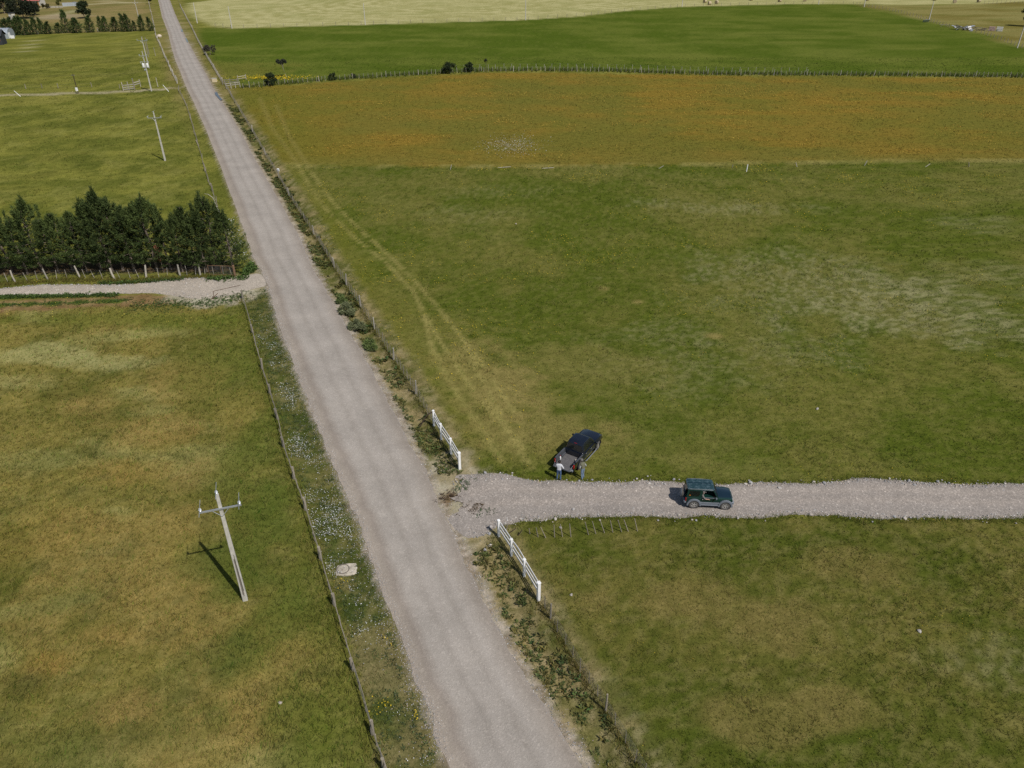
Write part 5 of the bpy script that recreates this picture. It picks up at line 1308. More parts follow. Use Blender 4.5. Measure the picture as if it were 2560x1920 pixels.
    for k, (r, z) in enumerate(((.098, -.05), (.112, .0), (.112, .05), (.095, .10), (.055, .135), (.008, .15))):
        rings.append([hd + Vector((r * .92 * math.cos(a), -.012 + r * math.sin(a) * (1.0 if math.sin(a) < 0 else (.80 if z < .05 else .98)), z + (.03 if math.sin(a) > .3 and z < .0 else 0))) for a in np.linspace(0, 2 * math.pi, 15)[:-1]])
    m.loft(rings); m.build('hair', mats['hair'], root, smooth=True)
    if hat:
        m = MB(); m.loft([[hd + Vector((r * math.cos(a), r * 1.08 * math.sin(a), z)) for a in np.linspace(0, 2 * math.pi, 15)[:-1]] for r, z in ((.118, .04), (.120, .09), (.10, .14), (.05, .168), (.006, .172))])
        c = m.build('cap', M['cap'], root, smooth=True)
        MB().bbox(hd + Vector((0, .15, .055)), (.15, .12, .014), .006).build('peak', M['cap'], c)
    return root

w1 = (3.42, 42.48)
person((w1[0], w1[1], 0.01), R(-14), dict(eR=(.33, -.02, 1.17), wR=(.26, .20, 1.05), hR=(.22, .27, 1.03), eL=(-.30, .06, 1.17), wL=(-.20, .27, 1.08), hL=(-.16, .33, 1.06), nk=(0, .03, 1.50), hd=(.0, .06, 1.58), ht=(0, .09, 1.70), tR=(.16, .13, .045), tL=(-.16, .13, .045), aR=(.13, -.01, .10), aL=(-.13, -.01, .10)),
       dict(top=M['tee'], legs=M['jeans'], upper=M['tee'], fore=M['tee'], shoe=M['shoe'], hair=M['hair']), 'person in a pale grey top and blue jeans standing at the open tailgate', False)
w2 = (5.16, 42.62)
person((w2[0], w2[1], 0.01), R(38), dict(eR=(.25, -.06, 1.15), wR=(.20, .10, .98), hR=(.18, .16, .92), eL=(-.27, .02, 1.14), wL=(-.24, .16, .95), hL=(-.22, .20, .88), ch=(0, .05, 1.35), nk=(0, .10, 1.48), hd=(0, .15, 1.54), ht=(0, .20, 1.65), sR=(.17, .05, 1.42), sL=(-.17, .05, 1.42), kR=(.10, .05, .50), aL=(-.10, -.10, .10), kL=(-.10, .0, .50), tL=(-.11, .06, .045)),
       dict(top=M['olive'], legs=M['jeans_pale'], upper=M['sleeve'], fore=M['sleeve'], shoe=M['shoe_dark'], hair=M['hair']), 'person in an olive vest, grey cap and faded jeans beside the pickup', True)
# driver, seated behind the open window of the off-roader
dl = Matrix.Rotation(R(-4.3), 3, 'Z') @ (Vector((.62, -.50, 0)) * .955) + Vector((12.67, 40.06, SUV_Z))
person((dl.x, dl.y, dl.z - 0.20), R(-94.3), dict(pel=(0, 0, .95), sp=(0, -.05, 1.08), ch=(0, -.06, 1.24), nk=(0, -.05, 1.35), hd=(0, -.03, 1.41), ht=(0, -.02, 1.52), sR=(.17, -.06, 1.29), eR=(.30, .08, 1.12), wR=(.30, .28, 1.10), hR=(.30, .36, 1.10), sL=(-.17, -.06, 1.29), eL=(-.24, .06, 1.08), wL=(-.14, .34, 1.10), hL=(-.12, .42, 1.12),
       pR=(.10, .06, .93), kR=(.12, .48, .98), aR=(.12, .72, .78), tR=(.13, .86, .74), pL=(-.10, .06, .93), kL=(-.12, .48, .98), aL=(-.12, .72, .78), tL=(-.13, .86, .74)),
       dict(top=M['cap'], legs=M['jeans'], upper=M['cap'], fore=M['skin'], shoe=M['shoe_dark'], hair=M['hair']), 'person in grey cap sitting inside the green off-roader at its open window', True)

# ---------------------------------------------------------------- trees
M['needles'] = attr_mat('needle_foliage', 0.75, 0.2, 0.12, 0.16)
M['leaves'] = attr_mat('leaf_foliage', 0.7, 0.25, 0.2, 0.12)
M['bark'] = plain('grey_bark', (0.15, 0.12, 0.095), 0.95, var=0.35, scale=6, bump=0.5)
M['bark_pale'] = plain('pale_bark', (0.28, 0.25, 0.21), 0.95, var=0.3, scale=6)
RNG = np.random.default_rng(12)

def clumps(cent, dirs, n, length, width, col, rng, spread=0.8, up=0.25):
    """n thin leaf-sized triangles at each centre, fanned about a direction"""
    N = len(cent)
    c = np.repeat(cent, n, 0); d = np.repeat(dirs, n, 0); k = np.repeat(col, n, 0)
    d = d + rng.normal(0, spread, d.shape); d[:, 2] += up
    d /= np.linalg.norm(d, axis=1, keepdims=True) + 1e-9
    s = np.cross(d, rng.normal(0, 1, d.shape)); s /= np.linalg.norm(s, axis=1, keepdims=True) + 1e-9
    L = length * rng.uniform(0.6, 1.25, (len(c), 1)); Wd = width * rng.uniform(0.7, 1.3, (len(c), 1))
    o = c + rng.normal(0, length * 0.22, c.shape)
    v = np.stack([o - s * Wd * 0.5, o + s * Wd * 0.5, o + d * L], 1).reshape(-1, 3)
    t = np.arange(len(c) * 3).reshape(-1, 3)
    kk = k * rng.uniform(0.75, 1.25, (len(c), 1))
    cc = np.repeat(kk, 3, 0)
    cc[2::3] *= 1.25
    return v, t, cc

def conifer_meshes(h, r, seed, clear=0.12, whorl=0.36, droop=0.15, tips=(1.0,), base_col=(0.022, 0.038, 0.013), tip_col=(0.068, 0.095, 0.026), nleaf=6, leaf=(0.42, 0.10), ragged=0.35, power=0.75, bark='bark', shoots=8):
    """trunk with limbs, and a crown of needle sprays along every limb"""
    rng = np.random.default_rng(seed)
    trunk = MB()
    bend = [Vector((rng.normal(0, .05) * k, rng.normal(0, .05) * k, h * k / 5.0)) for k in range(6)]
    bend[0] = Vector((0, 0, -0.15))
    trunk.poly(bend, 0.1, 7, [0.020 * h * (1 - 0.17 * k) + 0.01 for k in range(6)])
    C, D, K = [], [], []
    z = clear * h
    while z < h * 0.97:
        t = (z - clear * h) / (h * (1 - clear))
        prof = (1 - t) ** power * min(1.0, 0.62 + 1.6 * t)
        nb = int(rng.integers(5, 8)) if t < .85 else 4
        a0 = rng.uniform(0, 6.28)
        for k in range(nb):
            a = a0 + 6.283 * k / nb + rng.normal(0, .25)
            L = max(0.25, r * prof * (1 + rng.uniform(-ragged, ragged)))
            rise = 0.10 + 0.9 * t + rng.normal(0, .08)
            m = max(3, int(L / 0.24))
            ax = np.interp(z, [b.z for b in bend], [b.x for b in bend]); ay = np.interp(z, [b.z for b in bend], [b.y for b in bend])
            if L > 0.7 and k % 2 == 0:
                trunk.tube((ax, ay, z), (ax + L * .7 * math.cos(a), ay + L * .7 * math.sin(a), z + L * .7 * (rise - droop)), 0.012 * h * .35 + .008, .008, 4, False)
            tone = rng.uniform(0, 1)
            for j in range(m):
                s = (j + 0.9) / m
                if s < 0.32 and t < .75: continue
                x = ax + L * s * math.cos(a); y = ay + L * s * math.sin(a)
                zz = z + L * s * (rise - droop) + L * 0.28 * s * s * s
                side = rng.normal(0, 0.10 * L * (1.15 - s) + .05)
                C.append((x - math.sin(a) * side, y + math.cos(a) * side, zz + rng.normal(0, .06)))
                D.append((math.cos(a) * .9, math.sin(a) * .9, .35 + .5 * t))
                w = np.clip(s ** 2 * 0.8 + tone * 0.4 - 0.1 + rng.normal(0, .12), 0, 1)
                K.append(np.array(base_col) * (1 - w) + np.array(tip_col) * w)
        z += whorl * rng.uniform(.75, 1.25) * (1 - .35 * t)
    # leading shoots stand clear above the crown
    for _ in range(int(len(tips) * shoots)):
        a = rng.uniform(0, 6.28); q = r * 0.55 * rng.uniform(0, 1); hh = h * (1.05 - .42 * q / r + rng.uniform(-.10, .04))
        for zz in np.arange(hh - 1.3, hh, 0.14):
            C.append((bend[5].x + q * math.cos(a), bend[5].y + q * math.sin(a), zz)); D.append((.25 * rng.normal(), .25 * rng.normal(), 1.2)); K.append(np.array(tip_col) * .85 + np.array(base_col) * .15)
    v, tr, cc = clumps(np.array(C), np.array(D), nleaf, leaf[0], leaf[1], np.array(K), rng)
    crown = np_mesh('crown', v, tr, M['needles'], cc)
    return trunk.mesh('trunk', M[bark]), crown

def plant_tree(name, base, meshes, rz, s, label, cat, group, z=0.0, lean=(0, 0)):
    o = empty(name, (*base, z), rz, s)
    o.rotation_euler = (lean[0], lean[1], rz)
    tag(o, label, cat, group)
    link('trunk', meshes[0], o); link('crown', meshes[1], o)
    return o

ORD = ['first', 'second', 'third', 'fourth', 'fifth', 'sixth', 'seventh', 'eighth', 'ninth', 'tenth', 'eleventh', 'twelfth', 'thirteenth', 'fourteenth', 'fifteenth', 'sixteenth', 'seventeenth', 'eighteenth', 'nineteenth', 'twentieth']
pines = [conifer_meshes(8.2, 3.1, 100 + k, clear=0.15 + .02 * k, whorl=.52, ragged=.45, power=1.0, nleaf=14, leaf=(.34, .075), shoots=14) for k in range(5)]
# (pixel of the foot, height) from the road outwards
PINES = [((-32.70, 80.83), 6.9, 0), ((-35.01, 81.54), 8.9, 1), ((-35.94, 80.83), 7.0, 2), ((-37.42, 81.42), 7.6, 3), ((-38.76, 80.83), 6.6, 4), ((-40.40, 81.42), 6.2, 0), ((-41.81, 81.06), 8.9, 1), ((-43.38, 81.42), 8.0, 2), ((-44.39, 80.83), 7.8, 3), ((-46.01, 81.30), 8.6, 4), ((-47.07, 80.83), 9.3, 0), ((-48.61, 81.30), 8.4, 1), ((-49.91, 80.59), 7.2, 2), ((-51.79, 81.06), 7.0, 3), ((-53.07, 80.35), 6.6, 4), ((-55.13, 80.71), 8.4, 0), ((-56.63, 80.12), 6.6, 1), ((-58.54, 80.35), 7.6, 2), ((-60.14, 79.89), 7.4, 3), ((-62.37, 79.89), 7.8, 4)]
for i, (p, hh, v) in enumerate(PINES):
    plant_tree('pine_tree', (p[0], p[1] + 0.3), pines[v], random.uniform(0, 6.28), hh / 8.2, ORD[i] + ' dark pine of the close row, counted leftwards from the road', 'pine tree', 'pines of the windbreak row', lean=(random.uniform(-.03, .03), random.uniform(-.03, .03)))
# withered brown limb hanging in the sixth pine
wl = np.array([(rx, ry, rz_) for rx, ry, rz_ in zip(RNG.normal(0, .12, 26), RNG.normal(0, .12, 26), np.linspace(1.6, 3.6, 26))])
v, t, c = clumps(wl, np.tile([[0, -.3, -.6]], (26, 1)), 5, .3, .09, np.tile([[.16, .07, .035]], (26, 1)), RNG, .6, -.2)
pb = (-40.91, 80.35)
bl = empty('withered_bough', (pb[0], pb[1] + .3, 0)); tag(bl, 'withered reddish brown bough hanging between the pines', 'bough')
link('needles', np_mesh('needles', v, t, M['needles'], c), bl)
MB().poly([(0, 0.25, 0.0), (0.05, .15, 1.6), (0, 0, 3.6)], .04, 5, [.05, .04, .02]).build('limb', M['bark'], bl)

far_con = [conifer_meshes(5.0, 1.7, 200 + k, clear=0.03, whorl=.34, ragged=.25, power=1.0, nleaf=7, leaf=(.42, .12), base_col=(.026, .046, .016), tip_col=(.062, .095, .026), shoots=2) for k in range(4)]
FAR = [((-141.52, 319.74), 4.4, .85, 'rightmost conifer of the far row, beside the leaning old fence'), ((-144.70, 319.08), 5.0, .95, 'second conifer from the right in the far row'), ((-147.51, 319.08), 3.4, .6, 'smallest scrubby conifer in the right half of the far row'), ((-149.13, 317.77), 5.6, 1.0, 'right half of the broad double conifer in the far row'), ((-151.00, 317.77), 5.6, 1.0, 'left half of the broad double conifer in the far row'), ((-154.43, 317.77), 4.6, 1.15, 'conifer just left of the broad double one in the far row'),
       ((-158.02, 317.77), 4.9, 1.05, 'right one of the slim pair in the middle of the far row'), ((-160.05, 317.77), 4.8, .75, 'left one of the slim pair in the middle of the far row'), ((-163.01, 315.18), 5.4, 1.15, 'full conifer below the lone round tree in the far row'), ((-167.63, 313.90), 4.6, 1.5, 'broad low conifer right of the tallest in the far row'), ((-171.18, 313.90), 7.2, 1.1, 'tallest pointed conifer of the far row'), ((-173.91, 312.63), 3.2, 1.1, 'small isolated conifer left of the tallest in the far row'),
       ((-176.41, 310.12), 3.9, 1.0, 'low conifer at the right end of the dense left clump'), ((-178.70, 310.12), 5.0, .85, 'pointed conifer second in the dense left clump'), ((-180.46, 308.88), 5.2, .95, 'pointed conifer third in the dense left clump'), ((-182.21, 307.65), 4.8, 1.0, 'conifer fourth in the dense left clump'), ((-183.64, 306.42), 5.9, 1.0, 'tall conifer fifth in the dense left clump, behind the silver shed'), ((-185.90, 306.42), 5.8, 1.0, 'conifer sixth in the dense left clump, behind the silver shed'), ((-187.71, 306.42), 5.6, 1.0, 'conifer seventh in the dense left clump, behind the silver shed'), ((-189.97, 306.42), 5.0, 1.2, 'conifer second from the left edge in the far row'), ((-192.38, 306.42), 5.8, 1.0, 'conifer at the left edge of the far row')]
for i, (p, hh, wd, lab) in enumerate(FAR):
    o = plant_tree('conifer', p, far_con[i % 4], random.uniform(0, 6.28), 1.0, lab, 'conifer', 'far conifer row')
    o.scale = (wd * 1.2, wd * 1.2, hh / 5.0 * 1.08)

def broad_meshes(h, rx, rz, seed, n, leaf=(.32, .16), nleaf=6, base_col=(.018, .030, .012), tip_col=(.05, .07, .022), trunk_r=.2, holes=.0, zc=None, bark='bark'):
    """round-headed tree: limbs to clustered leaf masses with gaps between"""
    rng = np.random.default_rng(seed)
    zc = h - rz if zc is None else zc
    tk = MB(); tk.poly([(0, 0, -.15), (rng.normal(0, .1), rng.normal(0, .1), zc * .6), (0, 0, zc + rz * .3)], .1, 7, [trunk_r, trunk_r * .75, trunk_r * .3])
    C, D, K = [], [], []
    m = max(9, n // 22)
    for _ in range(m):
        a = rng.uniform(0, 6.28); e = rng.uniform(-.75, 1.0); rr_ = rng.uniform(.55, .95)
        ce = math.sqrt(max(0, 1 - e * e)) if e > -.3 else .95
        p = np.array([rx * rr_ * ce * math.cos(a), rx * rr_ * ce * math.sin(a), zc + rz * rr_ * e])
        tk.tube((0, 0, zc * .7), tuple(p * np.array([.8, .8, 1]) ), trunk_r * .22, trunk_r * .06, 4, False)
        tone = rng.uniform(0, 1); cr_ = rx * .30
        for _ in range(n // m):
            d = rng.normal(0, 1, 3); d /= np.linalg.norm(d)
            q = p + d * cr_ * rng.uniform(.4, 1.0) * np.array([1, 1, .75])
            C.append(q); D.append(d * .8 + np.array([0, 0, .2]))
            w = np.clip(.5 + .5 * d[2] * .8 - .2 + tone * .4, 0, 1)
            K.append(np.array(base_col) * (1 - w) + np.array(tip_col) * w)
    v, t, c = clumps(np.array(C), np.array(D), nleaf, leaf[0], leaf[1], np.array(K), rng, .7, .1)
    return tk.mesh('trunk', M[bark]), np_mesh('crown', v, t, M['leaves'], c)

plant_tree('broad_tree', (-218.00, 367.10), broad_meshes(7.6, 5.6, 3.6, 301, 900, (.7, .35), base_col=(.010, .016, .009), tip_col=(.028, .034, .015), trunk_r=.35), 0, 1, 'big dark spreading tree in front of the red roof', 'tree', 'trees at the homestead')
plant_tree('broad_tree', (-239.23, 388.79), broad_meshes(8.6, 5.6, 4.0, 302, 900, (.7, .35), base_col=(.014, .026, .010), tip_col=(.04, .062, .02), trunk_r=.35), 0, 1, 'dark green broad tree at the top left corner', 'tree', 'trees at the homestead')
plant_tree('broad_tree', (-220.78, 381.30), broad_meshes(5.6, 3.8, 2.6, 303, 500, (.6, .3), base_col=(.010, .016, .009), tip_col=(.026, .032, .014), trunk_r=.3), 0, 1, 'dark tree right of the big spreading one, over the bare ground', 'tree', 'trees at the homestead')
plant_tree('round_tree', (-190.84, 367.10), broad_meshes(7.4, 2.9, 3.4, 304, 700, (.55, .28), base_col=(.014, .024, .010), tip_col=(.034, .05, .018), trunk_r=.25), 0, 1, 'lone round dark tree on the mown ground above the far conifers', 'tree', 'trees at the homestead')
plant_tree('round_tree', (-192.64, 440.36), broad_meshes(3.8, 1.6, 1.6, 305, 240, (.5, .25), base_col=(.014, .024, .010), tip_col=(.04, .055, .02), trunk_r=.15), 0, 1, 'small dark tree at the top of the leaning old fence', 'tree', 'trees at the homestead')
plant_tree('round_tree', (211.50, 335.63), broad_meshes(9.0, 3.0, 4.2, 306, 700, (.6, .3), base_col=(.010, .018, .009), tip_col=(.03, .045, .018), trunk_r=.4), 0, 1, 'dark tree cut by the right edge, casting a long shadow', 'tree', 'trees at the homestead')
plant_tree('round_tree', (-237.52, 435.58), broad_meshes(2.4, 1.6, 1.2, 307, 160, (.45, .22), base_col=(.05, .06, .015), tip_col=(.14, .14, .03), trunk_r=.1), 0, 1, 'yellowish garden shrub beside the grey yard fence', 'shrub', 'garden shrubs')
plant_tree('round_tree', (-233.96, 415.21), broad_meshes(2.0, 1.8, 1.0, 308, 160, (.45, .22), base_col=(.03, .034, .012), tip_col=(.09, .08, .025), trunk_r=.1), 0, 1, 'brown-green garden shrub right of the red roof', 'shrub', 'garden shrubs')
# scattered bushes along the field fences
BUSH = [('bush', (-61.80, 201.85), 3.0, 1.55, 1.5, 400, (.016, .028, .012), (.040, .055, .020), 'dark bush in the long field fence, just below the leaning sapling'), ('bush', (-47.66, 209.44), 1.8, .95, .9, 220, (.022, .035, .013), (.05, .065, .022), 'small round bush in the long field fence, second from the road'), ('bush', (-42.59, 212.51), 1.1, .6, .55, 140, (.03, .042, .015), (.06, .07, .025), 'tiny bush in the long field fence, third from the road'),
        ('bush', (-17.49, 220.86), 2.6, 2.2, 1.3, 460, (.014, .024, .010), (.034, .05, .018), 'wide dark bush growing through the long field fence'), ('bush', (-12.24, 222.87), 2.5, 1.4, 1.2, 320, (.014, .024, .010), (.034, .05, .018), 'dark bush right beside the wide one in the long field fence'), ('bush', (-96.16, 255.90), 3.0, 2.0, 1.3, 360, (.045, .040, .030), (.09, .08, .06), 'grey-brown half bare bush by the far roadside fence')]
for i, (nm, p, hh, rx, rz_, n, bc, tc_, lab) in enumerate(BUSH):
    plant_tree(nm, p, broad_meshes(hh, rx, rz_, 400 + i, n, (.34, .13), base_col=bc, tip_col=tc_, trunk_r=.09, zc=hh - rz_), 0, 1, lab, 'bush', 'bushes along the far fences')
sp_ = broad_meshes(4.6, 1.25, .9, 420, 260, (.34, .14), base_col=(.02, .028, .018), tip_col=(.05, .055, .035), trunk_r=.10, bark='bark_pale')
plant_tree('sapling', (-61.31, 215.01), sp_, 0, 1, 'thin leaning sapling with a flat dark head in the green field', 'sapling', 'saplings', lean=(0, -.22))
plant_tree('sapling', (-7.30, 222.87), broad_meshes(3.6, .5, .6, 421, 70, (.25, .08), base_col=(.02, .026, .016), tip_col=(.04, .05, .03), trunk_r=.07), 0, 1, 'wispy dark sapling behind the long field fence, right of the bushes', 'sapling', 'saplings')

# ---------------------------------------------------------------- homestead and field things
M['silver_sheet'] = plain('silver_roof_sheet', (0.42, 0.46, 0.50), 0.4, 0.35, var=0.12)
M['red_sheet'] = plain('faded_red_roof', (0.42, 0.12, 0.11), 0.6, var=0.12)
M['charcoal'] = plain('charcoal_boards', (0.035, 0.038, 0.045), 0.7)
M['orange_wood'] = plain('orange_timber', (0.34, 0.15, 0.05), 0.7)
M['cream'] = plain('cream_wall', (0.55, 0.52, 0.46), 0.8)
M['pane'] = plain('window_pane', (0.03, 0.04, 0.05), 0.1)

def ribbed_roof(parent, x0, x1, y0, y1, z0, z1, mat, name='roof', n=8):
    """gable roof with ridge along x, both slopes ribbed"""
    m = MB(); ym = (y0 + y1) / 2
    m._add([(x0, y0, z0), (x1, y0, z0), (x1, ym, z1), (x0, ym, z1), (x0, y1, z0), (x1, y1, z0), (x0, y0, z0 - .08), (x1, y0, z0 - .08), (x1, ym, z1 - .08), (x0, ym, z1 - .08), (x0, y1, z0 - .08), (x1, y1, z0 - .08)],
           [(0, 1, 2, 3), (3, 2, 5, 4), (7, 6, 9, 8), (8, 9, 10, 11), (0, 6, 7, 1), (4, 5, 11, 10), (0, 3, 9, 6), (3, 4, 10, 9), (1, 7, 8, 2), (2, 8, 11, 5)])
    r = m.build(name, mat, parent)
    rb = MB()
    for k in range(n + 1):
        x = x0 + (x1 - x0) * k / n
        rb.tube((x, y0, z0 + .02), (x, ym, z1 + .02), .04, n=4); rb.tube((x, y1, z0 + .02), (x, ym, z1 + .02), .04, n=4)
    rb.build('rib', mat, r)
    MB().tube((x0, ym, z1 + .03), (x1, ym, z1 + .03), .08, n=5).build('ridge', mat, r)
    return r

def gable_house(name, base, rz, L, Wd, hw, hr, wall, roof, label, windows, door=None):
    root = empty(name, (*base, 0), rz); tag(root, label, 'house')
    m = MB()
    x0, x1, y0, y1 = -L / 2, L / 2, -Wd / 2, Wd / 2
    m._add([(x0, y0, -.1), (x1, y0, -.1), (x1, y1, -.1), (x0, y1, -.1), (x0, y0, hw), (x1, y0, hw), (x1, y1, hw), (x0, y1, hw), (x0, 0, hw + hr), (x1, 0, hw + hr)],
           [(3, 2, 1, 0), (0, 1, 5, 4), (2, 3, 7, 6), (1, 2, 6, 9, 5), (3, 0, 4, 8, 7), (4, 5, 9, 8), (6, 7, 8, 9)])
    m.build('wall', wall, root)
    ribbed_roof(root, x0 - .4, x1 + .4, y0 - .4, y1 + .4, hw - .1, hw + hr + .08, roof)
    for x, z, w, h in windows:
        f = MB().bbox((x, y0 - .03, z), (w + .16, .08, h + .16), .02).build('window', M['orange_wood'], root)
        MB().box((x, y0 - .075, z), (w, .02, h)).build('pane', M['pane'], f)
        MB().box((x, y0 - .09, z), (.05, .02, h)).build('mullion', M['orange_wood'], f)
    if door:
        d = MB().bbox((door, y0 - .03, 1.0), (.9, .08, 2.0), .02).build('door', M['orange_wood'], root)
        MB().tube((door + .3, y0 - .10, 1.0), (door + .3, y0 - .06, 1.0), .03).build('handle', M['chrome'], d)
    return root
gable_house('farmhouse', (-250.10, 433.22), R(6), 9.5, 7.0, 2.5, 1.8, M['cream'], M['red_sheet'], 'farmhouse with a faded red roof behind the dark trees, cut by the top edge', [(-2.5, 1.4, 1.2, 1.0), (2.0, 1.4, 1.2, 1.0)], 4.0)
gable_house('dark_cabin', (-179.44, 280.60), R(12), 6.4, 4.2, 3.0, 1.5, M['charcoal'], M['charcoal'], 'charcoal cabin with orange framed window at the left edge', [(2.2, 1.7, .9, .9), (.6, 1.5, .8, 1.1)], -1.6)
# silver barrel-roofed shed behind it
ss = empty('silver_shed', (*(-188.97, 298.11), 0), R(10)); tag(ss, 'silver metal shed with rounded roof behind the charcoal cabin', 'shed')
rings = []
for x in (-6.2, -2, 2, 5.0):
    rings.append([Vector((x, y, z)) for y, z in ((-3, -.1), (-3, 1.7), (-2.6, 2.5), (-1.5, 3.1), (0, 3.3), (1.5, 3.1), (2.6, 2.5), (3, 1.7), (3, -.1))])
MB().loft(rings).build('shell', M['silver_sheet'], ss)
for x in (-4, -2, 0, 2, 4): MB().poly([(x, y, z + .03) for y, z in ((-3.03, 0), (-3.03, 1.7), (-2.6, 2.53), (-1.5, 3.13), (0, 3.33), (1.5, 3.13))], .05, 5).build('rib', M['galv'], ss)
MB().bbox((5.06, -1.9, 1.0), (.1, 1.6, 1.9), .03).build('door', M['white_paint'], ss)
MB().bbox((6.0, -2.4, .5), (1.4, .12, 1.0), .02).build('side_sheet', M['white_paint'], ss)
# white privy
wb = empty('white_hut', (*(-218.96, 360.37), 0), R(-20)); tag(wb, 'small white upright hut below the big dark tree', 'hut')
MB().bbox((0, 0, 1.3), (1.9, 1.7, 2.8), .03).build('wall', M['cream'], wb)
MB().bbox((0, 0, 2.75), (2.3, 2.1, .14), .03).build('roof', M['charcoal'], wb)
d = MB().bbox((-.35, -.87, 1.1), (.8, .06, 2.0), .02).build('door', M['white_paint'], wb)
MB().tube((-.05, -.95, 1.1), (-.05, -.89, 1.1), .03).build('handle', M['galv'], d)
# grey yard fence of sheets
yf = empty('sheet_fence', (*(-230.63, 426.29), 0), R(28)); tag(yf, 'grey corrugated sheet fence leading to the parked car', 'fence')
for k in range(9): MB().bbox((k * 1.15, .04 * (k % 2), .85), (1.12, .05, 1.7), .01).build('sheet', M['silver_sheet'], yf)
yf2 = empty('low_yard_fence', (*(-234.11, 417.38), 0), R(8)); tag(yf2, 'low pale garden fence between the shrubs', 'fence')
for k in range(10): MB().bbox((k * .75, 0, .45), (.66, .06, .9), .02).build('board', M['wood_pale'], yf2)
for z in (.25, .7): MB().box((3.4, .06, z), (7.4, .05, .08)).build('rail', M['wood_grey'], yf2)
# parked car
pc = empty('parked_car', (*(-228.52, 434.40), 0), R(5)); tag(pc, 'dark blue car parked by the grey yard fence at the top', 'car')
MB().loft([sect(-2.1, .75, .35, .85), sect(-1.9, .85, .28, .92), sect(0, .87, .26, .92), sect(1.5, .85, .28, .86), sect(2.1, .75, .34, .70)]).build('body', car_paint('dark_blue_paint', (.012, .02, .05)), pc, smooth=True)
MB().loft([rr(-1.9, 1.0, .78, .90), rr(-1.4, .3, .62, 1.38, .14), rr(-1.2, .1, .5, 1.44, .14)]).build('cabin', M['glass'], pc, smooth=True)
MB().bbox((-.55, 0, 1.45), (1.4, 1.1, .05), .02).build('roof', M['navy_paint'], pc)
for x in (-1.3, 1.3):
    for s_ in (-1, 1): wheel(pc, x, s_ * .78, .31, .19, s_)
for s_ in (-1, 1):
    MB().bbox((2.05, s_ * .55, .62), (.1, .3, .14), .03).build('headlight', M['clear_lamp'], pc)
    MB().bbox((-2.08, s_ * .55, .72), (.08, .28, .14), .02).build('tail_lamp', M['red_lamp'], pc)

# round hay bales
M['hay'] = plain('baled_hay', (0.48, 0.40, 0.25), 0.95, var=0.25, scale=9, bump=0.5)
M['hay_end'] = plain('bale_end', (0.36, 0.29, 0.18), 0.95, var=0.3, scale=9)
bl_me = MB().lathe([(.2, -.72), (.80, -.72), (.92, -.62), (.95, 0), (.92, .62), (.80, .72), (.2, .72)], (0, 0, .92), 'X', 18).mesh('bale_roll', M['hay'], True)
be_me = MB().lathe([(0, .735), (.25, .74), (.55, .735), (.82, .725)], (0, 0, .92), 'X', 18).mesh('bale_end', M['hay_end'])
be2_me = MB().lathe([(0, -.735), (.25, -.74), (.55, -.735), (.82, -.725)], (0, 0, .92), 'X', 18).mesh('bale_end', M['hay_end'])
tw = MB()
for x in (-.4, -.1, .2, .5): tw.lathe([(.955, x - .02), (.965, x), (.955, x + .02)], (0, 0, .92), 'X', 18)
tw_me = tw.mesh('twine', M['wood_pale'])
BALES = [((104.01, 447.74), .5, 'leftmost round bale of the close trio on the hay field'), ((103.46, 434.40), .2, 'nearest round bale of the close trio on the hay field'), ((108.53, 440.36), .9, 'rightmost round bale of the close trio on the hay field'), ((132.93, 461.89), .3, 'round bale cut by the top edge right of the trio'), ((145.92, 452.79), .4, 'single round bale second right of the trio'), ((160.96, 456.64), 1.2, 'single round bale third right of the trio, near the fifth pole'), ((234.75, 461.89), .3, 'round bale at the top edge above the leaning-looking white pole'), ((237.40, 445.25), 1.3, 'dark-sided round bale above the scrap heap'), ((252.96, 450.25), .2, 'pale round bale at the left end of the farthest fence'), ((196.86, 460.56), .3, 'round bale at the top edge beside the sixth white pole')]
for p, a, lab in BALES:
    o = empty('hay_bale', (*p, -.03), a); tag(o, lab, 'hay bale', 'round hay bales')
    rl = link('roll', bl_me, o); link('bale_end', be_me, o); link('bale_end', be2_me, o); link('twine', tw_me, rl)

# scrap heap in the corner
sh = empty('scrap_heap', (*(176.87, 324.43), 0), R(-25)); tag(sh, 'heap of scrap timber and bent metal sheets by the slanting corner fence', 'scrap heap')
rnd = random.Random(5)
for k in range(34):
    x = rnd.uniform(0, 13); y = rnd.uniform(-1.4, 1.6); a = rnd.uniform(-.5, .5); L = rnd.uniform(1.6, 4.5)
    z = rnd.uniform(.1, 1.2) * (1.2 - abs(x - 4) / 12)
    MB().box((x, y, z + .1), (L, rnd.uniform(.08, .2), rnd.uniform(.06, .16)), Matrix.Rotation(a, 3, 'Z') @ Matrix.Rotation(rnd.uniform(-.35, .35), 3, 'Y')).build('plank', M[rnd.choice(['wood_grey', 'wood_dark', 'wood_grey', 'wood_pale'])], sh)
for k in range(9):
    x = rnd.uniform(-.5, 6); y = rnd.uniform(-1.8, .6)
    m = MB(); rr0 = [[Vector((t * 2.2, .0, .18 * math.sin(t * 5))), Vector((t * 2.2, 1.1, .18 * math.sin(t * 5) + .1)), Vector((t * 2.2, 1.1, .18 * math.sin(t * 5) + .14)), Vector((t * 2.2, 0, .18 * math.sin(t * 5) + .04))] for t in np.linspace(0, 1, 5)]
    m.loft(rr0); m.build('metal_sheet', M['galv'] if k % 3 else M['white_paint'], sh, (x, y, rnd.uniform(.2, 1.3)), (rnd.uniform(-.5, .5), rnd.uniform(-.5, .5), rnd.uniform(0, 6)))
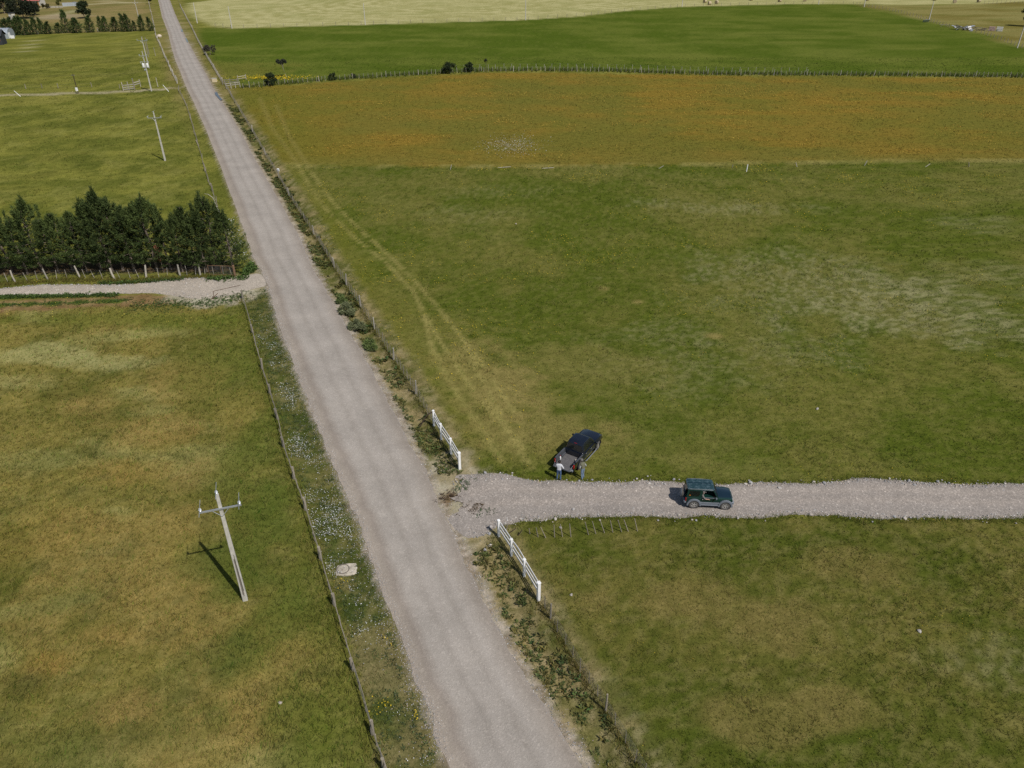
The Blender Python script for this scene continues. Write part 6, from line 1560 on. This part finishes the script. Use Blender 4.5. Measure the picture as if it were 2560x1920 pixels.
for k in range(2):
    cx = 12.0 + 2.6 * k
    root = sh
    f = MB().bbox((cx, -.7, .9), (2.2, .08, 1.6), .02).build('crate_panel', M['white_paint'] if k else plain('pink_board', (.5, .32, .3), .8), sh)
    for z in (.4, .9, 1.4): MB().box((cx, -.76, z), (2.2, .05, .14)).build('slat', M['wood_pale'], f)
tr = empty('sheet_stack', (*(176.45, 350.70), 0), R(-15)); tag(tr, 'small stack of grey sheets leaning on the slanting corner fence', 'sheets')
for k in range(3): MB().box((k * .5, 0, .5 + .1 * k), (1.6, .06, 1.0), Matrix.Rotation(.5, 3, 'X')).build('sheet', M['galv'], tr)
pl = empty('timber_trestle', (*(175.32, 334.19), 0), R(-25)); tag(pl, 'low grey timber trestle left of the scrap heap', 'trestle')
MB().box((1.2, 0, .8), (3.4, .5, .1)).build('plank', M['wood_grey'], pl)
for x in (0, 2.4):
    for y in (-.2, .2): MB().tube((x, y * 1.6, 0), (x, y, .8), .06).build('leg', M['wood_grey'], pl)

# ---------------------------------------------------------------- ground cover
def in_view(n, y0, y1, rng, margin=6.0):
    """random points over the part of the ground the picture takes in, plus a margin"""
    ct, st = math.cos(R(31.661)), math.sin(R(31.661))
    wmax = 0.70 * (y1 * ct + CAM_H * st) + margin
    y = rng.uniform(y0, y1, n); x = rng.uniform(-wmax, wmax, n)
    k = np.abs(x) < 0.70 * (y * ct + CAM_H * st) + margin
    return x[k], y[k]

TRACK_POLY = [p for p in TRACK_T if p[0] < 90] + [p for p in TRACK_B if p[0] < 90][::-1]
LANE_POLY = LANE_T[1:] + LANE_B[1:][::-1]

def blades(x, y, z, col, n, h, w, rng, lean=0.5, tip=1.25, wind=(0.3, 0.15), hue=1.0):
    N = len(x) * n
    bx = np.repeat(x, n) + rng.normal(0, 0.07, N); by = np.repeat(y, n) + rng.normal(0, 0.07, N); bz = np.repeat(z, n)
    hh = np.repeat(h, n) * rng.uniform(0.5, 1.2, N); ww = np.repeat(w, n) * rng.uniform(0.7, 1.3, N)
    a = rng.uniform(0, 2 * math.pi, N)
    dx = rng.normal(wind[0], lean, N) * hh; dy = rng.normal(wind[1], lean, N) * hh
    sx, sy = np.cos(a) * ww / 2, np.sin(a) * ww / 2
    v = np.stack([np.stack([bx - sx, by - sy, bz - 0.02], 1), np.stack([bx + sx, by + sy, bz - 0.02], 1), np.stack([bx + dx, by + dy, bz + hh], 1)], 1).reshape(-1, 3)
    tint = np.array([(.80, .88, .72), (.90, 1.02, .80), (1.0, 1.0, 1.0), (1.18, 1.10, 1.12), (1.42, 1.32, 1.42), (.80, 1.10, .70)])[rng.choice(6, len(x), p=[.18, .2, .22, .18, .1, .12])]
    tint = 1 + (tint - 1) * hue
    c = np.repeat(col * tint, n, 0) * rng.uniform(0.78, 1.28, (N, 1))
    cc = np.repeat(c, 3, 0); cc[2::3] *= tip
    return v, cc

rng = np.random.default_rng(99)
V, Cc = [], []
for y0, y1, dens, n, sc in ((16, 34, 34, 3, 1.0), (34, 52, 24, 3, 1.15), (52, 84, 11, 3, 1.5), (84, 150, 4.2, 3, 2.2), (150, 250, 1.3, 3, 3.4)):
    ct, st = math.cos(R(31.661)), math.sin(R(31.661))
    wmax = 0.70 * (y1 * ct + CAM_H * st) + 6
    x, y = in_view(int(dens * (y1 - y0) * 2 * wmax), y0, y1, rng)
    dr = road_d(x, y)
    ok = (dr > 0.2) & (sdf(x, y, TRACK_POLY) > 0.05) & (sdf(x, y, LANE_POLY) > 0.1)
    x, y, dr = x[ok], y[ok], dr[ok]
    col, bare = ground_color(x, y, dr)
    keep = rng.uniform(0, 1, len(x)) > bare * 0.93
    x, y, dr, col = x[keep], y[keep], dr[keep], col[keep]
    z = relief(x, y, dr)
    long_ = sstep(0.3, -0.3, sdf(x, y, LOWER_LEFT))
    g = fbm(x, y, 2.5, 88, 3)
    h = (0.11 + 0.10 * long_ + 0.10 * sstep(.45, .75, g)) * (0.8 + 0.2 * sc) * rng.uniform(.7, 1.3, len(x))
    w = (0.034 + 0.010 * long_) * sc * rng.uniform(.8, 1.2, len(x))
    v, c = blades(x, y, z, col, n, h, w, rng, hue=1.1 if sc < 2 else (.8 if sc < 3 else .45))
    V.append(v); Cc.append(c)
V = np.concatenate(V); Cc = np.concatenate(Cc)
M['grass'] = attr_mat('grass_blades', 0.85, 0.15, 0.25)
gr = link('meadow_grass', np_mesh('meadow_grass', V, np.arange(len(V)).reshape(-1, 3), M['grass'], Cc))
tag(gr, 'short tufted meadow grass covering the paddocks', 'grass', kind='stuff')

# taller grass fringe along the tracks, fences and white rails
V, Cc = [], []
def fringe(line, n, off, spread, h, col, w=0.035, lean=.4):
    pts = np.array(resample(line, 0.5)); k = rng.integers(0, len(pts), n)
    x = pts[k, 0] + rng.normal(0, spread, n) + off[0]; y = pts[k, 1] + rng.normal(0, spread, n) + off[1]
    dr = road_d(x, y)
    ok = (sdf(x, y, TRACK_POLY) > -0.12) & (sdf(x, y, LANE_POLY) > -.15) & (dr > .5)
    x, y, dr = x[ok], y[ok], dr[ok]
    c = np.array(srgb(*col, ALB))[None, :] * rng.uniform(.7, 1.35, (len(x), 1))
    v, cc = blades(x, y, relief(x, y, dr), c, 4, np.full(len(x), h) * rng.uniform(.6, 1.3, len(x)), np.full(len(x), w), rng, lean)
    V.append(v); Cc.append(cc)
fringe([p for p in TRACK_T if -3 < p[0] < 50], 1700, (0, .16), .15, .16, (100, 106, 44))
fringe([p for p in TRACK_B if -1 < p[0] < 45], 1700, (0, -.18), .17, .16, (100, 106, 44))
fringe(LEFT_FENCE, 3000, (-.2, 0), .40, .24, (122, 120, 58), .035)
fringe(RIGHT_FENCE_S, 900, (-.05, 0), .22, .22, (116, 106, 58), .03)
fringe(RIGHT_FENCE_N[:10], 2200, (-.05, 0), .25, .24, (112, 106, 54), .035)
fringe(PINEF, 2600, (0, -.7), .45, .34, (104, 98, 50), .05)
fringe([(-6.35, 49.55), (-3.92, 43.84)], 160, (-.3, 0), .25, .2, (100, 98, 48), .03)
fringe([(-0.88, 36.61), (1.59, 31.11)], 300, (-.45, 0), .3, .18, (92, 94, 42), .03)
fringe(FAR_FENCE, 3000, (0, 1.5), 1.2, .7, (84, 92, 38), .2)
V = np.concatenate(V); Cc = np.concatenate(Cc)
fg = link('fringe_grass', np_mesh('fringe_grass', V, np.arange(len(V)).reshape(-1, 3), M['grass'], Cc))
tag(fg, 'longer grass left standing along the fences and track edges', 'grass', kind='stuff')

# leafy weeds in the right-hand ditch, along the lane and the verge
def weeds(x, y, size, n, col, rng, wide=.34):
    z = relief(x, y)
    N = len(x)
    C3 = np.stack([x, y, z + 0.02], 1)
    a = rng.uniform(0, 6.28, (N, n)); e = rng.uniform(.25, 1.1, (N, n))
    d = np.stack([np.cos(a) * np.cos(e), np.sin(a) * np.cos(e), np.sin(e)], 2)
    L = (size[:, None] * rng.uniform(.6, 1.2, (N, n)))[..., None]
    s = np.stack([-np.sin(a), np.cos(a), np.zeros_like(a)], 2) * L * wide * .5
    o = C3[:, None, :] + d * L * .15 + rng.normal(0, .03, (N, n, 3)) * np.array([1, 1, 0])
    mid = o + d * L * .55; tip = o + d * L - np.array([0, 0, .25]) * L
    v = np.stack([o, mid - s, tip, mid + s], 2).reshape(-1, 3)
    q = np.arange(N * n * 4).reshape(-1, 4)
    c = np.repeat(np.repeat(col[:, None, :], n, 1) * rng.uniform(.65, 1.35, (N, n, 1)), 4, 1).reshape(-1, 3)
    return v, q, c
WV, WQ, WC = [], [], []
def add_weeds(*a, **k):
    v, q, c = weeds(*a, **k)
    WQ.append(q + sum(len(t) for t in WV)); WV.append(v); WC.append(c)
edge = np.array(resample([p for p in ROAD_R if 14 < p[1] < 190], .4))
k = rng.integers(0, len(edge), 9000)
x = edge[k, 0] + rng.uniform(.7, 3.2, len(k)) ; y = edge[k, 1] + rng.normal(0, .3, len(k))
dr = road_d(x, y)
nz = fbm(x, y, 1.6, 63, 3)
ok = (dr > .5) & (dr < 2.6) & (nz > .445 + .10 * np.abs(dr - 1.2)) & ~((np.hypot(x + 4.0, y - 39) < 4.2))
x, y = x[ok], y[ok]
cw = np.array([.060, .090, .026])[None, :] * rng.uniform(.6, 1.6, (len(x), 1)); cw[:, 0] *= rng.uniform(.8, 1.8, len(x))
add_weeds(x, y, rng.uniform(.08, .30, len(x)) * np.where(y > 60, 1.3, 1.0), 8, cw, rng)
# left verge
pts = np.array(resample([p for p in ROAD_L if 16 < p[1] < 110], .4)); k = rng.integers(0, len(pts), 6500)
x = pts[k, 0] - rng.uniform(.4, 5.5, len(k)); y = pts[k, 1] + rng.normal(0, .3, len(k))
ok = (road_d(x, y) > .35) & (sdf(x, y, LOWER_LEFT) > .3) & (fbm(x, y, 1.6, 64, 3) > .43) & (sdf(x, y, LANE_POLY) > .4) & (np.hypot(x + 8.9, y - 33) > .8) & ~((y > 74) & (y < 80) & (x < -31))
x, y = x[ok], y[ok]
cw = np.array([.070, .095, .034])[None, :] * rng.uniform(.7, 1.4, (len(x), 1))
add_weeds(x, y, rng.uniform(.09, .22, len(x)), 6, cw, rng, wide=.22)
# bright weeds below the lane and tufts along its upper edge
for line, n, sp_y, sz in (([(-58.73, 73.98), (-53.58, 74.19), (-49.69, 74.29), (-43.67, 74.60)], 800, .25, .24), ([(-57.42, 71.87), (-50.84, 72.36), (-41.71, 73.16)], 500, .30, .15), ([(-40.67, 71.77), (-36.54, 72.16), (-32.41, 72.66), (-29.87, 74.19)], 800, .8, .16), ([(-46.74, 77.84), (-43.42, 78.06), (-40.40, 78.51), (-38.28, 78.97)], 420, .30, .26), ([(-34.82, 78.97), (-33.01, 79.08), (-30.97, 79.20)], 120, .35, .35), ([(-31.45, 81.06), (-30.56, 82.02), (-31.41, 85.40)], 300, .8, .4)):
    pts = np.array(resample(line, .4)); k = rng.integers(0, len(pts), n)
    x = pts[k, 0] + rng.normal(0, .2, n); y = pts[k, 1] + rng.normal(0, sp_y, n)
    ok = road_d(x, y) > .5; x, y = x[ok], y[ok]
    cw = np.array([.060, .105, .024])[None, :] * rng.uniform(.65, 1.3, (len(x), 1))
    add_weeds(x, y, np.full(len(x), sz) * rng.uniform(.6, 1.2, len(x)), 7, cw, rng)
for (px, py), n, col in (((-2.79, 39.36), 26, (.09, .06, .03)), ((-4.49, 40.51), 30, (.08, .05, .03)), ((-1.81, 39.11), 10, (.035, .075, .02)), ((-3.36, 42.16), 14, (.035, .075, .02)), ((-3.62, 41.61), 12, (.035, .075, .02))):
    x = px + rng.normal(0, .45, n); y = py + rng.normal(0, .35, n)
    add_weeds(x, y, rng.uniform(.15, .3, n), 7, np.tile([col], (n, 1)), rng, wide=.18)
wd = link('roadside_weeds', np_mesh('roadside_weeds', np.concatenate(WV), None, M['leaves'], np.concatenate(WC), False, np.concatenate(WQ)))
tag(wd, 'leafy green weeds growing in the road ditches and lane edges', 'weeds', kind='stuff')
# three lupin-like shrubs in the right ditch
for i, (p, r_, lab) in enumerate((((-17.34, 70.22), .95, 'upper grey-green leafy shrub in the right ditch'), ((-15.61, 66.40), .85, 'lower grey-green leafy shrub in the right ditch, next to the road'), ((-13.63, 62.88), .75, 'third leafy shrub down the right ditch, below the grey-green pair'), ((-18.62, 73.06), .6, 'small dark leafy shrub on the eroded bank above the grey-green pair'))):
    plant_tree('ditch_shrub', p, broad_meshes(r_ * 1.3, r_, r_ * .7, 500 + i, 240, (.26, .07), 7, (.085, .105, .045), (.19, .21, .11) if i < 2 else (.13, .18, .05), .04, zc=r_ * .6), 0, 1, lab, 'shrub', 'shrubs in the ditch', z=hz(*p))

# flowers
def petals(x, y, z, r, col, rng):
    N = len(x)
    a = rng.uniform(0, 6.28, N)
    c = np.stack([x, y, z], 1)
    t = rng.normal(0, .35, (N, 2))
    v = []
    for k in range(4):
        ca, sa = np.cos(a + k * math.pi / 2) * r, np.sin(a + k * math.pi / 2) * r
        v.append(c + np.stack([ca, sa, ca * t[:, 0] + sa * t[:, 1]], 1))
    v = np.stack(v, 1).reshape(-1, 3)
    return v, np.repeat(col * rng.uniform(.75, 1.15, (N, 1)), 4, 0)
M['petal'] = attr_mat('flower_petals', 0.8, 0.1, 0.2)
def flower_field(name, label, sets):
    Vv, Cq = [], []
    for x, y, h, r, col in sets:
        ok = (road_d(x, y) > .6) & (sdf(x, y, TRACK_POLY) > .1) & (sdf(x, y, LANE_POLY) > .2)
        x, y = x[ok], y[ok]; h = h[ok] if np.ndim(h) else h; r = r[ok] if np.ndim(r) else r
        v, c = petals(x, y, relief(x, y) + h, np.broadcast_to(r, x.shape), np.tile([col], (len(x), 1)), rng)
        Vv.append(v); Cq.append(c)
    Vv = np.concatenate(Vv); Cq = np.concatenate(Cq)
    o = link(name, np_mesh(name, Vv, None, M['petal'], Cq, False, np.arange(len(Vv)).reshape(-1, 4)))
    tag(o, label, 'flowers', kind='stuff')
# white daisies in the left verge
pts = np.array(resample([p for p in ROAD_L if 20 < p[1] < 72], .3)); k = rng.integers(0, len(pts), 26000)
x = pts[k, 0] - rng.uniform(.3, 5.0, len(k)); y = pts[k, 1] + rng.normal(0, .3, len(k))
d = fbm(x, y, 1.7, 71, 3)
mid = .05 + np.exp(-((y - 38.5) / 5) ** 2) * .22 + np.exp(-((y - 64) / 7) ** 2) * .12 + np.exp(-((y - 46) / 4) ** 2) * .06
dr_ = road_d(x, y)
mid = mid + np.exp(-((dr_ - 1.6) / .9) ** 2) * .06
ok = (sdf(x, y, LOWER_LEFT) > .15) & (d * .7 + .13 + mid + rng.normal(0, .08, len(x)) > .765) & (dr_ > .25) & ~((y > 71.5))
x1, y1 = x[ok], y[ok]
pts = np.array(resample([(-37.41, 100.10), (-34.44, 93.01), (-31.37, 84.76)], .3)); k = rng.integers(0, len(pts), 500)
x2 = pts[k, 0] - rng.uniform(.2, 3.0, 500); y2 = pts[k, 1] + rng.normal(0, .6, 500)
kk = fbm(x2, y2, 1.6, 72, 3) > .5
flower_field('white_daisies', 'white daisies massed in the left road verge', [(x1, y1, rng.uniform(.10, .30, len(x1)), rng.uniform(.012, .032, len(x1)), (.74, .75, .76)), (x2[kk], y2[kk], .4, rng.uniform(.03, .07, kk.sum()), (.70, .72, .70)),
    ((0.00, 140.12)[0] + rng.normal(0, 2.6, 1100), (0.00, 140.12)[1] + rng.normal(0, 3.4, 1100), .25, rng.uniform(.025, .075, 1100), (.58, .58, .53))])
# yellow flowers
sets = []
x, y = in_view(150000, 17, 140, rng)
d = fbm(x, y, 6.0, 73, 4)
ok = ((sdf(x, y, NORTH_FIELD) < -.3) | (sdf(x, y, SOUTH_FIELD) < -.3)) & (d > .56 + rng.uniform(0, .35, len(x)))
x, y = x[ok], y[ok]
sets.append((x, y, .16, .020 + .0004 * np.maximum(0, y - 30), (.56, .42, .04)))
n = 2600; k = rng.integers(0, 6, n); L = np.array(RIGHT_FENCE_N[1:11])
p = L[rng.integers(0, len(L), n)] + rng.normal(0, 1, (n, 2)) * np.array([4.5, 5.0]) + np.array([5.0, 2.0])
kk = (fbm(p[:, 0], p[:, 1], 3.0, 74, 3) > .52) & (sdf(p[:, 0], p[:, 1], NORTH_FIELD) < -.3)
sets.append((p[kk, 0], p[kk, 1], .2, rng.uniform(.025, .06, kk.sum()), (.56, .42, .04)))
c0 = np.array((-64.37, 208.84)); n = 900
sets.append((c0[0] + rng.normal(0, 5.5, n), c0[1] + 3 + rng.normal(0, 1.8, n), .4, rng.uniform(.06, .15, n), (.66, .46, .02)))
c0 = np.array((-74.24, 208.24)); n = 90
sets.append((c0[0] + rng.normal(0, 2.5, n), c0[1] + 3 + rng.normal(0, 3, n), .3, rng.uniform(.06, .12, n), (.60, .46, .04)))
n = 360; pts = np.array(resample(LANE_B[2:11], .5)); q = pts[rng.integers(0, len(pts), n)] + np.stack([rng.normal(0, 1, n), -4.2 + rng.normal(0, 1.3, n)], 1)
sets.append((q[:, 0], q[:, 1], .25, rng.uniform(.02, .05, n), (.58, .48, .08)))
for (px, py), n, s_ in (((-4.68, 23.31), 60, .22), ((-6.71, 28.19), 14, .3), ((-6.67, 24.00), 26, .3), ((-10.66, 32.35), 16, .3), ((-54.04, 77.84), 24, .35), ((-14.02, 63.37), 20, .4), ((-16.77, 67.19), 16, .5)):
    sets.append((px + rng.normal(0, s_, n), py + rng.normal(0, s_, n), .3, rng.uniform(.02, .04, n), (.62, .45, .03)))
flower_field('yellow_flowers', 'scattered small yellow flowers over the right-hand pasture and verges', sets)
# orange-flowered field
x = rng.uniform(-75, 175, 150000); y = rng.uniform(130, 216, 150000)
d = .6 * fbm(x * .5, y * 1.6, 9, 55, 5) + .4 * fbm(x, y, 3, 75, 3)
d = d - .10 * sstep(12, 1, poly_dist(x, y, [(-40.34, 127.33), (24.66, 127.58), (89.32, 130.40), (149.22, 131.71)]) + (fbm(x, y, 14, 1, 5) - .5) * 18)
ok = (sdf(x, y, ORANGE_FIELD) < -1.0) & (d > .50 + rng.uniform(0, .22, len(x))) & (poly_dist(x, y, RIGHT_FENCE_N) > 9 * rng.uniform(.2, 1.3, len(x)))
x, y = x[ok], y[ok]
flower_field('orange_flowers', 'drifts of orange-yellow flowers across the far flowering field', [(x[::2], y[::2], .25, rng.uniform(.04, .10, len(x[::2])), (.38, .22, .04)), (x[1::2], y[1::2], .25, rng.uniform(.04, .10, len(x[1::2])), (.44, .32, .06))])

# ---------------------------------------------------------------- stones
STONE = []
def stone_mat():
    m, nt, b = new_mat('field_stone')
    oi = nt.nodes.new('ShaderNodeObjectInfo'); tc = nt.nodes.new('ShaderNodeTexCoord')
    r = ramp_node(nt, oi.outputs['Random'], [(0, (.26, .26, .27)), (.35, (.34, .33, .32)), (.7, (.40, .35, .30)), (1, (.48, .45, .41))])
    n = noise_node(nt, 4, 4, .6, tc.outputs['Object']); r2 = ramp_node(nt, n.outputs[0], [(.3, (.8, .8, .8)), (.7, (1.15, 1.15, 1.15))])
    nt.links.new(mix_rgb(nt, 'MULTIPLY', 1, r.outputs[0], r2.outputs[0]), b.inputs['Base Color']); b.inputs['Roughness'].default_value = .9
    return m
M['stone'] = stone_mat()
rs_ = random.Random(3)
for k in range(6):
    bm = bmesh.new(); bmesh.ops.create_icosphere(bm, subdivisions=1, radius=1.0)
    sx, sy, sz = rs_.uniform(.8, 1.2), rs_.uniform(.6, 1.0), rs_.uniform(.45, .8)
    for v in bm.verts:
        j = rs_.uniform(.82, 1.15); v.co = Vector((v.co.x * sx * j, v.co.y * sy * j, v.co.z * sz * j))
    me = bpy.data.meshes.new('stone'); bm.to_mesh(me); bm.free(); me.materials.append(M['stone']); STONE.append(me)
def put_stone(parent, x, y, s, z=0.0):
    o = link('stone', STONE[rs_.randrange(6)], parent, (x, y, z), (rs_.uniform(-.4, .4), rs_.uniform(-.4, .4), rs_.uniform(0, 6.28)))
    o.scale = (s, s, s); return o
xs_t = [p[0] for p in TRACK_T]; ys_t = [p[1] for p in TRACK_T]; xs_b = [p[0] for p in TRACK_B]; ys_b = [p[1] for p in TRACK_B]
for k in range(250):
    x = rs_.uniform(-2, 36)
    up = rs_.random() < .42
    y = np.interp(x, xs_t, ys_t) if up else np.interp(x, xs_b, ys_b)
    y += (rs_.gauss(-.18, .28) if up else rs_.gauss(.2, .34))
    s_ = min(.19, .04 + abs(rs_.gauss(0, .05)))
    put_stone(track, x, float(y), s_, .03 + s_ * .25)
for (px, py), s_ in (((11.86, 42.52), .16), ((2.96, 38.26), .16), ((3.29, 37.42), .14), ((-1.44, 35.71), .15), ((-1.77, 35.31), .16), ((-1.50, 36.84), .15)):
    put_stone(track, px, py, s_, s_ * .35)
# a few lone pale stones in the pasture
for i, ((px, py), s_, lab) in enumerate((((23.45, 28.78), .17, 'pale stone lying alone in the lower right pasture'), ((3.59, 31.51), .13, 'pale stone in the grass right of the lower white rails'), ((-12.13, 24.16), .12, 'small bright white stone in the lower left paddock'), ((25.69, 51.90), .16, 'pale stone in the grass above the track on the right'), ((0.55, 97.64), .14, 'small pale stone in the upper middle pasture'))):
    o = put_stone(None, px, py, s_, s_ * .3); o.name = 'field_stone'; tag(o, lab, 'stone', 'lone stones in the grass')
# loose pebbles along road margins and tracks: too many to pick apart
PV, PT, PC = [], [], []
octv = np.array([(1, 0, 0), (0, 1, 0), (-1, 0, 0), (0, -1, 0), (0, 0, .7), (0, 0, -.6)]); octf = np.array([(0, 1, 4), (1, 2, 4), (2, 3, 4), (3, 0, 4), (1, 0, 5), (2, 1, 5), (3, 2, 5), (0, 3, 5)])
def pebbles(x, y, z, r):
    N = len(x)
    a = rng.uniform(0, 6.28, N); ca, sa = np.cos(a)[:, None], np.sin(a)[:, None]
    s = octv[None] * rng.uniform(.7, 1.3, (N, 6, 1)) * r[:, None, None] * np.array([1, .8, .8])
    v = np.stack([s[..., 0] * ca - s[..., 1] * sa, s[..., 0] * sa + s[..., 1] * ca, s[..., 2]], 2) + np.stack([x, y, z], 1)[:, None, :]
    base = sum(len(q) for q in PV)
    PT.append((octf[None] + (np.arange(N) * 6)[:, None, None]).reshape(-1, 3) + base); PV.append(v.reshape(-1, 3))
    g = rng.choice(4, N, p=[.35, .3, .2, .15]); pal = np.array([(.36, .34, .32), (.28, .28, .28), (.46, .38, .31), (.60, .58, .55)])
    PC.append(np.repeat(pal[g] * rng.uniform(.75, 1.15, (N, 1)), 6, 0))
for line, sgn in ((ROAD_L, -1), (ROAD_R, 1)):
    pts = np.array(resample([p for p in line if 13 < p[1] < 110], .3)); n = 4200
    k = rng.integers(0, len(pts), n)
    x = pts[k, 0] + sgn * rng.gamma(2.0, .28, n) - sgn * .25; y = pts[k, 1] + rng.normal(0, .2, n)
    pebbles(x, y, relief(x, y) + .015, rng.uniform(.012, .05, n) ** 1.0)
pts = np.array(resample([p for p in ROAD_L if 13 < p[1] < 90], .3)); n = 9000; k = rng.integers(0, len(pts), n)
x = pts[k, 0] + rng.normal(.22, .36, n); y = pts[k, 1] + rng.normal(0, .2, n)
pebbles(x, y, relief(x, y) + .022, rng.uniform(.012, .042, n))
n = 5200; x = rng.uniform(-4.5, 40, n); e = rng.beta(.55, .55, n)
y = np.interp(x, xs_t, ys_t) * (1 - e) + np.interp(x, xs_b, ys_b) * e + rng.normal(0, .10, n)
pebbles(x, y, np.full(n, .055) - .03 * (np.abs(e - .5) > .45), rng.uniform(.015, .075, n) * np.where(np.abs(e - .5) > .36, 1.15, .6))
n = 1500; x = rng.uniform(-62, -33, n); e = rng.beta(.5, .8, n)
y = np.interp(x, [p[0] for p in LANE_T], [p[1] for p in LANE_T]) * (1 - e) + np.interp(x, [p[0] for p in LANE_B], [p[1] for p in LANE_B]) * e
pebbles(x, y, np.full(n, .06), rng.uniform(.03, .10, n))
pb_ = link('loose_pebbles', np_mesh('loose_pebbles', np.concatenate(PV), np.concatenate(PT), attr_mat('pebble', .9, .1), np.concatenate(PC)))
tag(pb_, 'loose pebbles scattered along the road margins and gravel tracks', 'pebbles', kind='stuff')
